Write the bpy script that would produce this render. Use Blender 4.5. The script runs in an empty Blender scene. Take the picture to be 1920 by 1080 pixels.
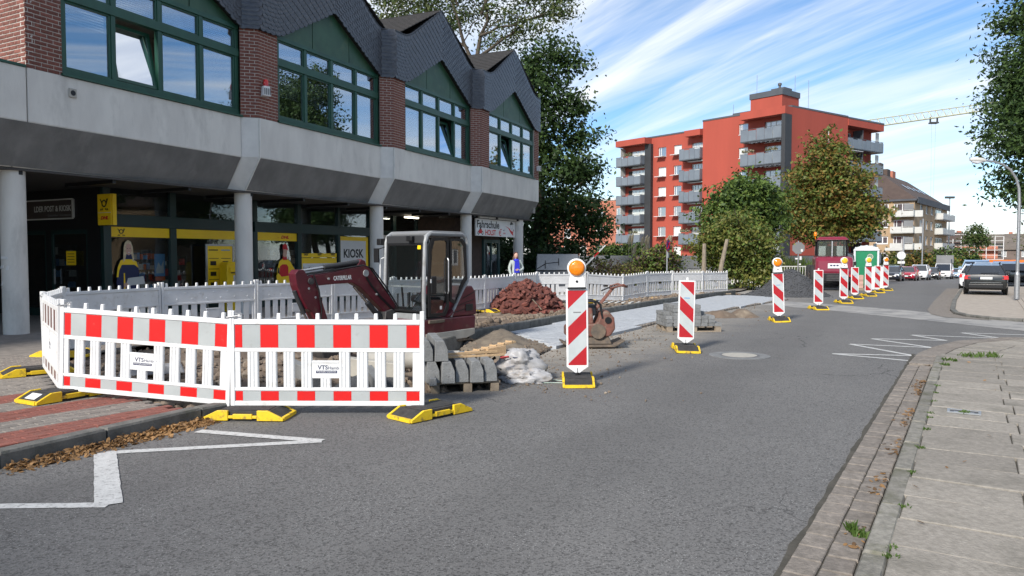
import bpy, bmesh, math, random
import numpy as np
from mathutils import Vector, Matrix, noise as mnoise
R = math.radians
random.seed(11)
S = bpy.context.scene
COL = S.collection

# ---------------------------------------------------------------- camera
cam = bpy.data.cameras.new('camera')
camo = bpy.data.objects.new('camera', cam)
COL.objects.link(camo)
cam.sensor_width = 36.0
cam.lens = 25.99
cam.clip_start = 0.05
cam.clip_end = 3000
camo.location = (0, 0, 1.67)
camo.rotation_euler = (R(90 - 2.437), 0, 0)
S.camera = camo

# ---------------------------------------------------------------- sky
SUN_EL, SUN_AZ = R(34), (-0.55, -0.835)
W = bpy.data.worlds.new('World')
S.world = W
W.use_nodes = True
wn, wl = W.node_tree.nodes, W.node_tree.links
wn.clear()
def wnode(t, **k):
    n = wn.new(t)
    for a, v in k.items():
        setattr(n, a, v)
    return n
def wmath(op, a, b=None, clamp=False):
    n = wnode('ShaderNodeMath', operation=op, use_clamp=clamp)
    for i, v in enumerate((a, b)):
        if v is None:
            continue
        if isinstance(v, (int, float)):
            n.inputs[i].default_value = v
        else:
            wl.new(v, n.inputs[i])
    return n.outputs[0]
sky = wnode('ShaderNodeTexSky', sky_type='NISHITA', sun_disc=False)
sky.sun_elevation = SUN_EL
sky.sun_rotation = math.atan2(SUN_AZ[0], SUN_AZ[1])
sky.altitude = 20
sky.air_density = 0.85
sky.dust_density = 0.05
sky.ozone_density = 2.2
hsv = wnode('ShaderNodeHueSaturation')
hsv.inputs['Saturation'].default_value = 1.2
wl.new(sky.outputs[0], hsv.inputs['Color'])
bg1 = wnode('ShaderNodeBackground')
bg1.inputs[1].default_value = 0.053
wl.new(hsv.outputs[0], bg1.inputs[0])
bg2 = wnode('ShaderNodeBackground')
bg2.inputs[0].default_value = (0.94, 0.97, 1.0, 1)
bg2.inputs[1].default_value = 0.37
tc = wnode('ShaderNodeTexCoord')
sep = wnode('ShaderNodeSeparateXYZ')
wl.new(tc.outputs['Generated'], sep.inputs[0])
zc = wmath('ADD', wmath('MAXIMUM', sep.outputs[2], 0.0), 0.16)
u0 = wmath('DIVIDE', sep.outputs[0], zc)
v0 = wmath('DIVIDE', sep.outputs[1], zc)
comb = wnode('ShaderNodeCombineXYZ')
wl.new(u0, comb.inputs[0]); wl.new(v0, comb.inputs[1])
def cloudnoise(rot, scale, nscale, detail, dist, lo, hi):
    m = wnode('ShaderNodeMapping', vector_type='TEXTURE')
    m.inputs['Rotation'].default_value = (0, 0, rot)
    m.inputs['Scale'].default_value = scale
    wl.new(comb.outputs[0], m.inputs[0])
    n = wnode('ShaderNodeTexNoise')
    n.inputs['Scale'].default_value = nscale
    n.inputs['Detail'].default_value = detail
    n.inputs['Roughness'].default_value = 0.62
    n.inputs['Distortion'].default_value = dist
    wl.new(m.outputs[0], n.inputs['Vector'])
    r = wnode('ShaderNodeMapRange', interpolation_type='SMOOTHSTEP')
    r.inputs[1].default_value = lo
    r.inputs[2].default_value = hi
    wl.new(n.outputs[0], r.inputs[0])
    return r.outputs[0]
# long thin cirrus streaks drawn out along one wind direction
c1 = cloudnoise(R(124), (4.2, 0.85, 1), 0.62, 7, 0.5, 0.40, 0.64)
c2 = cloudnoise(R(116), (3.2, 0.30, 1), 1.3, 6, 0.35, 0.40, 0.70)
c3 = cloudnoise(R(120), (2.6, 1.6, 1), 0.32, 3, 0.2, 0.20, 0.50)
cir = wmath('MULTIPLY', wmath('ADD', wmath('MULTIPLY', c1, 0.70), wmath('MULTIPLY', c2, 0.55)), wmath('ADD', wmath('MULTIPLY', c3, 0.75), 0.20))
# heaped cloud low over the horizon
n4 = wnode('ShaderNodeTexNoise')
n4.inputs['Scale'].default_value = 5.5
n4.inputs['Detail'].default_value = 6
m4 = wnode('ShaderNodeMapping')
m4.inputs['Scale'].default_value = (1, 1, 2.0)
m4.inputs['Location'].default_value = (0.8, 0.3, 0.1)
wl.new(tc.outputs['Generated'], m4.inputs[0]); wl.new(m4.outputs[0], n4.inputs['Vector'])
h4 = wnode('ShaderNodeMapRange', interpolation_type='SMOOTHSTEP')
h4.inputs[1].default_value = 0.16; h4.inputs[2].default_value = 0.0
wl.new(sep.outputs[2], h4.inputs[0])
cum = wnode('ShaderNodeMapRange', interpolation_type='SMOOTHSTEP')
cum.inputs[1].default_value = 0.74; cum.inputs[2].default_value = 0.90
wl.new(wmath('ADD', n4.outputs[0], wmath('MULTIPLY', h4.outputs[0], 0.42)), cum.inputs[0])
el = wnode('ShaderNodeMapRange', interpolation_type='SMOOTHSTEP')
el.inputs[1].default_value = 0.02; el.inputs[2].default_value = 0.22; el.inputs[3].default_value = 0.45
wl.new(sep.outputs[2], el.inputs[0])
fac = wmath('MAXIMUM', wmath('MULTIPLY', wmath('MULTIPLY', cir, el.outputs[0]), 0.95), wmath('MULTIPLY', cum.outputs[0], 0.80), True)
mx = wnode('ShaderNodeMixShader')
wl.new(fac, mx.inputs[0]); wl.new(bg1.outputs[0], mx.inputs[1]); wl.new(bg2.outputs[0], mx.inputs[2])
wo = wnode('ShaderNodeOutputWorld')
wl.new(mx.outputs[0], wo.inputs[0])

# ---------------------------------------------------------------- sun
sl = bpy.data.lights.new('sun', 'SUN')
sl.energy = 1.75
sl.angle = R(9.0)
sl.color = (1.0, 0.94, 0.86)
so = bpy.data.objects.new('sun', sl)
COL.objects.link(so)
sd = Vector((SUN_AZ[0] * math.cos(SUN_EL), SUN_AZ[1] * math.cos(SUN_EL), math.sin(SUN_EL)))
so.rotation_euler = sd.to_track_quat('Z', 'Y').to_euler()
so.location = (0, 0, 30)

S.view_settings.view_transform = 'Standard'
S.view_settings.look = 'None'
S.view_settings.gamma = 1
S.view_settings.use_curve_mapping = False
S.view_settings.exposure = 1.70

# ---------------------------------------------------------------- helpers
def gz(y):
    """Height of the street: level near by, falling gently beyond 40 m."""
    return -0.022 * max(0.0, y - 40.0)

class MB:
    """Collects vertices and faces; build() links them as one mesh object."""
    def __init__(self, xf=None):
        self.v, self.f, self.m, self.xf = [], [], [], xf
    def add(self, pts, faces, m=0):
        o = len(self.v)
        if self.xf:
            pts = [self.xf(*p) for p in pts]
        self.v.extend([tuple(p) for p in pts])
        for f in faces:
            self.f.append(tuple(i + o for i in f)); self.m.append(m)
    def poly(self, pts, m=0):
        self.add(pts, [tuple(range(len(pts)))], m)
    def hexa(self, p, m=0):
        self.add(p, [(3, 2, 1, 0), (4, 5, 6, 7), (0, 1, 5, 4), (1, 2, 6, 5), (2, 3, 7, 6), (3, 0, 4, 7)], m)
    def box(self, x0, x1, y0, y1, z0, z1, m=0):
        self.hexa([(x0, y0, z0), (x1, y0, z0), (x1, y1, z0), (x0, y1, z0), (x0, y0, z1), (x1, y0, z1), (x1, y1, z1), (x0, y1, z1)], m)
    def taper(self, x0, x1, y0, y1, z0, z1, tx, ty, m=0, ox=0, oy=0):
        """A box whose top is drawn in by tx, ty on each side and shifted by ox, oy."""
        self.hexa([(x0, y0, z0), (x1, y0, z0), (x1, y1, z0), (x0, y1, z0), (x0 + tx + ox, y0 + ty + oy, z1), (x1 - tx + ox, y0 + ty + oy, z1), (x1 - tx + ox, y1 - ty + oy, z1), (x0 + tx + ox, y1 - ty + oy, z1)], m)
    def bar(self, p0, p1, w, h, m=0, up=(0, 0, 1)):
        p0, p1 = Vector(p0), Vector(p1)
        d = (p1 - p0).normalized()
        a = d.cross(Vector(up))
        if a.length < 1e-4:
            a = d.cross(Vector((1, 0, 0)))
        a.normalize()
        b = a.cross(d)
        q = []
        for p in (p0, p1):
            q += [p - a * w / 2 - b * h / 2, p + a * w / 2 - b * h / 2, p + a * w / 2 + b * h / 2, p - a * w / 2 + b * h / 2]
        self.hexa(q, m)
    def prism(self, pl, f0, f1, m=0):
        """pl: 2D outline; f0, f1 map (a, b) to the two end caps."""
        n = len(pl)
        p = [f0(*q) for q in pl] + [f1(*q) for q in pl]
        fs = [tuple(range(n - 1, -1, -1)), tuple(range(n, 2 * n))]
        fs += [(i, (i + 1) % n, n + (i + 1) % n, n + i) for i in range(n)]
        self.add(p, fs, m)
    def tube(self, pts, r, n=8, m=0, cap=True):
        pts = [Vector(p) for p in pts]
        k = len(pts)
        rs = r if isinstance(r, (list, tuple)) else [r] * k
        ref = None
        q = []
        for i in range(k):
            d = (pts[min(i + 1, k - 1)] - pts[max(i - 1, 0)]).normalized()
            if ref is None:
                ref = d.cross(Vector((0, 0, 1)))
                if ref.length < 1e-3:
                    ref = d.cross(Vector((1, 0, 0)))
            a = (ref - d * ref.dot(d)).normalized()
            ref = a
            b = d.cross(a)
            for j in range(n):
                t = 2 * math.pi * j / n
                q.append(pts[i] + (a * math.cos(t) + b * math.sin(t)) * rs[i])
        fs = []
        for i in range(k - 1):
            for j in range(n):
                fs.append((i * n + j, i * n + (j + 1) % n, (i + 1) * n + (j + 1) % n, (i + 1) * n + j))
        if cap:
            fs.append(tuple(range(n - 1, -1, -1)))
            fs.append(tuple((k - 1) * n + j for j in range(n)))
        self.add(q, fs, m)
    def lathe(self, prof, n=16, c=(0, 0, 0), m=0, axis='z'):
        q, fs = [], []
        for (r, z) in prof:
            for j in range(n):
                t = 2 * math.pi * j / n
                a, b = r * math.cos(t), r * math.sin(t)
                if axis == 'z':
                    q.append((c[0] + a, c[1] + b, c[2] + z))
                elif axis == 'y':
                    q.append((c[0] + a, c[1] + z, c[2] - b))
                else:
                    q.append((c[0] + z, c[1] + a, c[2] + b))
        for i in range(len(prof) - 1):
            for j in range(n):
                fs.append((i * n + j, i * n + (j + 1) % n, (i + 1) * n + (j + 1) % n, (i + 1) * n + j))
        fs.append(tuple(range(n - 1, -1, -1)))
        fs.append(tuple((len(prof) - 1) * n + j for j in range(n)))
        self.add(q, fs, m)
    def blob(self, c, r, seg=10, ring=7, amp=0.0, fr=1.0, seed=0, m=0, zmin=None):
        q, fs = [], []
        for i in range(ring + 1):
            ph = math.pi * i / ring
            for j in range(seg):
                t = 2 * math.pi * j / seg
                d = Vector((math.sin(ph) * math.cos(t), math.sin(ph) * math.sin(t), math.cos(ph)))
                k = 1 + amp * mnoise.noise(d * fr + Vector((seed * 7.1, seed * 3.3, seed)))
                z = c[2] + d.z * r[2] * k
                if zmin is not None:
                    z = max(z, zmin)
                q.append((c[0] + d.x * r[0] * k, c[1] + d.y * r[1] * k, z))
        for i in range(ring):
            for j in range(seg):
                fs.append((i * seg + j, (i + 1) * seg + j, (i + 1) * seg + (j + 1) % seg, i * seg + (j + 1) % seg))
        self.add(q, fs, m)
    def mesh(self, name, mats, smooth=None):
        me = bpy.data.meshes.new(name)
        me.from_pydata(self.v, [], self.f)
        for mt in (mats if isinstance(mats, (list, tuple)) else [mats]):
            me.materials.append(mt)
        if any(self.m):
            me.polygons.foreach_set('material_index', self.m)
        if smooth is not None:
            me.shade_smooth()
            if smooth < 180:
                me.set_sharp_from_angle(angle=R(smooth))
        me.update()
        return me
    def build(self, name, mats, parent=None, smooth=None, bev=0, **k):
        me = self.mesh(name, mats, smooth)
        return link(name, me, parent, bev, **k)

def link(name, data, parent=None, bev=0, loc=None, rot=None, kind=None, label=None):
    o = bpy.data.objects.new(name, data)
    COL.objects.link(o)
    if parent is not None:
        o.parent = parent
    if loc is not None:
        o.location = loc
    if rot is not None:
        o.rotation_euler = rot
    if bev:
        b = o.modifiers.new('bevel', 'BEVEL')
        b.width = bev; b.segments = 2; b.limit_method = 'ANGLE'; b.angle_limit = R(40)
    if kind:
        o['kind'] = kind
    if label:
        o['label'] = label
    return o

def thing(name, label, cat, loc=(0, 0, 0), rotz=0.0, group=None):
    o = bpy.data.objects.new(name, None)
    COL.objects.link(o)
    o.location = loc
    o.rotation_euler = (0, 0, rotz)
    o.empty_display_size = 0.2
    return tag(o, label, cat, group)

def tag(o, label, cat, group=None):
    o['label'] = label; o['category'] = cat
    if group:
        o['group'] = group
    return o

def copy_tree(o, parent=None):
    c = o.copy()
    COL.objects.link(c)
    if parent is not None:
        c.parent = parent
    for ch in list(o.children):
        copy_tree(ch, c)
    return c

def text(name, body, size, mat, parent, loc, rot=(R(90), 0, 0), align='LEFT', shear=0, bold=0.0, ext=0.001, sx=1.0, space=1.0):
    cu = bpy.data.curves.new(name, 'FONT')
    cu.body = body; cu.size = size; cu.align_x = align; cu.align_y = 'BOTTOM_BASELINE'
    cu.shear = shear; cu.offset = bold; cu.extrude = ext; cu.resolution_u = 3; cu.space_character = space
    cu.materials.append(mat)
    tmp = bpy.data.objects.new('tmp', cu)
    COL.objects.link(tmp)
    bpy.context.view_layer.update()
    me = bpy.data.meshes.new_from_object(tmp.evaluated_get(bpy.context.evaluated_depsgraph_get()))
    bpy.data.objects.remove(tmp)
    me.name = name
    o = link(name, me, parent, loc=loc, rot=rot)
    o.scale = (sx, 1, 1)
    return o

def clip_poly(poly, a, b, c):
    """Keep the part of a 2D polygon where a*x + b*y <= c."""
    out = []
    for i in range(len(poly)):
        p, q = poly[i], poly[(i + 1) % len(poly)]
        dp, dq = a * p[0] + b * p[1] - c, a * q[0] + b * q[1] - c
        if dp <= 0:
            out.append(p)
        if dp * dq < 0:
            t = dp / (dp - dq)
            out.append((p[0] + (q[0] - p[0]) * t, p[1] + (q[1] - p[1]) * t))
    return out

def inside(poly):
    def f(x, y):
        c = False
        j = len(poly) - 1
        for i in range(len(poly)):
            xi, yi = poly[i]; xj, yj = poly[j]
            if (yi > y) != (yj > y) and x < (xj - xi) * (y - yi) / (yj - yi) + xi:
                c = not c
            j = i
        return c
    return f

# ---------------------------------------------------------------- materials
def nd(t, ty, **k):
    n = t.nodes.new(ty)
    for a, v in k.items():
        setattr(n, a, v)
    return n
def rgba(c):
    return (c[0], c[1], c[2], 1.0)
def mat(name, c1, c2=None, scale=4.0, rough=0.8, bump=0.0, bscale=None, metal=0.0, spec=0.5, rnd=0.0, lo=0.35, hi=0.65, detail=6, dirt=None, stretch=None, coat=0.0):
    m = bpy.data.materials.new(name)
    m.use_nodes = True
    t = m.node_tree
    bs = t.nodes['Principled BSDF']
    bs.inputs['Roughness'].default_value = rough
    bs.inputs['Metallic'].default_value = metal
    bs.inputs['Specular IOR Level'].default_value = spec
    if coat:
        bs.inputs['Coat Weight'].default_value = coat
        bs.inputs['Coat Roughness'].default_value = 0.05
    if c2 is None:
        c2 = tuple(min(1, x * 0.82) for x in c1)
    tc = nd(t, 'ShaderNodeTexCoord')
    vec = tc.outputs['Object']
    if stretch:
        mp = nd(t, 'ShaderNodeMapping')
        mp.inputs['Scale'].default_value = stretch
        t.links.new(vec, mp.inputs[0]); vec = mp.outputs[0]
    oi = nd(t, 'ShaderNodeObjectInfo')
    ad = nd(t, 'ShaderNodeVectorMath', operation='MULTIPLY_ADD')
    cx = nd(t, 'ShaderNodeCombineXYZ')
    for i in range(3):
        t.links.new(oi.outputs['Random'], cx.inputs[i])
    t.links.new(cx.outputs[0], ad.inputs[0]); ad.inputs[1].default_value = (31, 17, 23)
    t.links.new(vec, ad.inputs[2])
    vec = ad.outputs[0]
    n = nd(t, 'ShaderNodeTexNoise')
    n.inputs['Scale'].default_value = scale
    n.inputs['Detail'].default_value = detail
    n.inputs['Roughness'].default_value = 0.6
    t.links.new(vec, n.inputs['Vector'])
    rp = nd(t, 'ShaderNodeValToRGB')
    rp.color_ramp.elements[0].position = lo; rp.color_ramp.elements[1].position = hi
    rp.color_ramp.elements[0].color = rgba(c1); rp.color_ramp.elements[1].color = rgba(c2)
    t.links.new(n.outputs[0], rp.inputs[0])
    col = rp.outputs[0]
    if dirt:
        dc, ds, dlo, dhi = dirt
        n2 = nd(t, 'ShaderNodeTexNoise')
        n2.inputs['Scale'].default_value = ds; n2.inputs['Detail'].default_value = 8; n2.inputs['Roughness'].default_value = 0.65
        t.links.new(vec, n2.inputs['Vector'])
        mr = nd(t, 'ShaderNodeMapRange')
        mr.inputs[1].default_value = dlo; mr.inputs[2].default_value = dhi
        t.links.new(n2.outputs[0], mr.inputs[0])
        mi = nd(t, 'ShaderNodeMix', data_type='RGBA')
        t.links.new(mr.outputs[0], mi.inputs[0]); t.links.new(col, mi.inputs[6]); mi.inputs[7].default_value = rgba(dc)
        col = mi.outputs[2]
    if rnd:
        mr = nd(t, 'ShaderNodeMapRange')
        mr.inputs[3].default_value = 1 - rnd; mr.inputs[4].default_value = 1 + rnd
        t.links.new(oi.outputs['Random'], mr.inputs[0])
        hs = nd(t, 'ShaderNodeHueSaturation')
        t.links.new(mr.outputs[0], hs.inputs['Value']); t.links.new(col, hs.inputs['Color'])
        col = hs.outputs[0]
    t.links.new(col, bs.inputs['Base Color'])
    if bump:
        nb = n
        if bscale:
            nb = nd(t, 'ShaderNodeTexNoise')
            nb.inputs['Scale'].default_value = bscale; nb.inputs['Detail'].default_value = 5
            t.links.new(vec, nb.inputs['Vector'])
        bp = nd(t, 'ShaderNodeBump')
        bp.inputs['Strength'].default_value = bump; bp.inputs['Distance'].default_value = 0.02
        t.links.new(nb.outputs[0], bp.inputs['Height'])
        t.links.new(bp.outputs[0], bs.inputs['Normal'])
    return m

def glass(name, tint=(0.02, 0.025, 0.025), refl=0.35, see=0.5, rough=0.0, grazing=0.5):
    """Window pane: part mirror, part clear, part dark tint."""
    m = bpy.data.materials.new(name)
    m.use_nodes = True
    t = m.node_tree
    t.nodes.clear()
    out = nd(t, 'ShaderNodeOutputMaterial')
    gl = nd(t, 'ShaderNodeBsdfGlossy'); gl.inputs['Roughness'].default_value = rough
    gl.inputs['Color'].default_value = (0.92, 0.95, 1, 1)
    tr = nd(t, 'ShaderNodeBsdfTransparent'); tr.inputs['Color'].default_value = (0.86, 0.9, 0.9, 1)
    df = nd(t, 'ShaderNodeBsdfDiffuse'); df.inputs['Color'].default_value = rgba(tint)
    m1 = nd(t, 'ShaderNodeMixShader'); m1.inputs[0].default_value = 1 - see
    t.links.new(tr.outputs[0], m1.inputs[1]); t.links.new(df.outputs[0], m1.inputs[2])
    lw = nd(t, 'ShaderNodeLayerWeight'); lw.inputs[0].default_value = 0.3
    mr = nd(t, 'ShaderNodeMapRange'); mr.inputs[3].default_value = refl; mr.inputs[4].default_value = min(1, refl + grazing)
    t.links.new(lw.outputs['Fresnel'], mr.inputs[0])
    m2 = nd(t, 'ShaderNodeMixShader')
    t.links.new(mr.outputs[0], m2.inputs[0]); t.links.new(m1.outputs[0], m2.inputs[1]); t.links.new(gl.outputs[0], m2.inputs[2])
    t.links.new(m2.outputs[0], out.inputs[0])
    return m

def leafmat(name, c1, c2):
    m = bpy.data.materials.new(name)
    m.use_nodes = True
    t = m.node_tree
    bs = t.nodes['Principled BSDF']
    bs.inputs['Roughness'].default_value = 0.55
    bs.inputs['Specular IOR Level'].default_value = 0.3
    ge = nd(t, 'ShaderNodeNewGeometry')
    tc = nd(t, 'ShaderNodeTexCoord')
    n = nd(t, 'ShaderNodeTexNoise'); n.inputs['Scale'].default_value = 0.9; n.inputs['Detail'].default_value = 3
    t.links.new(tc.outputs['Object'], n.inputs['Vector'])
    ad = nd(t, 'ShaderNodeMath', operation='MULTIPLY_ADD')
    t.links.new(ge.outputs['Random Per Island'], ad.inputs[0]); ad.inputs[1].default_value = 0.55
    t.links.new(n.outputs[0], ad.inputs[2])
    mr = nd(t, 'ShaderNodeMapRange'); mr.inputs[1].default_value = 0.4; mr.inputs[2].default_value = 1.1
    t.links.new(ad.outputs[0], mr.inputs[0])
    mi = nd(t, 'ShaderNodeMix', data_type='RGBA')
    t.links.new(mr.outputs[0], mi.inputs[0]); mi.inputs[6].default_value = rgba(c1); mi.inputs[7].default_value = rgba(c2)
    t.links.new(mi.outputs[2], bs.inputs['Base Color'])
    tl = nd(t, 'ShaderNodeBsdfTranslucent')
    t.links.new(mi.outputs[2], tl.inputs['Color'])
    mx = nd(t, 'ShaderNodeMixShader'); mx.inputs[0].default_value = 0.28
    t.links.new(bs.outputs[0], mx.inputs[1]); t.links.new(tl.outputs[0], mx.inputs[2])
    t.links.new(mx.outputs[0], t.nodes['Material Output'].inputs[0])
    return m

def flat(name, c, rough=0.5, spec=0.4, metal=0.0, coat=0.0):
    return mat(name, c, tuple(x * 0.9 for x in c), 3.0, rough, spec=spec, metal=metal, coat=coat)

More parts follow.
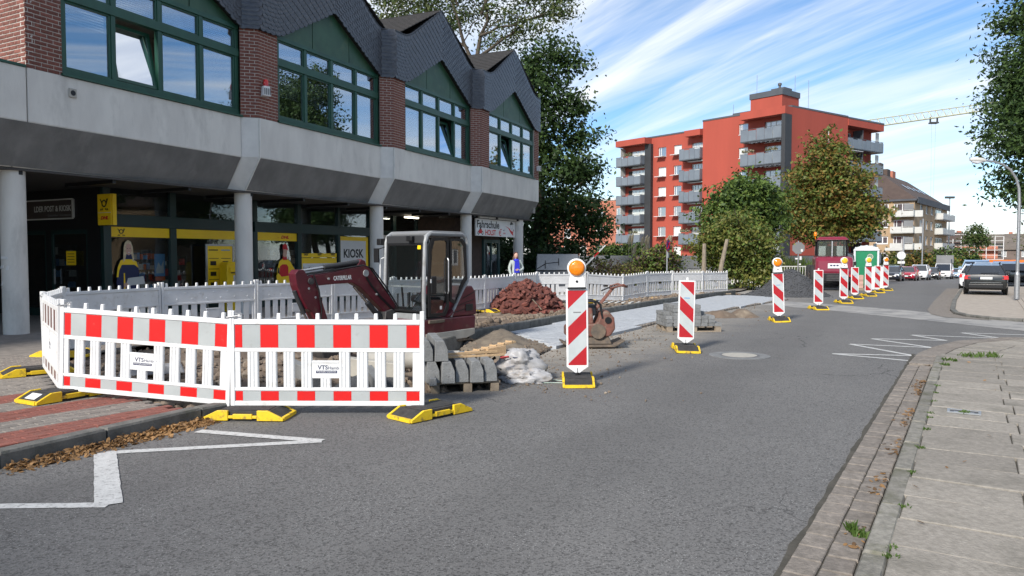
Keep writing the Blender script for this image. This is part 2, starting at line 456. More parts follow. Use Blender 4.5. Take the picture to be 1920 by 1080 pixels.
M = dict(
    white_plastic=mat('white_plastic', (0.74, 0.74, 0.735), (0.65, 0.65, 0.64), 2.5, 0.40, dirt=((0.48, 0.45, 0.40), 7, 0.55, 0.85)),
    film_red=mat('film_red', (0.66, 0.008, 0.007), (0.57, 0.010, 0.009), 4, 0.34, dirt=((0.50, 0.12, 0.10), 13, 0.64, 0.82)),
    film_grey=mat('film_grey', (0.40, 0.42, 0.415), (0.35, 0.37, 0.365), 3, 0.32, dirt=((0.28, 0.27, 0.25), 11, 0.60, 0.82)),
    film_dull_red=mat('film_dull_red', (0.42, 0.010, 0.016), (0.35, 0.010, 0.016), 5, 0.35, dirt=((0.45, 0.30, 0.30), 24, 0.68, 0.74)),
    film_white=mat('film_white', (0.46, 0.49, 0.49), (0.40, 0.43, 0.435), 5, 0.35, dirt=((0.30, 0.30, 0.285), 10, 0.66, 0.85)),
    navy=flat('navy_print', (0.012, 0.02, 0.075)),
    rubber=mat('black_rubber', (0.022, 0.022, 0.022), (0.045, 0.043, 0.04), 14, 0.85, 0.25, 60),
    yellow=mat('yellow_plastic', (0.80, 0.55, 0.01), (0.70, 0.45, 0.015), 6, 0.55, 0.0, dirt=((0.13, 0.10, 0.05), 14, 0.54, 0.70)),
    steel=mat('galvanised_steel', (0.42, 0.43, 0.44), (0.33, 0.34, 0.35), 12, 0.45, metal=0.7),
    dark_steel=mat('dark_steel', (0.05, 0.05, 0.055), (0.09, 0.085, 0.08), 10, 0.5, metal=0.4),
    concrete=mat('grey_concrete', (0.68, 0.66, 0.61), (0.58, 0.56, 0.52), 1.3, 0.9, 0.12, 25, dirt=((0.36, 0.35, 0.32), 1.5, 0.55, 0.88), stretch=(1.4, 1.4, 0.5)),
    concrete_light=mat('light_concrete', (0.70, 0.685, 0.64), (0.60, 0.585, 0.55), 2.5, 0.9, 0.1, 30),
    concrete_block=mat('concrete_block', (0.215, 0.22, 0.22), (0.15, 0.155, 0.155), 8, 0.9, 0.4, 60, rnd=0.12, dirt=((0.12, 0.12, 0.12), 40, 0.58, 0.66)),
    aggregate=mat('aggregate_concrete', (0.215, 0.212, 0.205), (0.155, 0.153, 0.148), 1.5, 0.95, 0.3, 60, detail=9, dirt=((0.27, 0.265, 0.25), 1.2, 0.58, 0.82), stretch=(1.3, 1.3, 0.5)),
    kerb=mat('kerb_concrete', (0.17, 0.165, 0.15), (0.10, 0.10, 0.09), 6, 0.92, 0.35, 50, rnd=0.15, dirt=((0.06, 0.065, 0.045), 4, 0.55, 0.75)),
    kerb_light=mat('kerb_light', (0.26, 0.245, 0.21), (0.16, 0.152, 0.13), 18, 0.92, 0.45, 60, rnd=0.2, dirt=((0.10, 0.10, 0.06), 4, 0.50, 0.72)),
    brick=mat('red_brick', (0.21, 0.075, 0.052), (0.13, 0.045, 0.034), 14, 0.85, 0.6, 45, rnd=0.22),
    mortar=mat('mortar', (0.50, 0.46, 0.41), (0.40, 0.37, 0.33), 18, 0.95, 0.2),
    slate=mat('slate', (0.050, 0.054, 0.063), (0.028, 0.030, 0.036), 9, 0.34, 0.3, 30, rnd=0.5, dirt=((0.14, 0.14, 0.14), 16, 0.70, 0.80)),
    roof_tile=mat('dark_roof_tile', (0.028, 0.025, 0.023), (0.016, 0.015, 0.015), 6, 0.85, 0.3, 20, rnd=0.2, dirt=((0.17, 0.17, 0.16), 22, 0.70, 0.76)),
    green_wood=mat('green_paint', (0.014, 0.075, 0.045), (0.010, 0.055, 0.034), 3, 0.42, stretch=(1, 1, 0.4)),
    green_panel=mat('green_panel', (0.030, 0.090, 0.048), (0.018, 0.062, 0.036), 2.2, 0.5, dirt=((0.06, 0.10, 0.05), 3, 0.55, 0.75)),
    teal_dark=mat('dark_teal_paint', (0.008, 0.032, 0.030), (0.006, 0.024, 0.023), 3, 0.4),
    pane=glass('window_glass', refl=0.30, see=0.85),
    shop_glass=glass('shop_glass', refl=0.03, see=0.9, grazing=0.30),
    cab_glass=glass('cab_glass', (0.03, 0.035, 0.035), 0.02, 0.88, grazing=0.10),
    car_glass=glass('car_glass', (0.012, 0.014, 0.016), 0.14, 0.12),
    far_glass=glass('far_window_glass', (0.10, 0.11, 0.12), 0.34, 0.0),
    curtain=mat('white_curtain', (0.78, 0.78, 0.73), (0.55, 0.55, 0.52), 9, 0.9, stretch=(3, 3, 0.1)),
    blind=mat('white_blind', (0.80, 0.83, 0.86), (0.70, 0.74, 0.77), 30, 0.6, stretch=(0.1, 0.1, 3)),
    interior=flat('dark_interior', (0.05, 0.045, 0.04), 0.9),
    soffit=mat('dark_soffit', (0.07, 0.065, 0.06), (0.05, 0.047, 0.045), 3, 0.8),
    black=flat('black_paint', (0.012, 0.012, 0.013), 0.4),
    white=flat('white_paint', (0.70, 0.70, 0.69), 0.45),
    off_white=flat('off_white', (0.54, 0.54, 0.51), 0.6),
    yellow_print=mat('yellow_print', (0.90, 0.60, 0.008), (0.84, 0.54, 0.008), 3, 0.45),
    red_print=flat('red_print', (0.55, 0.012, 0.02)),
    blue_print=flat('blue_print', (0.10, 0.28, 0.52)),
    orange_print=flat('orange_print', (0.70, 0.09, 0.01)),
    skin=flat('skin', (0.55, 0.34, 0.26), 0.55),
    blond=mat('blond_hair', (0.66, 0.55, 0.36), (0.45, 0.36, 0.22), 20, 0.6),
    maroon=mat('maroon_paint', (0.105, 0.007, 0.017), (0.075, 0.006, 0.013), 4, 0.42, dirt=((0.12, 0.08, 0.06), 6, 0.55, 0.80), coat=0.1),
    maroon_bright=mat('bright_maroon_paint', (0.22, 0.014, 0.036), (0.17, 0.012, 0.030), 3, 0.3, coat=0.4),
    cab_grey=mat('cab_grey_paint', (0.31, 0.32, 0.325), (0.23, 0.24, 0.245), 4, 0.45, dirt=((0.17, 0.155, 0.13), 7, 0.54, 0.80)),
    cream=mat('cream_paint', (0.42, 0.40, 0.35), (0.33, 0.31, 0.27), 5, 0.6),
    seat=flat('black_seat', (0.02, 0.02, 0.021), 0.8),
    wood=mat('raw_wood', (0.52, 0.36, 0.20), (0.40, 0.27, 0.15), 12, 0.8, 0.2, rnd=0.15, stretch=(1, 6, 6)),
    grey_wood=mat('weathered_wood', (0.27, 0.22, 0.16), (0.18, 0.145, 0.11), 10, 0.9, 0.3, rnd=0.2),
    bag=mat('white_bag', (0.40, 0.40, 0.41), (0.27, 0.265, 0.26), 3, 0.5, 0.35, 5, dirt=((0.30, 0.26, 0.22), 5, 0.52, 0.72)),
    rust=mat('rusty_red_paint', (0.20, 0.075, 0.055), (0.12, 0.055, 0.04), 8, 0.75, 0.2, 30, dirt=((0.20, 0.16, 0.12), 7, 0.52, 0.72)),
    rust_plate=mat('muddy_steel', (0.16, 0.12, 0.085), (0.09, 0.075, 0.06), 9, 0.8, 0.3, 30),
    amber=mat('amber_lens', (0.85, 0.25, 0.004), (0.75, 0.18, 0.004), 26, 0.12, 0.3, coat=0.6),
    amber_pale=mat('yellow_lens', (0.88, 0.50, 0.02), (0.80, 0.42, 0.02), 26, 0.12, 0.3, coat=0.6),
    soil=mat('brown_soil', (0.17, 0.125, 0.09), (0.095, 0.072, 0.054), 2.6, 1.0, 0.9, 18, detail=10, dirt=((0.30, 0.245, 0.18), 1.3, 0.50, 0.70)),
    clod=mat('earth_clod', (0.20, 0.155, 0.115), (0.12, 0.092, 0.07), 6, 1.0, 0.4, 30, dirt=((0.32, 0.27, 0.21), 3, 0.55, 0.7)),
    sand=mat('damp_sand', (0.20, 0.165, 0.122), (0.125, 0.102, 0.078), 5, 1.0, 0.5, 70, detail=9),
    gravel=mat('dark_gravel', (0.040, 0.042, 0.046), (0.075, 0.078, 0.083), 26, 0.9, 0.8, 40),
    gravel_stone=mat('gravel_stone', (0.085, 0.088, 0.093), (0.04, 0.042, 0.046), 12, 0.85, 0.2),
    pav_red=mat('red_paver', (0.25, 0.085, 0.062), (0.19, 0.07, 0.052), 7, 0.9, 0.25, 60, rnd=0.14, dirt=((0.24, 0.19, 0.15), 5, 0.60, 0.8)),
    pav_grey=mat('grey_paver', (0.225, 0.20, 0.175), (0.165, 0.148, 0.13), 7, 0.92, 0.25, 60, rnd=0.14, dirt=((0.12, 0.10, 0.085), 5, 0.58, 0.8)),
    pav_new=mat('pale_new_paver', (0.40, 0.42, 0.44), (0.33, 0.35, 0.37), 9, 0.9, 0.15, 60, rnd=0.08, dirt=((0.30, 0.27, 0.23), 1.6, 0.60, 0.82)),
    pav_tan=mat('tan_paver', (0.36, 0.315, 0.265), (0.28, 0.245, 0.205), 6, 0.9, 0.2, 60, rnd=0.1),
    slab=mat('worn_slab', (0.305, 0.278, 0.238), (0.215, 0.195, 0.166), 26, 0.92, 0.5, 60, rnd=0.15, detail=8, dirt=((0.12, 0.112, 0.09), 2.0, 0.50, 0.80)),
    gutter=mat('gutter_stone', (0.24, 0.21, 0.18), (0.15, 0.132, 0.113), 20, 0.92, 0.4, 70, rnd=0.14, dirt=((0.11, 0.095, 0.075), 4, 0.56, 0.78)),
    joint=mat('joint_earth', (0.075, 0.068, 0.055), (0.045, 0.042, 0.032), 9, 1.0, 0.3),
    leaf_litter=leafmat('dry_leaves', (0.07, 0.04, 0.02), (0.42, 0.24, 0.10)),
    weed=leafmat('weed_leaves', (0.10, 0.16, 0.035), (0.05, 0.10, 0.02)),
    grass=mat('grass', (0.07, 0.12, 0.025), (0.11, 0.14, 0.04), 6, 1.0, 0.6, 40),
    verge=mat('grey_verge', (0.33, 0.31, 0.28), (0.26, 0.25, 0.22), 1.2, 1.0, 0.2, 20),
    red_wall=mat('red_render', (0.37, 0.068, 0.043), (0.31, 0.058, 0.037), 0.5, 0.9, stretch=(1.2, 1.2, 0.16), lo=0.3, hi=0.7),
    anthracite=mat('anthracite', (0.075, 0.082, 0.092), (0.062, 0.068, 0.076), 1.5, 0.5),
    anthracite_dark=mat('dark_anthracite', (0.030, 0.031, 0.034), (0.025, 0.026, 0.028), 1.5, 0.6),
    balcony_panel=mat('balcony_panel', (0.16, 0.185, 0.21), (0.13, 0.15, 0.175), 0.8, 0.35),
    beige_wall=mat('beige_brick_wall', (0.40, 0.285, 0.175), (0.34, 0.24, 0.145), 0.6, 0.9, rnd=0.0),
    brown_roof=mat('brown_roof', (0.085, 0.058, 0.046), (0.062, 0.042, 0.034), 1.1, 0.85),
    salmon_wall=mat('salmon_brick_wall', (0.42, 0.16, 0.10), (0.36, 0.13, 0.085), 0.8, 0.9),
    grey_wall=mat('grey_render', (0.20, 0.205, 0.21), (0.165, 0.17, 0.175), 0.9, 0.9),
    dark_wall=mat('slate_grey_wall', (0.075, 0.082, 0.095), (0.06, 0.066, 0.076), 0.9, 0.8),
    bark=mat('bark', (0.095, 0.075, 0.055), (0.05, 0.04, 0.03), 5, 0.95, 0.6, 12, stretch=(4, 4, 0.7)),
    pale_bark=mat('pale_bark', (0.30, 0.25, 0.19), (0.17, 0.14, 0.105), 5, 0.95, 0.6, 12, stretch=(4, 4, 0.7)),
    toilet_green=mat('toilet_green', (0.004, 0.20, 0.085), (0.004, 0.17, 0.07), 2, 0.4),
    toilet_roof=flat('toilet_roof', (0.62, 0.66, 0.68), 0.35),
    crane=flat('crane_yellow', (0.52, 0.50, 0.30), 0.5),
    tyre=mat('tyre', (0.018, 0.018, 0.019), (0.03, 0.03, 0.03), 14, 0.8),
    chrome=flat('alloy', (0.5, 0.51, 0.52), 0.25, metal=0.9),
    red_lamp=flat('red_lamp', (0.55, 0.02, 0.015), 0.15, coat=0.5),
    clear_lamp=flat('clear_lamp', (0.70, 0.72, 0.75), 0.12, coat=0.5),
    paint_line=mat('road_paint', (0.56, 0.56, 0.54), (0.46, 0.46, 0.445), 12, 0.75, 0.2, 80, dirt=((0.17, 0.165, 0.16), 30, 0.53, 0.70)),
)
def asphalt():
    m = bpy.data.materials.new('asphalt')
    m.use_nodes = True
    t = m.node_tree
    bs = t.nodes['Principled BSDF']
    bs.inputs['Roughness'].default_value = 0.82
    bs.inputs['Specular IOR Level'].default_value = 0.35
    tc = nd(t, 'ShaderNodeTexCoord')
    P = tc.outputs['Object']
    def noise(s, d=6, r=0.6):
        n = nd(t, 'ShaderNodeTexNoise'); n.inputs['Scale'].default_value = s; n.inputs['Detail'].default_value = d; n.inputs['Roughness'].default_value = r
        t.links.new(P, n.inputs['Vector'])
        return n.outputs[0]
    def rng(x, a, b, c=0.0, d=1.0, sm=False):
        n = nd(t, 'ShaderNodeMapRange')
        if sm: n.interpolation_type = 'SMOOTHSTEP'
        for i, v in enumerate((a, b, c, d)): n.inputs[i + 1].default_value = v
        t.links.new(x, n.inputs[0]); return n.outputs[0]
    def mix(f, a, b):
        n = nd(t, 'ShaderNodeMix', data_type='RGBA')
        t.links.new(f, n.inputs[0])
        for i, v in ((6, a), (7, b)):
            if isinstance(v, tuple): n.inputs[i].default_value = rgba(v)
            else: t.links.new(v, n.inputs[i])
        return n.outputs[2]
    def ma(op, a, b):
        n = nd(t, 'ShaderNodeMath', operation=op, use_clamp=False)
        for i, v in enumerate((a, b)):
            if isinstance(v, (int, float)): n.inputs[i].default_value = v
            else: t.links.new(v, n.inputs[i])
        return n.outputs[0]
    col = mix(rng(noise(0.35), 0.35, 0.65), (0.132, 0.129, 0.125), (0.160, 0.156, 0.150))
    vo = nd(t, 'ShaderNodeTexVoronoi'); vo.inputs['Scale'].default_value = 80
    t.links.new(P, vo.inputs['Vector'])
    sepc = nd(t, 'ShaderNodeSeparateColor'); t.links.new(vo.outputs['Color'], sepc.inputs[0])
    col = mix(rng(sepc.outputs[0], 0.0, 0.5), (0.052, 0.051, 0.049), col)
    dot = ma('MULTIPLY', rng(sepc.outputs[1], 0.62, 0.90), rng(vo.outputs['Distance'], 0.42, 0.16))
    dot = ma('MULTIPLY', dot, rng(noise(1.1, 3), 0.30, 0.60))
    col = mix(dot, col, (0.40, 0.40, 0.385))
    # pale dust trodden out of the work area: strongest along its edge
    sx = nd(t, 'ShaderNodeSeparateXYZ'); t.links.new(P, sx.inputs[0])
    d = ma('ADD', ma('ADD', ma('MULTIPLY', sx.outputs[0], 0.872), ma('MULTIPLY', sx.outputs[1], -0.489)), 5.82)  # metres from the bay's edge
    f = ma('MULTIPLY', rng(ma('ADD', d, ma('MULTIPLY', noise(0.7, 8, 0.7), 3.2)), 4.2, 1.6, sm=True), rng(sx.outputs[1], 8.0, 12.5, sm=True))
    f = ma('MULTIPLY', f, rng(noise(3.0, 8, 0.7), 0.12, 0.52))
    col = mix(ma('MULTIPLY', f, 0.95), col, (0.36, 0.325, 0.27))
    # faint worn lanes and hairline seams
    wv = rng(noise(0.16, 4), 0.40, 0.62)
    col = mix(ma('MULTIPLY', wv, 0.22), col, (0.165, 0.16, 0.152))
    # old repair lanes, oil spots and hairline cracks
    lane = rng(ma('ADD', ma('MULTIPLY', ma('SINE', ma('MULTIPLY', d, 2.3), 0.0), 0.5), noise(0.5, 5)), 0.55, 0.95, sm=True)
    col = mix(ma('MULTIPLY', lane, 0.16), col, (0.055, 0.054, 0.053))
    col = mix(ma('MULTIPLY', rng(noise(0.9, 7, 0.7), 0.60, 0.74), 0.35), col, (0.050, 0.049, 0.048))
    vc = nd(t, 'ShaderNodeTexVoronoi', feature='DISTANCE_TO_EDGE'); vc.inputs['Scale'].default_value = 0.33
    wp = nd(t, 'ShaderNodeVectorMath', operation='MULTIPLY_ADD'); wn_ = nd(t, 'ShaderNodeTexNoise'); wn_.inputs['Scale'].default_value = 1.6; wn_.inputs['Detail'].default_value = 6
    t.links.new(P, wn_.inputs['Vector']); t.links.new(wn_.outputs['Color'], wp.inputs[0]); wp.inputs[1].default_value = (0.9, 0.9, 0); t.links.new(P, wp.inputs[2]); t.links.new(wp.outputs[0], vc.inputs['Vector'])
    crack = ma('MULTIPLY', rng(vc.outputs['Distance'], 0.0035, 0.0012), rng(noise(0.22, 2), 0.52, 0.60))
    col = mix(ma('MULTIPLY', crack, 0.7), col, (0.022, 0.021, 0.020))
    far = rng(sx.outputs[1], 10, 30, sm=True)
    col = mix(ma('MULTIPLY', far, 0.35), col, (0.15, 0.148, 0.146))
    t.links.new(col, bs.inputs['Base Color'])
    bp = nd(t, 'ShaderNodeBump'); bp.inputs['Strength'].default_value = 0.35; bp.inputs['Distance'].default_value = 0.006
    t.links.new(vo.outputs['Distance'], bp.inputs['Height']); t.links.new(bp.outputs[0], bs.inputs['Normal'])
    return m
M['asphalt'] = asphalt()
def car_paint(name, c):
    M[name] = flat(name, c, 0.28, coat=0.8); return M[name]

# ================================================================ GROUND
def sheet(name, poly, z, m, kind='structure', thick=None):
    mb = MB()
    top = [(x, y, z + gz(y)) for x, y in poly]
    mb.poly(top)
    if thick:
        n = len(poly)
        bot = [(x, y, z - thick + gz(y)) for x, y in poly]
        for i in range(n):
            mb.poly([top[i], bot[i], bot[(i + 1) % n], top[(i + 1) % n]])
    o = mb.build(name, m, kind=kind)
    me = o.data
    b = bmesh.new(); b.from_mesh(me); bmesh.ops.triangulate(b, faces=b.faces); bmesh.ops.recalc_face_normals(b, faces=b.faces); b.to_mesh(me); b.free()
    return o
def gz(y):
    return -0.022 * min(100.0, max(0.0, y - 40.0))
mb = MB()
for y0, y1 in ((-80, 40), (40, 140), (140, 1600)):
    mb.poly([(-900, y0, -0.45 + gz(y0)), (900, y0, -0.45 + gz(y0)), (900, y1, -0.45 + gz(y1)), (-900, y1, -0.45 + gz(y1))])
GROUND = mb.build('ground', M['verge'], kind='structure')
# the road: near piece, sloping piece, far piece
ASPH = [(-14, -12), (-7.2, 0.5), (-4.02, 5.74), (-3.1, 7.5), (-2.6, 8.35), (-0.5, 9.2), (0.1, 11.2), (0.72, 13.2), (2.16, 15.7), (3.9, 18.94), (7.82, 24.6), (10.4, 28.2), (11.2, 31), (13.5, 34.5), (17.0, 40)]
mb = MB()
mb.poly([(x, y, 0) for x, y in ASPH] + [(60, 40, 0), (60, -12, 0)])
mb.poly([(17, 40, 0), (14, 140, gz(140)), (140, 140, gz(140)), (60, 40, 0)])
mb.poly([(14, 140, gz(140)), (60, 420, gz(140)), (420, 420, gz(140)), (140, 140, gz(140))])
ROAD = mb.build('road', M['asphalt'], kind='structure')
b = bmesh.new(); b.from_mesh(ROAD.data); bmesh.ops.triangulate(b, faces=b.faces); b.to_mesh(ROAD.data); b.free()

def scatter_inst(name, me, spots, parent, maxn, key=None):
    """The first spots become objects that share a mesh, the rest one stuff mesh."""
    spots = sorted(spots, key=key or (lambda s: s[0] ** 2 + s[1] ** 2))
    for (x, y, z, rz, tx, ty) in spots[:maxn]:
        link(name, me, parent, loc=(x, y, z), rot=(tx, ty, rz))
    rest = spots[maxn:]
    if rest:
        base = np.array([v.co[:] for v in me.vertices])
        fs = [tuple(p.vertices) for p in me.polygons]
        nv = len(base)
        vs, ff = [], []
        for i, (x, y, z, rz, tx, ty) in enumerate(rest):
            c, s = math.cos(rz), math.sin(rz)
            q = base.copy()
            zz = q[:, 2] + q[:, 1] * tx - q[:, 0] * ty
            vs.append(np.stack([q[:, 0] * c - q[:, 1] * s + x, q[:, 0] * s + q[:, 1] * c + y, zz + z], 1))
            ff += [tuple(k + i * nv for k in f) for f in fs]
        m2 = bpy.data.meshes.new(name)
        m2.from_pydata(np.concatenate(vs).tolist(), [], ff)
        for mt in me.materials:
            m2.materials.append(mt)
        m2.update()
        link(name, m2, parent, kind='stuff')

def paver_mesh(name, l, w, h, m, ch=0.006):
    mb = MB()
    a, b = l / 2, w / 2
    p = [(-a, -b, -h), (a, -b, -h), (a, b, -h), (-a, b, -h), (-a, -b, -ch), (a, -b, -ch), (a, b, -ch), (-a, b, -ch),
         (-a + ch, -b + ch, 0), (a - ch, -b + ch, 0), (a - ch, b - ch, 0), (-a + ch, b - ch, 0)]
    mb.add(p, [(8, 9, 10, 11)] + [(i, (i + 1) % 4, 4 + (i + 1) % 4, 4 + i) for i in range(4)] + [(4 + i, 4 + (i + 1) % 4, 8 + (i + 1) % 4, 8 + i) for i in range(4)])
    return mb.mesh(name, m)

def pave(parent, name, o, ax, L, Wd, ilo, ihi, jlo, jhi, gap, z, h, mt, test, maxn=300, stagger=0.5, jit=0.003, tilt=0.006, pick=None, perp=None):
    """Rows of stones: i runs along ax, j across."""
    ay = perp or (-ax[1], ax[0])
    rz = math.atan2(ax[1], ax[0])
    kinds = {}
    for j in range(jlo, jhi):
        for i in range(ilo, ihi):
            u = (i + (stagger * (j % 2))) * L
            v = j * Wd
            x, y = o[0] + ax[0] * u + ay[0] * v, o[1] + ax[1] * u + ay[1] * v
            if not test(x, y):
                continue
            mm = pick(i, j, x, y) if pick else mt
            kinds.setdefault(mm, []).append((x, y, z + random.uniform(-jit, jit), rz + random.uniform(-0.012, 0.012), random.uniform(-tilt, tilt), random.uniform(-tilt, tilt)))
    tot = sum(len(s) for s in kinds.values())
    for mm, sp in kinds.items():
        scatter_inst(name, paver_mesh(name, L - gap, Wd - gap, h, M[mm]), sp, parent, int(maxn * len(sp) / max(1, tot)) if tot > maxn else len(sp))

# ---- pavement by the shops
FENCE = [(-4.98, 8.1), (-6.2, 9.75), (-7.06, 11.6), (-6.40, 13.45), (-5.22, 15.05), (-4.05, 16.65), (-2.95, 18.3), (-1.87, 19.9), (-0.79, 21.5), (0.07, 23.3), (0.83, 25.1), (2.59, 26.0), (4.10, 27.3), (5.29, 28.9), (6.58, 30.45), (8.15, 31.6), (9.59, 32.9)]
LPAV = [(-60, -12), (-14.15, -12), (-7.35, 0.5), (-4.17, 5.74), (-3.3, 7.35), (-4.3, 8.2)] + FENCE[:] + [(10.5, 34), (12.5, 38), (10, 40), (-60, 40)]
lp = sheet('pavement', LPAV, 0.10, M['pav_grey'])
kd = Vector((0.58, 0.815, 0)).normalized()
kn = (-kd.y, kd.x)
def left_ok(x, y):
    return inside_l(x, y) and -10.5 < x and 4.2 < y < 17 and (x - (-7.06)) * 0.5 - 0 < 9 and x < -3.35
inside_l = inside(LPAV)
def stripe(i, j, x, y):
    d = -((x + 3.35) * kn[0] + (y - 7.2) * kn[1]) * -1
    d = (x + 3.35) * kn[0] + (y - 7.2) * kn[1]
    along = (x + 3.35) * kd.x + (y - 7.2) * kd.y
    k = int(d / 0.5)
    return 'pav_red' if (k % 2 == 0 and 0 <= d < 2.5 and along < 1.15) else 'pav_grey'
pave(lp, 'paver', (-3.42, 7.2), (kd.x, kd.y), 0.2, 0.1, -60, 60, 0, 62, 0.006, 0.115, 0.03, 'pav_grey', lambda x, y: inside_l(x, y) and -10.5 < x < -3.3 and 4.0 < y < 15.5, 300, pick=stripe)
def kerb_run(parent, pts, w, h, ztop, mt, ln=1.0, gap=0.012, name='kerb_stone'):
    """Kerb stones laid end to end along a polyline (its road side edge); width to the first point's left."""
    segs = []
    for (a, b2) in zip(pts[:-1], pts[1:]):
        L = math.dist(a, b2); n = max(1, round(L / ln))
        d = ((b2[0] - a[0]) / L, (b2[1] - a[1]) / L); nn = (-d[1] * (1 if w > 0 else -1), d[0] * (1 if w > 0 else -1))
        for i in range(n):
            l = L / n
            segs.append((a[0] + d[0] * (i + .5) * l + nn[0] * abs(w) / 2, a[1] + d[1] * (i + .5) * l + nn[1] * abs(w) / 2, l, math.atan2(d[1], d[0])))
    for (x, y, l, rz) in segs:
        mb = MB(); a, c = (l - gap) / 2, abs(w) / 2
        mb.taper(-a, a, -c, c, -h, -0.02, 0.004, 0.004)
        mb.taper(-a + .004, a - .004, -c + .004, c - .004, -0.02, 0.0, 0.008, 0.012)
        link(name, mb.mesh(name, M[mt]), parent, loc=(x, y, ztop + gz(y) + random.uniform(-.004, .004)), rot=(random.uniform(-.012, .012), random.uniform(-.006, .006), rz))
KL = [(-14.0, -12), (-7.2, 0.5), (-4.02, 5.74), (-3.62, 6.55), (-3.15, 7.45), (-2.75, 8.1)]
lk = thing('roadside_kerb', 'weathered dark kerb with dry leaves lying in its gutter', 'kerb', (0, 0, 0)); lk['kind'] = 'structure'
kerb_run(lk, KL[1:], 0.16, 0.35, 0.135, 'kerb')

# ---- dug up strip between fence and new kerb edging
EDGE = [(-1.35, 13.1), (-0.67, 15.0), (1.28, 18.7), (5.45, 25.98), (8.3, 30.4), (9.6, 32.1)]
DIRT = FENCE[:] + [(10.2, 32.6)] + EDGE[::-1] + [(0.6, 13.1), (0.15, 11.2), (-0.45, 9.15), (-2.55, 8.3), (-3.3, 7.4), (-4.3, 7.9)]
din = inside(DIRT)
def fb(x, y, s, o=4):
    return mnoise.fractal(Vector((x * s, y * s, 3.7)), 0.9, 2.1, o)
def dirt_h(x, y):
    h = 0.045 * fb(x, y, 0.9) + 0.035 * fb(x, y, 3.1, 3) + 0.03
    h += -0.34 * math.exp(-(((x + 1.35) / 1.35) ** 2 + ((y - 13.0) / 1.9) ** 2) ** 2)
    h += 0.22 * math.exp(-(((x + 3.2) / 0.55) ** 2 + ((y - 9.6) / 0.8) ** 2)) + 0.15 * math.exp(-(((x + 1.9) / 0.5) ** 2 + ((y - 10.0) / 0.6) ** 2))
    # a low bank of spoil along the new edging
    d = (x + 0.67) * -0.868 + (y - 15.0) * 0.497
    if y > 14.5:
        h += 0.10 * math.exp(-((d - 0.75) / 0.45) ** 2) * (0.6 + 0.8 * fb(x, y, 1.3, 3))
    return h
def height_mesh(name, test, x0, x1, y0, y1, st, hf, mt, kind, rim=None):
    nx, ny = int((x1 - x0) / st) + 1, int((y1 - y0) / st) + 1
    idx, vs, fs = {}, [], []
    for j in range(ny):
        for i in range(nx):
            x, y = x0 + i * st, y0 + j * st
            if test(x, y) or test(x + st, y) or test(x, y + st) or test(x - st, y) or test(x, y - st):
                idx[i, j] = len(vs)
                vs.append((x, y, hf(x, y) + gz(y)))
    for (i, j) in idx:
        if all(k in idx for k in ((i + 1, j), (i + 1, j + 1), (i, j + 1))):
            fs.append((idx[i, j], idx[i + 1, j], idx[i + 1, j + 1], idx[i, j + 1]))
    me = bpy.data.meshes.new(name); me.from_pydata(vs, [], fs); me.materials.append(M[mt]); me.shade_smooth(); me.update()
    return link(name, me, kind=kind)
def edge_fade(poly, w):
    def f(x, y):
        d = 1e9
        for i in range(len(poly)):
            (ax, ay), (bx, by) = poly[i], poly[(i + 1) % len(poly)]
            L2 = (bx - ax) ** 2 + (by - ay) ** 2
            t = max(0, min(1, ((x - ax) * (bx - ax) + (y - ay) * (by - ay)) / L2))
            d = min(d, math.hypot(x - ax - t * (bx - ax), y - ay - t * (by - ay)))
        return min(1, d / w)
    return f
rim = [(0.6, 13.1), (0.15, 11.2), (-0.45, 9.15), (-2.55, 8.3), (-3.3, 7.4)]
def near_rim(x, y):
    d = 1e9
    for (ax, ay), (bx, by) in zip(rim[:-1], rim[1:]):
        L2 = (bx - ax) ** 2 + (by - ay) ** 2
        t = max(0, min(1, ((x - ax) * (bx - ax) + (y - ay) * (by - ay)) / L2))
        d = min(d, math.hypot(x - ax - t * (bx - ax), y - ay - t * (by - ay)))
    return d
def dirt_hh(x, y):
    h = dirt_h(x, y)
    d = near_rim(x, y)
    k = min(1, d / 0.6)
    if not din(x, y):
        return min(h, 0) - 0.06
    return h * k - 0.025 * (1 - k)
height_mesh('dug_up_ground', din, -7.4, 10.6, 7.0, 33.4, 0.11, dirt_hh, 'soil', 'structure')
# loose clods and broken stone lying about the dig
def clod_mesh(name, m, seed, n=8):
    mb = MB(); mb.blob((0, 0, 0), (1, 1, 0.7), 6, 4, 0.5, 1.4, seed); return mb.mesh(name, M[m])
def stuff_stones(name, m, spots, variants=6, rot=True):
    """Many small stones in one mesh: spots are (x, y, z, radius)."""
    bases = []
    for s in range(variants):
        mb = MB(); mb.blob((0, 0, 0), (1, 1, 0.75), 6, 4, 0.55, 1.3, s + 1)
        bases.append((np.array(mb.v, float), mb.f))
    vs, fs, off = [], [], 0
    for k, (x, y, z, r) in enumerate(spots):
        b0, f0 = bases[k % variants]
        a = random.uniform(0, 6.28); c, s = math.cos(a), math.sin(a); e = random.uniform(0.6, 1.0)
        q = np.stack([(b0[:, 0] * c - b0[:, 1] * s * e) * r + x, (b0[:, 0] * s + b0[:, 1] * c * e) * r + y, b0[:, 2] * r + z], 1)
        vs.append(q); fs += [tuple(i + off for i in f) for f in f0]; off += len(b0)
    me = bpy.data.meshes.new(name); me.from_pydata(np.concatenate(vs).tolist(), [], fs); me.materials.append(M[m]); me.update()
    return link(name, me, kind='stuff')
sp = []
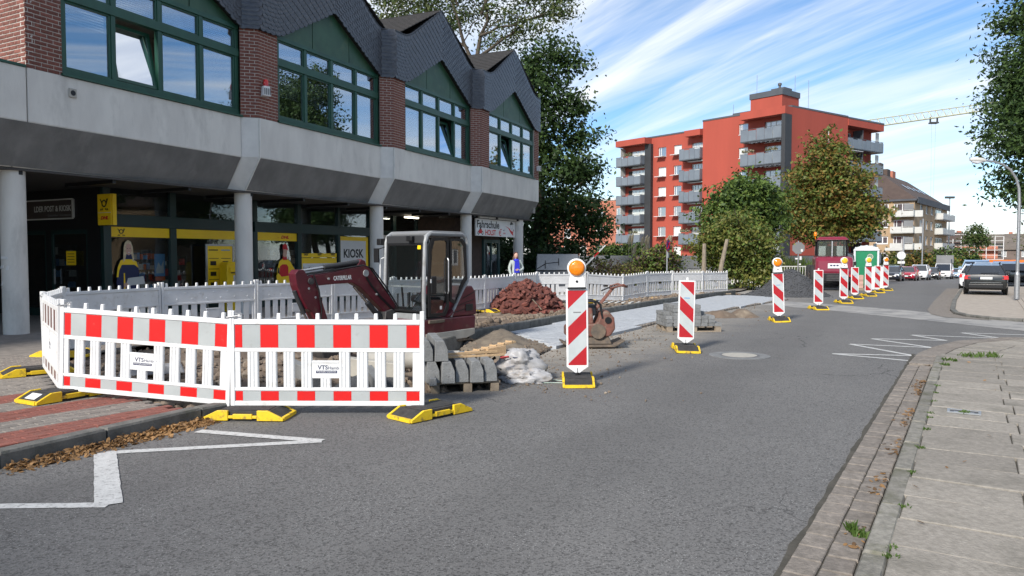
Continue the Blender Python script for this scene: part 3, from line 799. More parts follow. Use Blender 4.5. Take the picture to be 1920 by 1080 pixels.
while len(sp) < 3200:
    x, y = random.uniform(-7, 10), random.uniform(7.6, 32.8)
    if not din(x, y):
        continue
    d = (x + 0.67) * -0.868 + (y - 15.0) * 0.497
    wgt = 0.25 + (0.75 if (y > 14 and 0.2 < d < 1.5) else 0) + (0.6 if y < 11 else 0)
    if random.random() > wgt:
        continue
    r = random.choice([0.018, 0.025, 0.03, 0.04, 0.055, 0.075]) * random.uniform(0.7, 1.3)
    sp.append((x, y, dirt_hh(x, y) + r * 0.3, r))
stuff_stones('rubble', 'clod', sp)
# sand bed before the new paving
SAND = [(-0.95, 13.2), (-0.75, 14.9), (-0.2, 16.1), (0.75, 13.45), (0.45, 12.5), (-0.3, 12.2)]
sin_ = inside(SAND)
sf = edge_fade(SAND, 0.6)
height_mesh('sand_bed', sin_, -1.2, 1.0, 12.0, 16.3, 0.07, lambda x, y: (0.02 + (0.16 + 0.10 * math.exp(-(((x + .35) / .45) ** 2 + ((y - 14.6) / .7) ** 2)) + 0.07 * fb(x, y, 2.2) + .03 * fb(x, y, 6)) * sf(x, y)) if sin_(x, y) else -0.05, 'sand', 'structure')

# ---- new parking bay of pale stones behind a dark kerb edging
BAY = [(0.02, 15.75), (0.74, 13.36), (2.16, 15.7), (3.9, 18.94), (7.82, 24.6), (10.6, 28.4), (9.9, 30.5), (8.9, 30.9), (5.6, 25.9), (1.42, 18.65)]
bay = sheet('parking_bay', BAY, 0.0, M['sand'])
bi = inside(BAY)
pave(bay, 'paver', (0.76, 13.4), (0.503, 0.864), 0.2, 0.2, -10, 100, -20, 40, 0.007, 0.062, 0.075, 'pav_new', bi, 300, stagger=0.5, jit=0.001, tilt=0.002)
ek = thing('edging_kerb', 'new dark concrete edging between the dug up strip and the pale paving', 'kerb'); ek['kind'] = 'structure'
kerb_run(ek, EDGE, -0.13, 0.40, 0.215, 'kerb', 1.0, 0.008)
sr = thing('sett_row', 'row of small rough setts along the road side of the pale paving', 'kerb'); sr['kind'] = 'structure'
kerb_run(sr, [(0.80, 13.30), (2.20, 15.7), (3.94, 18.9), (7.86, 24.55), (10.6, 28.3)], 0.12, 0.12, 0.055, 'gutter', 0.22, 0.03, name='sett')

# ---- pavement on the other side, with its slabs, kerb and two rows of gutter stones
k2, w2 = (0.529, 0.8486), (0.8486, -0.529)
B0 = (1.80, 3.80)
def q2(a, c):
    return (B0[0] + k2[0] * a + w2[0] * c, B0[1] + k2[1] * a + w2[1] * c)
CURVE = [(6.05, 11.25), (6.75, 12.3), (7.5, 13.2), (8.56, 14.2), (9.9, 14.85), (11.2, 14.95), (12.4, 14.55), (14.5, 13.25), (24, 7.3)]
RP = [q2(-16, 0.0), q2(8.7, 0.0)] + CURVE + [(60, -16)]
rp_ = sheet('pavement', RP, 0.035, M['joint'])
gs = thing('gutter', 'two rows of rough stones between the asphalt and the low kerb', 'gutter'); gs['kind'] = 'structure'
gm = sheet('gutter_bed', [q2(-16, -0.345), q2(8.9, -0.345), q2(10.0, -0.1), q2(10.0, 0.02), q2(-16, 0.02)], 0.004, M['joint'])
spots = []
me = paver_mesh('gutter_stone', 0.205, 0.155, 0.02, M['gutter'])
for c in (-0.255, -0.09):
    a = -6.0
    while a < 9.3:
        x, y = q2(a + (0.1 if c < -.2 else 0), c)
        spots.append((x, y, 0.016 + random.uniform(-.003, .004) + (0.008 if c > -.2 else 0), math.atan2(k2[1], k2[0]) + random.uniform(-.03, .03), random.uniform(-.02, .02), random.uniform(-.02, .02)))
        a += 0.216
scatter_inst('gutter_stone', me, spots, gs, 300)
rk = thing('low_kerb', 'low pale kerb stones with moss in the joints beside the slab pavement', 'kerb'); rk['kind'] = 'structure'
kerb_run(rk, [q2(-4.5, 0.0), q2(9.6, 0.0)], -0.135, 0.2, 0.068, 'kerb_light', 0.92, 0.014)
pave(rp_, 'slab', q2(0.15, 0.505), w2, 0.75, 0.5, 0, 16, -9, 20, 0.011, 0.062, 0.04, 'slab', lambda x, y: (x - B0[0]) * k2[0] + (y - B0[1]) * k2[1] < 9.9 and (x - B0[0]) * w2[0] + (y - B0[1]) * w2[1] < 12, 300, stagger=-0.10, jit=0.004, tilt=0.008, perp=k2)
# fan of narrow stones round the corner, then a field of tan stones
def along_curve(pts, step):
    out = []
    for a, b2 in zip(pts[:-1], pts[1:]):
        L = math.dist(a, b2); n = max(1, round(L / step))
        out += [(a[0] + (b2[0] - a[0]) * i / n, a[1] + (b2[1] - a[1]) * i / n) for i in range(n)]
    return out + [pts[-1]]
cv = along_curve(CURVE, 0.24)
def offs(p, i, d):
    a, b2 = p[max(0, i - 2)], p[min(len(p) - 1, i + 2)]
    L = math.dist(a, b2); n = ((b2[1] - a[1]) / L, -(b2[0] - a[0]) / L)
    return (p[i][0] + n[0] * d, p[i][1] + n[1] * d)
for (d0, d1, m_) in ((0.02, 0.38, 'gutter'), (0.40, 1.0, 'slab'), (1.02, 1.6, 'slab')):
    for i in range(len(cv) - 1):
        a, b2, c, d = offs(cv, i, d0), offs(cv, i + 1, d0), offs(cv, i + 1, d1), offs(cv, i, d1)
        g = 0.03
        p = [(a[0] + (b2[0] - a[0]) * g, a[1] + (b2[1] - a[1]) * g), (b2[0] - (b2[0] - a[0]) * g, b2[1] - (b2[1] - a[1]) * g), (c[0] - (c[0] - d[0]) * g, c[1] - (c[1] - d[1]) * g), (d[0] + (c[0] - d[0]) * g, d[1] + (c[1] - d[1]) * g)]
        if a[0] > 17:
            break
        mb = MB()
        zt = 0.048 + random.uniform(-.003, .003)
        mb.hexa([(x, y, 0.0) for x, y in p] + [(x, y, zt) for x, y in p])
        mb.build('corner_stone', M[m_], rp_)
# far corner pavement
FK = [(23.2, 38.2), (16.42, 27.53), (13.5, 22.75), (12.75, 21.3), (12.5, 20.3), (12.6, 19.5), (13.05, 18.85), (14.2, 18.0), (20, 14.4), (32, 7)]
fp = sheet('pavement', FK[1:] + [(60, 7), (60, 40), (24.3, 40)], 0.04, M['pav_tan'])
fk = thing('corner_kerb', 'dark kerb round the far street corner below the parked cars', 'kerb'); fk['kind'] = 'structure'
kerb_run(fk, FK, 0.15, 0.3, 0.075, 'kerb', 0.8, 0.012)
fpi = inside([(16.7, 27.6), (13.75, 22.8), (13.0, 21.3), (12.78, 20.3), (12.9, 19.6), (13.3, 19.05), (14.4, 18.25), (20, 14.8), (27, 12), (27, 40), (24.8, 40)])
pave(fp, 'paver', (13.2, 19.2), (0.54, 0.84), 0.4, 0.16, -30, 60, -90, 20, 0.016, 0.064, 0.03, 'pav_tan', lambda x, y: fpi(x, y) and y < 29 and x < 25 and x * 0.84 - y * 0.54 > 0.9, 300, jit=0.002, tilt=0.004)
GUT = [(22.6, 38.4), (15.9, 27.8), (12.95, 23.0), (12.1, 21.3), (11.85, 20.2), (12.5, 19.2), (12.6, 20.3), (12.8, 21.3), (13.5, 22.75), (16.42, 27.53), (23.2, 38.2)]
sheet('gutter_bed', GUT, 0.012, M['gutter'])
# pale concrete strip patched across the junction
PATCH = [(9.9, 28.1), (10.9, 26.2), (12.25, 22.9), (12.9, 18.75), (14.6, 16.9), (20.5, 13.0), (19.8, 11.6), (13.4, 15.6), (11.5, 16.5), (10.66, 19.92), (9.5, 23.8), (8.6, 25.6)]
sheet('concrete_strip', PATCH, 0.004, mat('patch_concrete', (0.33, 0.32, 0.30), (0.25, 0.245, 0.235), 1.3, 0.95, 0.2, 40, detail=9, dirt=((0.17, 0.17, 0.17), 2.2, 0.48, 0.66)))
# farther pavements and verges
sheet('footpath', [(9.8, 33.0), (11.3, 31.1), (13.7, 34.6), (16.8, 40), (11, 40)], 0.03, M['verge'])
sheet('grass_verge', [(6.5, 32.6), (9.3, 33.4), (12.6, 39.0), (13.6, 42.5), (8, 44)], 0.13, M['grass'])

# ---- painted markings
def stripe_line(mb, a, b2, w):
    L = math.dist(a, b2); d = ((b2[0] - a[0]) / L, (b2[1] - a[1]) / L); n = (-d[1] * w / 2, d[0] * w / 2)
    k = max(2, int(L / .06)); up_, lo_ = [], []
    for i in range(k + 1):
        f = i / k; e1, e2 = 1 + random.uniform(-.008, .005) / w, 1 + random.uniform(-.008, .005) / w
        x, y = a[0] + (b2[0] - a[0]) * f, a[1] + (b2[1] - a[1]) * f
        up_.append((x + n[0] * e1, y + n[1] * e1, 0)); lo_.append((x - n[0] * e2, y - n[1] * e2, 0))
    mb.add(up_ + lo_, [(i, k + 1 + i, k + 2 + i, i + 1) for i in range(k)])
def zigzag(name, pts, ws, z):
    for i, (a, b2) in enumerate(zip(pts[:-1], pts[1:])):
        mb = MB(); stripe_line(mb, a, b2, ws[i])
        o = mb.build(name, M['paint_line'], kind='structure'); o.location.z = z + 0.0015 * (i % 2)
zigzag('road_marking', [(-4.6, 4.83), (-2.71, 4.90), (-3.46, 6.22), (-1.72, 6.62), (-3.0, 7.0)], [0.10, 0.17, 0.11, 0.12], 0.0045)
zz = [(6.42, 11.72), (5.50, 12.62), (6.76, 12.36), (6.44, 14.02), (7.70, 13.45), (7.30, 14.94), (8.62, 14.62), (8.50, 15.65), (10.0, 15.0), (9.83, 16.1), (12.2, 15.15)]
zigzag('road_marking', zz, [0.10] * 10, 0.0045)

# ---- manhole, valve cover
t = thing('manhole_cover', 'round manhole cover set in a pale concrete ring in the asphalt', 'manhole cover', (3.84, 12.42, 0))
mb = MB(); mb.lathe([(0.50, -0.02), (0.50, 0.006), (0.49, 0.009), (0.33, 0.009)], 40); mb.build('ring', M['concrete_block'], t)
mb = MB(); mb.lathe([(0.325, 0.0), (0.325, 0.011), (0.30, 0.011), (0.30, 0.008), (0.0, 0.0085)], 40); mb.build('iron_rim', mat('cast_iron', (0.16, 0.16, 0.165), (0.10, 0.10, 0.105), 14, 0.55, metal=0.5), t)
mb = MB(); mb.lathe([(0.285, 0.0), (0.285, 0.013), (0.27, 0.0135), (0.0, 0.0135)], 40); mb.build('lid', mat('lid_concrete', (0.40, 0.38, 0.33), (0.31, 0.295, 0.26), 20, 0.9, 0.3), t)
t = thing('valve_cover', 'small rectangular metal cover with moss sunk among the slabs', 'utility cover', (4.66, 7.56, 0.066), math.atan2(w2[1], w2[0]))
mb = MB(); mb.box(-.15, .15, -.10, -.075, 0, .012); mb.box(-.15, .15, .075, .10, 0, .012); mb.box(-.15, -.125, -.075, .075, 0, .012); mb.box(.125, .15, -.075, .075, 0, .012); mb.build('frame', M['steel'], t)
mb = MB(); mb.box(-.123, .123, -.073, .073, 0, .006); mb.build('lid', M['dark_steel'], t)
mb = MB(); mb.box(-.09, .09, -.055, -.025, .0062, .010); mb.build('rib', M['steel'], t)

# ---- leaves in the gutters, tufts in the joints
def leaf_scatter(name, spots, m, size, up=0.5):
    vs, fs = [], []
    for (x, y, z) in spots:
        s = size * random.uniform(0.5, 1.3)
        a = random.uniform(0, 6.28); t1 = random.uniform(-up, up); t2 = random.uniform(-up, up)
        M3 = Matrix.Rotation(a, 3, 'Z') @ Matrix.Rotation(t1, 3, 'X') @ Matrix.Rotation(t2, 3, 'Y')
        o = len(vs)
        for (u, v, w) in ((-s, 0, 0), (-.3 * s, -.45 * s, .12 * s), (.5 * s, -.4 * s, .05 * s), (s, 0, .16 * s), (.5 * s, .4 * s, .05 * s), (-.3 * s, .45 * s, .12 * s)):
            p = M3 @ Vector((u, v, w)); vs.append((x + p.x, y + p.y, z + p.z + 0.25 * s))
        fs.append((o, o + 1, o + 2, o + 3, o + 4, o + 5))
    me = bpy.data.meshes.new(name); me.from_pydata(vs, [], fs); me.materials.append(M[m]); me.update()
    return link(name, me, kind='stuff')
sp = []
while len(sp) < 1500:
    i = random.choice([1, 2, 2, 3, 3, 3, 4])
    a, b2 = KL[i], KL[i + 1]
    u = random.random()
    if i == 1 and u < 0.6: continue
    x, y = a[0] + (b2[0] - a[0]) * u, a[1] + (b2[1] - a[1]) * u
    if y > 7.5: continue
    L = math.dist(a, b2); n = ((b2[1] - a[1]) / L, -(b2[0] - a[0]) / L)
    d = 0.02 + abs(random.gauss(0, 0.10)) + 0.02
    sp.append((x + n[0] * d, y + n[1] * d, max(0, 0.06 - d * 0.4) * random.random()))
leaf_scatter('fallen_leaves', sp, 'leaf_litter', 0.027, 0.9)
sp = []
for _ in range(420):
    a = random.uniform(-0.8, 8.8); d = -0.02 - abs(random.gauss(0, 0.05))
    if mnoise.noise(Vector((a * 1.3, 4.2, 0))) < -0.1: continue
    x, y = q2(a, d); sp.append((x, y, 0.024))
for _ in range(40):
    x, y = q2(random.uniform(-.5, 9), random.uniform(.1, 3)); sp.append((x, y, 0.066))
leaf_scatter('fallen_leaves', sp, 'leaf_litter', 0.024, 0.6)
def tuft_stuff(name, spots, m, blades=24):
    vs, fs = [], []
    for (x, y, z, r, h) in spots:
        for _ in range(blades):
            a = random.uniform(0, 6.28); rr = r * math.sqrt(random.random()) * 0.6; b0 = random.uniform(0, 6.28)
            px, py = x + rr * math.cos(a), y + rr * math.sin(a)
            hh = h * random.uniform(0.4, 1.1); le = random.uniform(.2, .9) * hh
            o = len(vs); w = 0.006 + r * 0.03
            ca, sa = math.cos(b0), math.sin(b0)
            vs += [(px - sa * w, py + ca * w, z), (px + sa * w, py - ca * w, z), (px + ca * le * .5 + sa * w * .7, py + sa * le * .5 - ca * w * .7, z + hh * .7), (px + ca * le, py + sa * le, z + hh), (px + ca * le * .5 - sa * w * .7, py + sa * le * .5 + ca * w * .7, z + hh * .7)]
            fs.append((o, o + 1, o + 2, o + 3, o + 4))
    me = bpy.data.meshes.new(name); me.from_pydata(vs, [], fs); me.materials.append(M[m]); me.update()
    return link(name, me, kind='stuff')
sp = [(*q2(9.75, .45), .05, .30, .10), (*q2(9.95, .75), .05, .28, .09), (*q2(9.1, .22), .05, .2, .06), (*q2(8.5, .16), .05, .12, .05), (*q2(0.55, -.05), .02, .07, .05), (*q2(.62, -.1), .02, .05, .07)]
for a in (0.2, 0.35, 1.2, 2.05, 2.9, 3.7, 4.3, 4.5, 5.2, 5.9, 6.4):
    sp.append((*q2(a + random.uniform(-.1, .1), .142), .045, .06, .035))
sp.append((4.64, 7.52, .066, .10, .03))
tuft_stuff('weeds', sp, 'weed', 40)

# grit and crumbs trodden out over the asphalt by the work area
sp = []
while len(sp) < 1400:
    u = random.random(); e = [(-0.4, 9.2), (0.1, 11.2), (0.8, 13.3), (2.2, 15.7), (3.9, 18.9), (7.8, 24.6)]
    i = min(4, int(u * 5)); f = u * 5 - i
    x, y = e[i][0] + (e[i + 1][0] - e[i][0]) * f, e[i][1] + (e[i + 1][1] - e[i][1]) * f
    d = abs(random.gauss(0, .8)); r = random.choice([.004, .006, .008, .012, .018]) * random.uniform(.7, 1.3)
    sp.append((x + .87 * d, y - .49 * d, r * .5, r))
for _ in range(260):
    x, y = random.uniform(-.9, .75), random.uniform(12.3, 16)
    if sin_(x, y):
        r = random.uniform(.012, .04); sp.append((x, y, .13 * sf(x, y) + .03, r))
stuff_stones('grit', 'clod', sp)
# a frayed dark seam where the asphalt meets the gutter stones
mb = MB(); L_, R_ = [], []
for k in range(130):
    a = -6 + k * .125; w = .012 + .014 * random.random()
    c = -.345 - .018 * mnoise.noise(Vector((a * 2.1, 0, 0))) - .012 * random.random()
    L_.append((*q2(a, c - w), .0065)); R_.append((*q2(a, c + .03), .0065))
mb.add(L_ + R_, [(i, 130 + i, 131 + i, i + 1) for i in range(129)]); mb.build('asphalt_seam', M['joint'], None, kind='structure')

# ================================================================ SHOP BUILDING WITH GABLES
PO, PA = (-10.1, 15.0), math.atan2(0.887, 0.462)
PU, PN = (0.4620, 0.8869), (0.8869, -0.4620)
def pw(s, q, z=0.0):
    return (PO[0] + s * PU[0] + q * PN[0], PO[1] + s * PU[1] + q * PN[1], z)
post = thing('shop_building', 'brick and concrete shop building with four slate gables and green windows', 'building', (PO[0], PO[1], 0), PA)
BA = R(3.28); bc, bsn = math.cos(BA), math.sin(BA)
SB = [-0.13, 5.77, 11.67, 17.57]
LB = [5.59, 5.59, 5.59, 6.15]
Q0 = 0.85
def TB(i):
    def f(t, d, z):
        return (SB[i] + t * bc + d * bsn, -Q0 + t * bsn - d * bc, z)
    return f
ZC, ZK, ZS, DS = 5.33, 4.30, 3.44, 0.53
def extr(mb, T, sec, t0, t1, m=0):
    mb.prism(sec, lambda d, z: T(t0, d, z), lambda d, z: T(t1, d, z), m)
SEC = [(0, ZC), (-0.85, ZC), (-0.85, ZS), (-DS, ZS), (0, ZK)]
for i in range(4):
    T = TB(i)
    mb = MB(); extr(mb, T, SEC, 0.012, LB[i] - 0.012); mb.build('fascia_panel', M['concrete'], post, bev=0.012)
    e_ = .008; t0_ = -14 if i == 0 else .03
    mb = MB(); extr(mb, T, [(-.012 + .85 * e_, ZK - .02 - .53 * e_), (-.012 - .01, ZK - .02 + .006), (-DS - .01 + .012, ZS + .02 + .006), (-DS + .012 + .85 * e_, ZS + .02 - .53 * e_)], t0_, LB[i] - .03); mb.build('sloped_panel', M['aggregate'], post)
    if i == 0:
        mb = MB(); extr(mb, T, [(d - 0.004, z) for d, z in SEC], -14, -0.012); mb.build('fascia_panel', M['concrete'], post, bev=0.012)
        mb = MB(); extr(mb, T, [(0.02, ZC + .05), (-0.87, ZC + .05), (-0.87, ZC + .002), (0.02, ZC + .002)], -14, -0.02); mb.build('parapet_flashing', M['green_wood'], post)
    if i:
        P = TB(i - 1)
        a = [P(LB[i - 1], -0.012, z) for z in (ZC - .003, ZK)] + [P(LB[i - 1], -DS - .012, ZS)]
        b2 = [T(0, -0.012, z) for z in (ZC - .003, ZK)] + [T(0, -DS - .012, ZS)]
        a2 = [P(LB[i - 1], -0.84, ZC - .003), P(LB[i - 1], -0.84, ZS)]
        c2 = [T(0, -0.84, ZC - .003), T(0, -0.84, ZS)]
        mb = MB()
        mb.add(a + b2 + a2 + c2, [(0, 1, 4, 3), (1, 2, 5, 4), (0, 3, 8, 6), (2, 7, 9, 5), (6, 8, 9, 7)])
        mb.build('fascia_return', M['concrete_light'], post)
        mb = MB()
        for z0, z1, d0, d1 in ((ZC - .01, ZK, 0.006, 0.006), (ZK, ZS, 0.006, -DS)):
            mb.bar(T(0.0, d0, z0), T(0.0, d1, z1), 0.035, 0.035)
        mb.build('edge_rib', M['concrete_light'], post)

# ---- brick piers
def brick_mesh(seed):
    mb = MB()
    r = random.Random(seed)
    W2, H2 = 0.12, 0.0325
    n = 5
    top, pts = [], []
    for j in range(3):
        for i in range(n):
            x = -W2 + 2 * W2 * i / (n - 1); z = -H2 + H2 * j
            e = (i in (0, n - 1)) or j in (0, 2)
            pts.append((x, -0.006 - (0 if e else 0.0) - r.uniform(0.0, 0.010) * (0.4 if e else 1), z))
    fs = []
    for j in range(2):
        for i in range(n - 1):
            fs.append((j * n + i, j * n + i + 1, (j + 1) * n + i + 1, (j + 1) * n + i))
    rim_ = [0, 1, 2, 3, 4, 9, 14, 13, 12, 11, 10, 5]
    o = len(pts)
    for k in rim_:
        pts.append((pts[k][0], 0.02, pts[k][2]))
    for a in range(12):
        b2 = (a + 1) % 12
        fs.append((rim_[b2], rim_[a], o + a, o + b2))
    mb.add(pts, fs)
    return mb.mesh('brick', M['brick'])
BRK = [brick_mesh(s) for s in range(5)]
def scatter_mat(name, spots, maxn, stuffparent, mt):
    """spots: (local matrix, mesh, parent, sort key)."""
    spots.sort(key=lambda s: s[3])
    for Mx, me, pa, _ in spots[:maxn]:
        o = link(name, me, pa); o.matrix_local = Mx
    vs, fs, off = [], [], 0
    cache = {}
    for Mx, me, pa, _ in spots[maxn:]:
        if me not in cache:
            cache[me] = (np.array([v.co[:] for v in me.vertices]), [tuple(p.vertices) for p in me.polygons])
        q, f0 = cache[me]
        A = np.array(Mx)
        vs.append(q @ A[:3, :3].T + A[:3, 3]); fs += [tuple(i + off for i in f) for f in f0]; off += len(q)
    if vs:
        me = bpy.data.meshes.new(name); me.from_pydata(np.concatenate(vs).tolist(), [], fs); me.materials.append(M[mt]); me.update()
        link(name, me, stuffparent, kind='stuff')
bricks = []
def brick_face(p0, p1, z0, z1, parent, shift=0.0):
    """Fill the upright face p0-p1 (building coordinates) with single bricks."""
    d = Vector((p1[0] - p0[0], p1[1] - p0[1], 0)); L = d.length; d.normalize()
    a = math.atan2(d.y, d.x)
    nz = int((z1 - z0) / 0.083)
    ph = (z1 - z0) / nz
    for r in range(nz):
        x = -(0.125 if r % 2 else 0) - shift
        while x < L:
            a0, a1 = max(0, x), min(L, x + 0.232)
            if a1 - a0 > 0.04:
                c = (a0 + a1) / 2
                Mx = Matrix.Translation((p0[0] + d.x * c, p0[1] + d.y * c, z0 + (r + .5) * ph)) @ Matrix.Rotation(a + random.uniform(-.01, .01), 4, 'Z') @ Matrix.Diagonal(((a1 - a0) / 0.24, 1, 1, 1))
                w = pw(Mx.translation.x, -Mx.translation.y)
                bricks.append((Mx, random.choice(BRK), parent, w[0] ** 2 + w[1] ** 2))
            x += 0.25
def pier_quad(mb, pts, z0, z1, thick):
    """A thin upright slab behind a run of corner points."""
    for a, b2 in zip(pts[:-1], pts[1:]):
        d = Vector((b2[0] - a[0], b2[1] - a[1])).normalized(); n = (-d.y * thick, d.x * thick)
        mb.hexa([(a[0], a[1], z0), (b2[0], b2[1], z0), (b2[0] + n[0], b2[1] + n[1], z0), (a[0] + n[0], a[1] + n[1], z0), (a[0], a[1], z1), (b2[0], b2[1], z1), (b2[0] + n[0], b2[1] + n[1], z1), (a[0] + n[0], a[1] + n[1], z1)])
ZB = 7.66
for i in range(5):
    if i < 4:
        T = TB(i); c = T(0, -0.02, 0); e = T(0.73, -0.02, 0)
        s0 = (c[0] - 0.0, c[1] + 6.0) if i == 0 else TB(i - 1)(LB[i - 1], -0.02, 0)
        pts = [s0[:2], c[:2], e[:2]]
    else:
        T = TB(3); pts = [T(5.62, -0.02, 0)[:2], T(6.15, -0.02, 0)[:2]]
    mb = MB(); pier_quad(mb, pts, ZC + .001, ZB, 0.14)
    pier = mb.build('brick_pier', M['mortar'], post)
    if i == 0:
        # only the metre of end wall by the corner can be seen; the rest is plain masonry
        brick_face((pts[1][0], pts[1][1] + 1.75), pts[1], ZC + .05, ZB, pier)
    elif i < 4:
        brick_face(pts[0], pts[1], ZC, ZB, pier)
    brick_face(pts[-2], pts[-1], ZC, ZB, pier, 0.0 if i else 0.06)
scatter_mat('brick', bricks, 300, post, 'brick')

# ---- green window walls
def zb(t):
    h = lambda x: 7.68 + max(0.0, 1.36 * (1 - abs(x - 3.15) / 2.42))
    return sum(h(t + k * 0.12) for k in (-1.5, -.5, .5, 1.5)) / 4 if abs(t - 3.15) > 0.5 else h(t)
def zt(t):
    h = lambda x: 9.17 + max(0.0, 1.56 * (1 - abs(x - 3.15) / 2.30))
    return sum(h(t + k * 0.2) for k in (-1.5, -.5, .5, 1.5)) / 4 if abs(t - 3.15) > 0.6 else h(t)
TV = [0.73, 1.96, 3.16, 4.37, 5.58]
ROWS = ((5.54, 6.86), (7.12, 7.58))
TILT = {0: 1, 2: 2, 3: 1}
slates = []
def slate_mesh(seed):
    r = random.Random(seed); mb = MB(); w, h = 0.105, 0.115; k = r.uniform(0.85, 1.1)
    p = [(-w, h), (-w, -h * .35), (-w * .75, -h * .85), (-w * .2, -h * k), (w * .6, -h * .92), (w, -h * .6), (w, h)]
    f = [(x, -0.030 if z < 0 else -0.004 - 0.02 * (1 - z / h), z) for x, z in p]
    bk = [(x, 0.004, z) for x, z in p]
    mb.add(f + bk, [tuple(range(7))] + [(i, 7 + i, 7 + (i + 1) % 7, (i + 1) % 7) for i in range(7)])
    return mb.mesh('slate', M['slate'])
SLT = [slate_mesh(s) for s in range(4)]
def slate_at(p, ang, roll, parent):
    Mx = Matrix.Translation(p) @ Matrix.Rotation(ang, 4, 'Z') @ Matrix.Rotation(-roll, 4, 'Y') @ Matrix.Rotation(random.uniform(-.03, .03), 4, 'X')
    w = pw(p[0], -p[1]); slates.append((Mx, random.choice(SLT), parent, w[0] ** 2 + w[1] ** 2))
roof_rows = MB()
for i in range(4):
    T = TB(i)
    wroot = None
    mb = MB()
    def fb_(t0, t1, z0, z1, d0=-0.20, d1=-0.08):
        mb.hexa([T(t0, d1, z0), T(t1, d1, z0), T(t1, d0, z0), T(t0, d0, z0), T(t0, d1, z1), T(t1, d1, z1), T(t1, d0, z1), T(t0, d0, z1)])
    fb_(0.73, 5.60, 5.40, 5.52, -.20, -.06)
    fb_(0.73, 5.60, 6.90, 7.09, -.20, -.055)
    fb_(0.73, 5.60, 7.60, 7.72, -.20, -.06)
    for k, tv in enumerate(TV):
        w0, w1 = (0, .12) if k == 0 else ((-.10, .02) if k == 4 else (-.055, .055))
        fb_(tv + w0, tv + w1, 5.52, 6.90); fb_(tv + w0, tv + w1, 7.09, 7.60)
    # each light's own slim frame
    for k in range(4):
        t0, t1 = TV[k] + (.12 if k == 0 else .055), TV[k + 1] - (.10 if k == 3 else .055)
        for r, (z0, z1) in enumerate(((5.52, 6.90), (7.09, 7.60))):
            if r == 0 and TILT.get(i) == k: continue
            for a in ((t0, t0 + .04, z0, z1), (t1 - .04, t1, z0, z1)):
                fb_(*a, -.18, -.10)
            for a in ((t0 + .04, t1 - .04, z0, z0 + .04), (t0 + .04, t1 - .04, z1 - .04, z1)):
                fb_(*a, -.18, -.10)
    wf = mb.build('window_frame', M['green_wood'], post, bev=0.006)
    mb = MB(); extr(mb, T, [(0.05, 5.38), (-.2, 5.40), (-.2, 5.335), (0.05, 5.335)], 0.70, 5.62); mb.build('sill', M['green_wood'], wf)
    for k in range(4):
        t0, t1 = TV[k] + (.12 if k == 0 else .055) + .035, TV[k + 1] - (.10 if k == 3 else .055) - .035
        for r, (z0, z1) in enumerate(((5.55, 6.87), (7.12, 7.57))):
            if r == 0 and TILT.get(i) == k:
                # bottom hung sash, tilted into the room
                tl = R(11)
                def TS(t, d, z, T=T):
                    dz, dd = z - 5.54, d + 0.13
                    return T(t, -0.13 + dd * math.cos(tl) - dz * math.sin(tl), 5.54 + dz * math.cos(tl) + dd * math.sin(tl))
                sb = MB(TS)
                for a in ((t0 - .03, t0 + .045, 5.54, 6.87), (t1 - .045, t1 + .03, 5.54, 6.87), (t0 + .045, t1 - .045, 5.54, 5.61), (t0 + .045, t1 - .045, 6.79, 6.87)):
                    sb.box(a[0], a[1], -.17, -.11, a[2], a[3])
                sb.build('sash', M['green_wood'], wf)
                pm = MB(TS); pm.box(t0 + .04, t1 - .04, -.142, -.136, 5.6, 6.8); pm.build('pane', M['pane'], wf)
                continue
            pm = MB(); q = [T(t0, -.14, z0), T(t1, -.14, z0), T(t1, -.146, z0), T(t0, -.146, z0), T(t0, -.14, z1), T(t1, -.14, z1), T(t1, -.146, z1), T(t0, -.146, z1)]
            pm.hexa(q); pm.build('pane', M['pane'], wf)
            if r == 1 or (i, k) in ((0, 0), (1, 0), (1, 1), (2, 0), (2, 1), (3, 0), (3, 2), (3, 3)):
                zlo = z0 if r else (z1 - (0.35 if i == 0 else 0.75 if i == 1 else 1.3))
                bm_ = MB(); n = max(3, int((z1 - zlo) / .05))
                for s_ in range(n):
                    za = zlo + (z1 - zlo) * s_ / n; zc = za + .04
                    bm_.poly([T(t0, -.25, za), T(t1, -.25, za), T(t1, -.28, zc), T(t0, -.28, zc)])
                bm_.build('blind', M['blind'], wf, kind='stuff')
    # green boarded gable, three boards with dark joints
    tri = [(0.76, 7.725), (5.58, 7.725), (5.58, 7.80), (3.15, 9.16), (0.76, 7.80)]
    for a, b2 in ((0.7, 2.28), (2.31, 4.02), (4.05, 5.6)):
        pl = clip_poly(clip_poly(tri, -1, 0, -a), 1, 0, b2)
        gm_ = MB(); gm_.prism(pl, lambda t, z: T(t, -.09, z), lambda t, z: T(t, -.12, z)); gm_.build('gable_board', M['green_panel'], post)
    # slate hung band
    N = 60
    t_end = LB[i]
    ts = [t_end * j / N for j in range(N + 1)]
    bb = MB()
    for j in range(N):
        a, b2 = ts[j], ts[j + 1]
        bb.add([T(a, .05, zb(a)), T(b2, .05, zb(b2)), T(b2, .05, zt(b2)), T(a, .05, zt(a)), T(a, -.22, zb(a) - .0), T(b2, -.22, zb(b2)), T(b2, -.22, zt(b2)), T(a, -.22, zt(a))],
               [(0, 1, 2, 3), (4, 5, 1, 0), (3, 2, 6, 7), (7, 6, 5, 4)])
    if i == 3:
        bb.poly([T(t_end, .05, zb(t_end)), T(t_end, -6, zb(t_end)), T(t_end, -6, zt(t_end)), T(t_end, .05, zt(t_end))])
    band = bb.build('slate_band', M['roof_tile'], post)
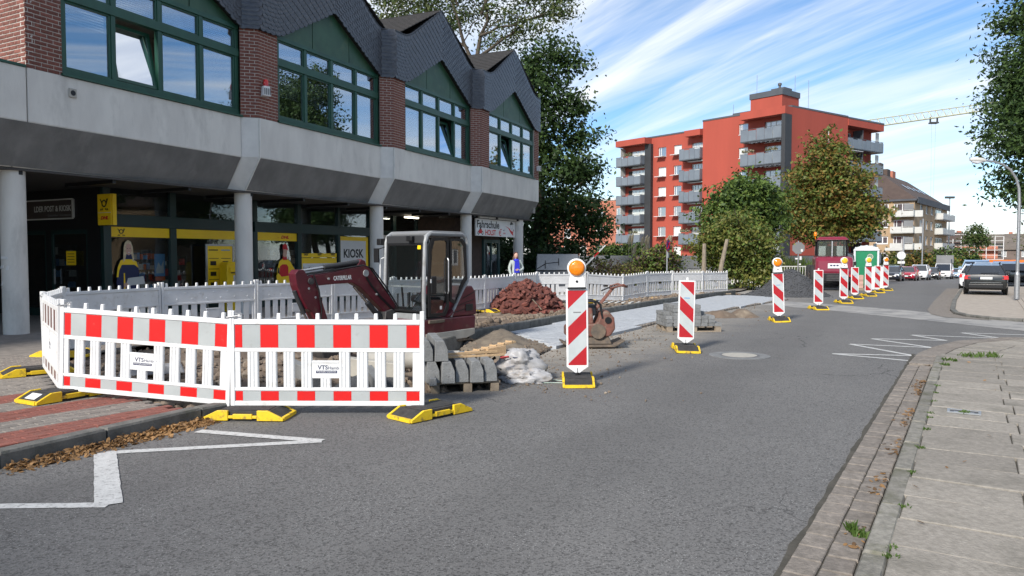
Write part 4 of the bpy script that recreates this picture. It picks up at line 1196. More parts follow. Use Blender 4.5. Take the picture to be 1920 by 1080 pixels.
    for zf, o in ((zb, -0.045), (zt, 0.0)):
        tb_ = MB()
        for j in range(N):
            a, b2 = ts[j], ts[j + 1]
            q = [T(a, .085, zf(a) + o), T(b2, .085, zf(b2) + o), T(b2, .0, zf(b2) + o), T(a, .0, zf(a) + o)]
            tb_.hexa(q + [(x, y, z + .04) for x, y, z in q])
        tb_.build('edge_trim', M['black'], band)
    nr = 13
    cols = int(t_end / 0.185)
    for c in range(cols):
        for r in range(nr):
            t = (c + 0.5 + 0.5 * (r % 2)) * t_end / cols
            if t > t_end - .04: continue
            f = (r + 0.45) / nr
            z = zb(t) + (zt(t) - zb(t)) * f
            e = .05
            sl_ = ((zb(t + e) - zb(t - e)) * (1 - f) + (zt(t + e) - zt(t - e)) * f) / (2 * e)
            if abs(t - 3.15) < .1: sl_ = 0
            slate_at(T(t, .062, z), BA, math.atan(sl_) * 0.85, band)
    if i:
        P = TB(i - 1)
        a, b2 = P(LB[i - 1], .05, 0), T(0, .05, 0)
        d = Vector((b2[0] - a[0], b2[1] - a[1])); L = d.length; an = math.atan2(d.y, d.x); d.normalize()
        cb = MB(); zz0, zz1 = zb(0), zt(0)
        cb.hexa([(a[0], a[1], zz0), (b2[0], b2[1], zz0), (b2[0], b2[1] + .4, zz0), (a[0], a[1] + .4, zz0), (a[0], a[1], zz1), (b2[0], b2[1], zz1), (b2[0], b2[1] + .4, zz1), (a[0], a[1] + .4, zz1)])
        cb.build('slate_return', M['roof_tile'], band)
        cb = MB(); cb.hexa([(a[0] - .01, a[1] - .03, zz1 - .01), (b2[0] + .02, b2[1] - .03, zz1 - .01), (b2[0], b2[1] + .4, zz1 - .01), (a[0], a[1] + .4, zz1 - .01), (a[0] - .01, a[1] - .03, zz1 + .03), (b2[0] + .02, b2[1] - .03, zz1 + .03), (b2[0], b2[1] + .4, zz1 + .03), (a[0], a[1] + .4, zz1 + .03)]); cb.build('edge_trim', M['black'], band)
        for c in range(3):
            for r in range(nr):
                u = (c + .3 + .4 * (r % 2)) * L / 3
                if u < L - .02:
                    slate_at((a[0] + d.x * u, a[1] + d.y * u - .012, zz0 + (zz1 - zz0) * (r + .45) / nr), an, 0, band)
    # roof in tiled courses running back from the gable
    rb_ = MB()
    for sgn in (-1, 1):
        nrow = 13
        for r in range(nrow):
            f0, f1 = r / nrow, (r + 1) / nrow + 0.01
            tt = lambda f: 3.15 + sgn * 3.05 * (1 - f)
            zz_ = lambda f: 9.06 + 1.69 * f
            rb_.hexa([T(tt(f0), .06, zz_(f0) + .035), T(tt(f1), .06, zz_(f1) + .012), T(tt(f1), -9, zz_(f1) + .012), T(tt(f0), -9, zz_(f0) + .035),
                      T(tt(f0), .06, zz_(f0) + .06), T(tt(f1), .06, zz_(f1) + .03), T(tt(f1), -9, zz_(f1) + .03), T(tt(f0), -9, zz_(f0) + .06)])
    rb_.build('roof', M['roof_tile'], post)
scatter_mat('slate', slates, 300, post, 'slate')

# ---- rooms behind the upper windows, floors and walls
mb = MB()
mb.box(-0.1, 23.6, 0.02, 9.0, ZS + .01, ZS + .3)
mb.box(-0.1, 23.6, 0.1, 9.0, 7.9, 8.1)
mb.box(-0.1, 23.6, 3.2, 3.4, ZS + .3, 7.9)
mb.box(23.4, 23.62, -0.35, 9.0, ZS + .31, 7.9)
for x in (5.75, 11.6, 17.5):
    mb.box(x - .05, x + .05, 0.1, 3.2, ZS + .3, 7.9)
mb.build('inner_wall', mat('room_paint', (0.30, 0.29, 0.26), (0.26, 0.25, 0.22), 2, 0.9), post)
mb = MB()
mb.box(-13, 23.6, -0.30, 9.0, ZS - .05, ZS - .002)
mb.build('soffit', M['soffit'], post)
mb = MB()
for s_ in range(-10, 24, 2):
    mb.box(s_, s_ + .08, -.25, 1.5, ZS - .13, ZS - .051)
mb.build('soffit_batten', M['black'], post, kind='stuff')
for s_, r in ((-5.9, .23), (0.0, .23), (5.94, .23), (11.77, .23), (17.7, .235), (22.45, .235)):
    mb = MB(); mb.lathe([(r, .1), (r, 1.0), (r - .004, 1.004), (r - .004, 1.012), (r, 1.016), (r, ZS - .05)], 28, (s_, -.02, 0)); mb.build('column', M['concrete'], post, smooth=40)

# ---- shop fronts under the overhang
TE = M['teal_dark']
def shopfront(y, segs, zs=(0.1, 0.45, 2.43, 2.74, 3.39), uppers=True):
    mb = MB()
    x0, x1 = segs[0][0] - .1, segs[-1][1] + .1
    mb.box(x0, x1, y - .06, y + .06, zs[0], zs[1]); mb.box(x0, x1, y - .06, y + .06, zs[2], zs[3])
    edges = [x0] + [(a[1] + b2[0]) / 2 for a, b2 in zip(segs[:-1], segs[1:])] + [x1]
    ws = [.1] + [max(.05, (b2[0] - a[1]) / 2) for a, b2 in zip(segs[:-1], segs[1:])] + [.1]
    for e, w in zip(edges, ws):
        mb.box(e - w, e + w, y - .07, y + .07, zs[1], zs[2]); mb.box(e - w, e + w, y - .07, y + .07, zs[3], zs[4])
    f = mb.build('shopfront', TE, post, bev=.008)
    for a, b2 in segs:
        for z0, z1 in ((zs[1], zs[2]), (zs[3], zs[4])):
            pm = MB(); pm.box(a, b2, y + .005, y + .011, z0, z1); pm.build('pane', M['shop_glass'], f)
    return f
shopfront(1.6, [(3.15, 4.85), (5.04, 7.60)])
shopfront(1.6, [(7.92, 9.63), (9.80, 11.61), (11.72, 13.32)])
shopfront(3.0, [(14.2, 15.3), (15.5, 16.7), (16.9, 18.4)])
# wall facing the open arcade, with the glazed entrance
mb = MB()
for a, b2, z0, z1 in ((1.7, 2.2, .1, 3.39), (2.2, 5.6, 2.35, 3.39), (3.75, 3.95, .1, 2.35), (5.5, 8.8, .1, 3.39)):
    mb.box(2.96, 3.06, a, b2, z0, z1)
mb.build('entrance_wall', M['black'], post)
for a, b2 in ((2.2, 3.75), (3.95, 5.5)):
    mb = MB()
    for q in ((a, a + .08, .1, 2.35), (b2 - .08, b2, .1, 2.35), (a, b2, .1, .3), (a, b2, 2.25, 2.35)):
        mb.box(2.97, 3.03, *q)
    d = mb.build('door', TE, post)
    mb = MB(); mb.box(2.995, 3.0, a + .07, b2 - .07, .3, 2.25); mb.build('pane', M['shop_glass'], d)
    mb = MB(); mb.bar((2.92, b2 - .2, .95), (2.92, b2 - .2, 1.35), .03, .03); mb.build('handle', M['steel'], d)
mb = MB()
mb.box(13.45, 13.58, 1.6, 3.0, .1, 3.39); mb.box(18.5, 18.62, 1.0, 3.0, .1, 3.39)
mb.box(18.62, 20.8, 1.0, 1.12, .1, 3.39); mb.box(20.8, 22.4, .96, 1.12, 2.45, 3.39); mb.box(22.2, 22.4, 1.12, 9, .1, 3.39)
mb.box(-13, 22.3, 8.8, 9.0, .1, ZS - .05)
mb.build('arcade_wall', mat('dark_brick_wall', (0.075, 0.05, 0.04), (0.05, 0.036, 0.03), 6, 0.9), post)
mb = MB()
for q in ((20.8, 20.95, .1, 2.45), (22.2, 22.35, .1, 2.45), (20.95, 22.2, 2.30, 2.45), (20.95, 22.2, .1, .35), (21.5, 21.58, .35, 2.3)):
    mb.box(q[0], q[1], .9, 1.0, q[2], q[3])
d = mb.build('door', mat('teal_door', (0.03, 0.075, 0.075), (0.024, 0.06, 0.06), 3, 0.4), post)
mb = MB(); mb.box(20.95, 21.5, .945, .951, .35, 2.3); mb.box(21.58, 22.2, .945, .951, .35, 2.3); mb.build('pane', M['shop_glass'], d)
mb = MB(); mb.bar((21.44, .86, .95), (21.44, .86, 1.5), .03, .03); mb.build('handle', M['steel'], d)
mb = MB(); mb.box(16.6, 17.5, 2.2, 2.3, 3.28, 3.33); lm = flat('lit_tube', (.9, .85, .7)); lm.node_tree.nodes['Principled BSDF'].inputs['Emission Color'].default_value = (1, .9, .7, 1); lm.node_tree.nodes['Principled BSDF'].inputs['Emission Strength'].default_value = 3.0; mb.build('ceiling_lamp', lm, post)

# ---- goods inside, seen dimly through the glass
def shelf_unit(s0, s1, q, z1, label, cols):
    t = thing('shelf_unit', label, 'shelf', pw(s0, q, 0.1), PA)
    L = s1 - s0
    mb = MB(); mb.box(0, .03, 0, .3, 0, z1); mb.box(L - .03, L, 0, .3, 0, z1); mb.box(.03, L - .03, .28, .3, 0, z1); mb.build('side_panel', M['dark_steel'], t)
    n = max(3, int(z1 / .28))
    for k in range(n):
        z = .1 + k * (z1 - .1) / n
        mb = MB(); mb.box(.03, L - .03, 0, .28, z, z + .02); mb.build('shelf', M['dark_steel'], t)
        gd = [MB() for _ in cols]
        x = .06
        while x < L - .12:
            w = random.uniform(.07, .15); h = random.uniform(.12, .22)
            random.choice(gd).box(x, x + w - .015, .03, .2, z + .021, z + h); x += w
        for g, c in zip(gd, cols):
            if g.v: g.build('goods', M[c], t, kind='stuff')
    return t
shelf_unit(4.0, 4.75, -2.0, 1.75, 'postcard shelf behind the window beside the blonde cut-out figure', ['off_white', 'blue_print', 'interior', 'orange_print'])
shelf_unit(5.3, 6.3, -2.7, 1.6, 'dim shelf of red and white packets behind the information board', ['interior', 'red_print', 'off_white'])
shelf_unit(8.0, 9.5, -3.6, 1.5, 'dim goods shelf behind the cut-out man in a cap', ['interior', 'off_white', 'interior'])
shelf_unit(9.9, 11.4, -3.2, 1.9, 'dim goods shelf behind the copy service poster', ['interior', 'wood', 'off_white'])
shelf_unit(3.3, 3.95, -4.2, 1.9, 'magazine shelf behind the glazed entrance door', ['interior', 'blue_print', 'off_white'])

# ---- signs and prints
def plate(mb_m, parent, name, x0, x1, z0, z1, y=0.0, th=0.004):
    mb = MB(); mb.box(x0, x1, y, y + th, z0, z1); return mb.build(name, M[mb_m], parent)
def cut(parent, name, pts, m, y, th=0.003):
    mb = MB(); mb.prism(pts, lambda x, z: (x, y, z), lambda x, z: (x, y + th, z))
    o = mb.build(name, M[m], parent)
    b = bmesh.new(); b.from_mesh(o.data); bmesh.ops.recalc_face_normals(b, faces=b.faces); b.to_mesh(o.data); b.free()
    return o
def ring(parent, name, cx, cz, r0, r1, m, y, n=20, a0=0, a1=360, th=0.003):
    mb = MB()
    for i in range(n):
        t0, t1 = R(a0 + (a1 - a0) * i / n), R(a0 + (a1 - a0) * (i + 1) / n)
        q = [(cx + r * math.cos(t), cz + r * math.sin(t)) for r, t in ((r0, t0), (r1, t0), (r1, t1), (r0, t1))]
        mb.hexa([(x, y, z) for x, z in q] + [(x, y + th, z) for x, z in q])
    return mb.build(name, M[m], parent)
def horn(parent, cx, cz, s, y):
    """A coiled post horn with two pairs of arrows under it."""
    ring(parent, 'horn_emblem', cx, cz, .17 * s, .27 * s, 'black', y)
    cut(parent, 'horn_emblem', [(cx + .10 * s, cz - .27 * s), (cx + .27 * s, cz - .12 * s), (cx + .36 * s, cz + .10 * s), (cx + .48 * s, cz + .34 * s), (cx + .27 * s, cz + .32 * s), (cx + .26 * s, cz + .05 * s)], 'black', y - .001)
    cut(parent, 'horn_emblem', [(cx - .10 * s, cz - .27 * s), (cx - .26 * s, cz - .14 * s), (cx - .33 * s, cz + .12 * s), (cx - .46 * s, cz + .27 * s), (cx - .42 * s, cz + .34 * s), (cx - .24 * s, cz + .16 * s)], 'black', y - .001)
    for sx in (-1, 1):
        for k in (0, 1):
            x = cx + sx * (.10 + .17 * k) * s
            cut(parent, 'horn_emblem', [(x, cz - .36 * s), (x + sx * .10 * s, cz - .36 * s), (x + sx * .22 * s, cz - .50 * s), (x + sx * .10 * s, cz - .50 * s)], 'black', y)
# projecting box sign with horn
t = thing('projecting_sign', 'yellow box sign with a black post horn projecting above the entrance corner', 'sign', pw(2.86, -1.62, 2.44), math.atan2(PN[1], PN[0]))
mb = MB(); mb.box(0, .52, 0, .14, 0, .76); mb.build('box', M['yellow_print'], t, bev=.008)
mb = MB(); mb.box(.535, .56, .02, .12, 0.0, .76); mb.build('edge_light', M['yellow_print'], t)
mb = MB(); mb.box(-.08, 0, .04, .10, .3, .36); mb.build('bracket', M['dark_steel'], t)
plate('white', t, 'divider', .01, .51, .30, .31, -.003)
horn(t, .26, .53, .34, -.004)
text('lettering', 'DHL', .11, M['red_print'], t, (.26, -.002, .14), align='CENTER', shear=.3, bold=.006, sx=1.35)
plate('red_print', t, 'speed_line', .02, .09, .165, .17, -.003); plate('red_print', t, 'speed_line', .43, .50, .165, .17, -.003)
# name board over the entrance
t = thing('name_board', 'dark name board with pale letters over the arcade entrance, partly behind the column', 'sign', pw(2.93, -5.4, 2.66), math.atan2(PN[1], PN[0]))
mb = MB(); mb.box(0, 2.66, 0, .05, 0, .46); mb.build('board', mat('board_brown', (0.055, 0.042, 0.034), (0.045, 0.035, 0.03), 3, 0.6), t)
mb = MB(); mb.box(2.66, 2.70, -.02, .07, 0, .47); mb.box(0, 2.66, -.02, .05, -.03, 0); mb.box(0, 2.66, -.02, .05, .46, .49); mb.build('frame', M['off_white'], t)
text('lettering', 'LDER POST & KIOSK', .205, M['off_white'], t, (2.60, -.002, .18), align='RIGHT', bold=.004, sx=.86)
text('lettering', '• Zeitschriften • Schreibwaren', .085, M['grey_wall'], t, (2.60, -.002, .05), align='RIGHT')
# yellow bands on the glass
for s0, s1, lab in ((3.15, 4.85, 'yellow band with a small post horn across the window over the blonde cut-out'), (5.04, 7.55, 'plain yellow band across the window over the information board'), (7.92, 9.63, 'yellow band with red courier letters over the cut-out man')):
    t = thing('window_band', lab, 'window sign', pw(s0, -1.585, 2.17), PA, 'yellow bands on the shop windows')
    plate('yellow_print', t, 'band', 0, s1 - s0, 0, .25)
    if s0 < 4: horn(t, .30, .135, .22, -.004)
    if s0 > 7:
        text('lettering', 'DHL', .13, M['red_print'], t, (1.18, -.002, .075), align='CENTER', shear=.3, bold=.006, sx=1.3)
        plate('red_print', t, 'speed_line', .86, .93, .10, .106, -.002); plate('red_print', t, 'speed_line', 1.44, 1.51, .10, .106, -.002)
# cut-out figures
t = thing('standee', 'life size cut-out of a blonde woman in a navy and yellow jacket holding a parcel', 'cardboard figure', pw(3.22, -1.55, 0.1), PA)
mb = MB(); mb.box(.1, .7, 0, .012, 0, .5); mb.build('base', M['interior'], t)
cut(t, 'jacket', [(.05, .9), (.08, 1.28), (.16, 1.48), (.30, 1.56), (.48, 1.56), (.62, 1.46), (.68, 1.2), (.64, .9), (.62, .45), (.14, .45)], 'navy', -.002)
cut(t, 'jacket_yoke', [(.05, 1.05), (.09, 1.30), (.17, 1.47), (.30, 1.52), (.47, 1.52), (.61, 1.44), (.66, 1.28), (.55, 1.36), (.20, 1.36), (.13, 1.22), (.10, 1.05)], 'yellow_print', -.005)
cut(t, 'jacket_stripe', [(.245, .75), (.25, 1.15), (.28, 1.15), (.29, .75)], 'yellow_print', -.005)
cut(t, 'hair', [(.24, 1.42), (.26, 1.80), (.30, 1.93), (.38, 1.99), (.46, 1.95), (.51, 1.82), (.55, 1.42), (.47, 1.50), (.30, 1.50)], 'blond', -.006)
cut(t, 'collar', [(.30, 1.50), (.33, 1.63), (.47, 1.63), (.50, 1.50)], 'navy', -.008)
cut(t, 'face', [(.315, 1.72), (.33, 1.86), (.39, 1.91), (.46, 1.87), (.475, 1.73), (.44, 1.63), (.395, 1.60), (.345, 1.63)], 'skin', -.010)
cut(t, 'mouth', [(.365, 1.672), (.395, 1.662), (.43, 1.676), (.395, 1.682)], 'white', -.0125)
cut(t, 'eye', [(.345, 1.77), (.375, 1.77), (.375, 1.783), (.345, 1.783)], 'interior', -.0125); cut(t, 'eye', [(.415, 1.775), (.445, 1.775), (.445, 1.788), (.415, 1.788)], 'interior', -.0125)
cut(t, 'parcel', [(.30, .82), (.36, 1.02), (.80, 1.06), (.84, .86)], 'off_white', -.009)
cut(t, 'hand', [(.24, .80), (.26, .90), (.33, .90), (.36, .84), (.30, .78)], 'skin', -.011)
t = thing('standee', 'life size cut-out of a man in a red cap and yellow courier jacket', 'cardboard figure', pw(8.60, -1.55, 0.1), PA)
mb = MB(); mb.box(.2, .75, 0, .012, 0, .6); mb.build('base', M['interior'], t)
cut(t, 'jacket', [(.10, .72), (.12, 1.15), (.22, 1.42), (.36, 1.50), (.55, 1.50), (.70, 1.40), (.92, 1.10), (.98, .96), (.90, .92), (.70, 1.10), (.68, .6), (.18, .6)], 'yellow_print', -.002)
cut(t, 'jacket_panel', [(.20, .92), (.24, 1.26), (.34, 1.32), (.52, 1.32), (.60, 1.24), (.60, .95)], 'red_print', -.005)
cut(t, 'jacket_side', [(.12, 1.0), (.16, 1.22), (.21, 1.22), (.21, 1.0)], 'black', -.005)
cut(t, 'collar', [(.36, 1.46), (.37, 1.58), (.53, 1.58), (.56, 1.46)], 'red_print', -.006)
cut(t, 'head', [(.37, 1.60), (.36, 1.82), (.44, 1.88), (.54, 1.84), (.55, 1.66), (.50, 1.56), (.42, 1.55)], 'skin', -.008)
cut(t, 'cap', [(.355, 1.80), (.37, 1.93), (.45, 1.99), (.54, 1.95), (.575, 1.82), (.60, 1.76), (.50, 1.80)], 'red_print', -.011)
cut(t, 'hair', [(.355, 1.70), (.355, 1.80), (.385, 1.80), (.38, 1.68)], 'interior', -.011)
cut(t, 'arm', [(.10, .72), (.08, .98), (.16, 1.05), (.30, .92), (.32, .80), (.20, .74)], 'yellow_print', -.007)
# posters
t = thing('window_poster', 'white kiosk poster with black letters and a yellow border in the shop window', 'poster', pw(11.74, -1.575, .62), PA)
plate('yellow_print', t, 'border', 0, 1.56, 0, 1.76); plate('white', t, 'sheet', .03, 1.42, 0.02, 1.62, -.003)
text('lettering', 'KIOSK', .42, M['black'], t, (.72, -.005, 1.02), align='CENTER', bold=.012, sx=.92)
text('lettering', 'Tabakwaren', .15, M['black'], t, (.06, -.005, .76), sx=.85); text('lettering', 'Süsswaren', .15, M['black'], t, (.80, -.005, .76), sx=.85)
t = thing('window_poster', 'white and yellow copy service poster lettered Fax and Kopieren in the window', 'poster', pw(9.84, -1.575, .62), PA)
plate('yellow_print', t, 'border', 0, 1.72, .05, 1.0); plate('white', t, 'sheet', .04, 1.66, 0.08, .82, -.003)
text('lettering', 'Fax • Kopieren • Scannen', .135, M['black'], t, (.06, -.005, .62), sx=.9)
plate('yellow_print', t, 'strip', 0, 1.72, 1.02, 1.16)
for x in (.10, .75, 1.42):
    text('lettering', 'WESTERN\nUNION', .055, M['black'], t, (x + .1, -.003, 1.09), align='CENTER', bold=.004)
t = thing('window_poster', 'white repair poster with a dark diamond in the recessed window behind the excavator cab', 'poster', pw(15.2, -2.88, .55), PA)
plate('white', t, 'sheet', 0, 1.1, 0, 2.0); cut(t, 'diamond', [(.30, 1.55), (.62, 1.25), (.85, 1.55), (.60, 1.85)], 'anthracite', -.004)
text('lettering', 'Handy Reparatur', .13, M['black'], t, (.55, -.002, .95), align='CENTER'); plate('blue_print', t, 'picture', .6, .85, .25, .75, -.003)
t = thing('window_poster', 'small blue and orange picture poster hung beside the postcard shelf', 'poster', pw(4.50, -1.75, 1.02), PA)
plate('blue_print', t, 'sheet', 0, .32, .12, .72); plate('orange_print', t, 'strip', .02, .32, 0, .11, -.002); cut(t, 'picture', [(.05, .3), (.12, .5), (.2, .38), (.28, .55), (.28, .2), (.05, .2)], 'off_white', -.003)
t = thing('notice', 'yellow paper notice stuck inside the glazed entrance door', 'notice', pw(2.90, -3.0, 1.45), math.atan2(PN[1], PN[0]))
plate('yellow_print', t, 'sheet', 0, .40, 0, .36)
for k in range(4): plate('interior', t, 'print_line', .05, .34, .07 + k * .07, .085 + k * .07, -.002)
t = thing('information_board', 'silver framed yellow information board behind the yellow letter box', 'notice board', pw(5.80, -1.30, .1), PA)
mb = MB(); mb.box(0, .05, 0, .04, .0, 1.92); mb.box(.93, .98, 0, .04, .0, 1.92); mb.box(.05, .93, 0, .04, 1.87, 1.92); mb.box(.05, .93, 0, .04, .55, .60); mb.build('frame', M['steel'], t)
mb = MB(); mb.box(.05, .93, .015, .03, .6, 1.87); mb.build('panel', M['yellow_print'], t)
for cx in (.10, .53):
    plate('blue_print' if cx > .3 else 'black', t, 'heading', cx, cx + .32, 1.74, 1.77, .012)
    for k, z in enumerate((.72, 1.02, 1.32)):
        plate('black', t, 'print_block', cx + .05, cx + .25, z, z + .12, .012); plate('black', t, 'print_line', cx, cx + .34, z + .19, z + .205, .012)
t = thing('letter_box', 'yellow pillar letter box standing before the shop window', 'letter box', pw(6.05, -.75, .1), PA - R(18))
mb = MB(); mb.box(-.02, .60, 0, .5, .55, 1.34); mb.taper(-.03, .61, -.02, .52, 1.34, 1.42, .06, .06); mb.build('body', M['yellow_print'], t, bev=.02)
mb = MB(); mb.box(.08, .50, .08, .42, 0, .55); mb.build('pedestal', M['yellow_print'], t)
mb = MB(); mb.box(.06, .52, -.05, -.002, 1.13, 1.27); mb.build('slot_hood', M['yellow_print'], t, bev=.012)
mb = MB(); mb.box(.08, .50, -.054, -.051, 1.10, 1.125); mb.build('slot', M['black'], t)
plate('off_white', t, 'collection_label', .17, .37, .86, 1.04, -.004); horn(t, .46, .80, .22, -.004)
# driving school sign and the light strip over it
t = thing('driving_school_sign', 'white driving school sign with black and red letters above the teal door', 'sign', pw(18.55, 0.0, 2.56), PA)
mb = MB(); mb.box(0, 3.65, 0, .06, 0, .74); mb.build('board', M['white'], t, bev=.006)
text('lettering', 'Fahrschule', .44, M['black'], t, (.06, -.002, .36), bold=.012, sx=1.06)
text('lettering', 'HOLST', .33, M['red_print'], t, (.78, -.002, .05), bold=.008, sx=.95)
text('lettering', '€', .42, M['red_print'], t, (2.0, -.002, .04), shear=.2)
text('lettering', 'und', .10, M['navy'], t, (2.42, -.002, .27), shear=.3); text('lettering', 'mehr', .12, M['red_print'], t, (2.42, -.002, .13), shear=.3)
# motorcycle drawing
ring(t, 'motorcycle_drawing', .22, .13, .05, .085, 'black', -.003); ring(t, 'motorcycle_drawing', .55, .13, .05, .085, 'black', -.003)
cut(t, 'motorcycle_drawing', [(.20, .13), (.28, .27), (.42, .33), (.50, .26), (.54, .14), (.40, .10)], 'red_print', -.004)
cut(t, 'motorcycle_drawing', [(.30, .27), (.36, .37), (.42, .35), (.46, .27)], 'black', -.005)
# cartoon head with cap and scarf
cut(t, 'driver_drawing', [(2.62, .50), (2.95, .40), (3.15, .22), (3.28, .14), (3.42, .06), (3.40, .20), (3.46, .30), (3.34, .26), (3.20, .30), (3.02, .42)], 'red_print', -.003)
cut(t, 'driver_drawing', [(3.10, .56), (3.16, .68), (3.26, .72), (3.36, .66), (3.46, .60), (3.30, .59)], 'black', -.003)
ring(t, 'driver_drawing', 3.27, .48, .10, .108, 'grey_wall', -.003); cut(t, 'driver_drawing', [(3.40, .36), (3.47, .36), (3.47, .30), (3.44, .30)], 'black', -.004)
t = thing('sign_lights', 'row of grey lamp hoods over the driving school sign', 'light strip', pw(18.6, .12, 3.36), PA)
for k in range(5):
    mb = MB(); mb.tube([(k * .78, 0, 0), (k * .78 + .74, 0, 0)], .055, 8); mb.build('lamp_hood', M['off_white'], t, smooth=40)
mb = MB(); mb.tube([(0, .1, .06), (3.9, .1, .06)], .015, 6); mb.build('bar', M['dark_steel'], t)
# alarm box, wall lamp, vent
def onbay(i, t_, d, z):
    p = TB(i)(t_, d, z); return pw(p[0], -p[1], z)
t = thing('alarm_siren', 'white alarm box with a red lamp on top fixed to the brick pier', 'alarm', onbay(1, .18, .02, 5.92), PA + BA - R(20))
mb = MB(); mb.taper(-.11, .11, -.16, 0, 0, .26, .02, .015); mb.build('housing', M['white'], t, bev=.01)
for k in range(4):
    mb = MB(); mb.box(-.085 + k * .05, -.06 + k * .05, -.166, -.155, .03, .20); mb.build('louvre', M['grey_wall'], t)
mb = MB(); mb.lathe([(.07, .26), (.07, .40), (.045, .44), (.0, .445)], 12, (0, -.08, 0)); mb.build('lamp', M['red_lamp'], t, smooth=40)
t = thing('wall_lamp', 'small white slatted box on the last brick pier of the gabled building', 'wall lamp', onbay(3, 5.95, .0, 5.75), PA + BA)
mb = MB(); mb.box(-.12, .12, -.16, 0, 0, .24); mb.build('housing', M['white'], t, bev=.01)
for k in range(3):
    mb = MB(); mb.box(-.085 + k * .07, -.05 + k * .07, -.166, -.155, .03, .21); mb.build('louvre', M['grey_wall'], t)
t = thing('vent_plate', 'small square cream vent with a round hole in the concrete fascia', 'vent', onbay(0, .92, .002, 5.02), PA + BA)
mb = MB(); mb.box(-.08, .08, -.03, 0, -.09, .09); mb.build('plate', M['cream'], t, bev=.006)
mb = MB(); mb.lathe([(.055, -.034), (.055, -.02)], 14, (0, 0, 0), axis='y'); mb.build('hole', M['black'], t)
# torn paper left on the first column
for k, (a, z, w, h, lab) in enumerate(((-100, 1.52, .16, .05, 'torn strip of paper taped across the first column'), (-118, 1.33, .11, .06, 'white paper scrap hanging below the tape on the first column'), (-88, 1.30, .05, .13, 'narrow dangling paper shred on the first column'), (-122, .99, .06, .09, 'lowest white paper scrap on the first column'))):
    c = pw(0, .02); aa = R(a)
    t = MB(); t.taper(-w / 2, w / 2, -.012, -.004, 0, h, .01, 0)
    o = t.build('paper_scrap', M['white'], None, loc=(c[0] + .235 * math.cos(aa), c[1] + .235 * math.sin(aa), z + .1), rot=(R(-12), R(8 * (-1) ** k), aa + R(90)))
    tag(o, lab, 'paper scrap')

# ================================================================ SITE BARRIERS
def make_barrier():
    t = thing('safety_barrier', 'white plastic barrier panel', 'barrier', group='barrier panels round the dig')
    f = MB()
    f.box(0, .045, -.022, .022, -.02, 1.0); f.box(1.955, 2.0, -.022, .022, -.02, 1.0)
    x0, x1 = .045, 1.955
    for z0, z1, h in ((0, .048, .022), (.158, .192, .019), (.568, .608, .019), (.858, .91, .022)):
        f.box(x0, x1, -h, h, z0, z1)
    f.box(x0, x1, -.009, .009, .048, .158); f.box(x0, x1, -.009, .009, .608, .858)
    f.box(.045, .10, -.012, .012, .192, .568); f.box(1.88, 1.955, -.012, .012, .192, .568)
    for k in range(10):
        x = .10 + k * .2
        f.taper(x - .021, x + .021, -.02, .02, .91, .975, .003, .003)
    for r, z in enumerate((.675, .785)):
        for k in range(6):
            f.lathe([(.02, .0), (.02, .013), (.012, .014)], 8, (.20 + k * .30 + .15 * r, .0, z), axis='y')
    for k in range(6):
        f.lathe([(.018, .0), (.018, .013), (.01, .014)], 8, (.2 + k * .3, .0, .103), axis='y')
    f.build('frame', M['white_plastic'], t, bev=.006)
    sm = MB()
    pr = [(-.058, 0)]
    for k in range(3):
        c = -.038 + k * .038
        pr += [(c - .017, -.012), (c - .008, -.020), (c + .008, -.020), (c + .017, -.012)]
    pr += [(.058, 0), (.058, .008), (-.058, .008)]
    sm.prism(pr, lambda x, y: (x, y, 0), lambda x, y: (x, y, .376))
    me = sm.mesh('slat', M['white_plastic'])
    for x in (.232, .42, .602, .785, 1.175, 1.36, 1.545, 1.737):
        link('slat', me, t, loc=(x, 0, .192))
    o = link('slat', me, t, loc=(.98, 0, .192)); o.scale = (.95, 1, .26)
    p = MB(); p.box(.84, 1.12, -.012, .012, .29, .452); p.box(.84, 1.12, -.018, .018, .452, .478); p.build('name_plate', M['white_plastic'], t, bev=.005)
    for m_, spans in (('film_red', ((.05, .125), (.31, .495), (.685, .87), (1.06, 1.245), (1.435, 1.625), (1.815, 1.95))), ('film_grey', ((.125, .31), (.495, .685), (.87, 1.06), (1.245, 1.435), (1.625, 1.815)))):
        for a, c in spans:
            for z0, z1 in ((.054, .153), (.614, .852)):
                b = MB(); b.box(a + .001, c - .001, -.0115, -.0095, z0, z1); b.build('film_stripe', M[m_], t)
    text('lettering', 'VTS', .062, M['navy'], t, (.90, -.013, .385), bold=.001, ext=.0005)
    text('lettering', 'Hamburg', .046, M['navy'], t, (1.005, -.013, .385), ext=.0005)
    b = MB(); b.box(.882, 1.098, -.0135, -.012, .345, .372); b.build('name_bar', M['navy'], t)
    text('lettering', 'Verkehrstechnik', .030, M['white'], t, (.99, -.0138, .352), align='CENTER', ext=.0004)
    c = MB(); c.tube([(-.03, -.03, .93), (.12, -.045, .955), (.12, -.03, .975), (-.03, .03, .95), (-.03, -.03, .93)], .006, 6); c.build('clip', M['steel'], t)
    return t
barrier0 = make_barrier()
def put_barrier(a, b2, za, zb_, label, first=[True]):
    o = barrier0 if first[0] else copy_tree(barrier0)
    first[0] = False
    L = math.dist(a, b2)
    o.location = (a[0], a[1], za)
    o.rotation_euler = (0, -math.atan2(zb_ - za, L), math.atan2(b2[1] - a[1], b2[0] - a[0]))
    o.scale = ((L - .01) / 2.0, 1, 1)
    o.rotation_euler.x = R(random.uniform(-1.3, 1.3))
    o['label'] = label
J0, J1 = (-2.955, 7.725), (-0.915, 7.75)
put_barrier(FENCE[0], J0, .205, .105, 'front barrier panel with red and grey stripes sloping down off the kerb')
put_barrier(J0, J1, .105, .095, 'front barrier panel with red and grey stripes standing level on the asphalt')
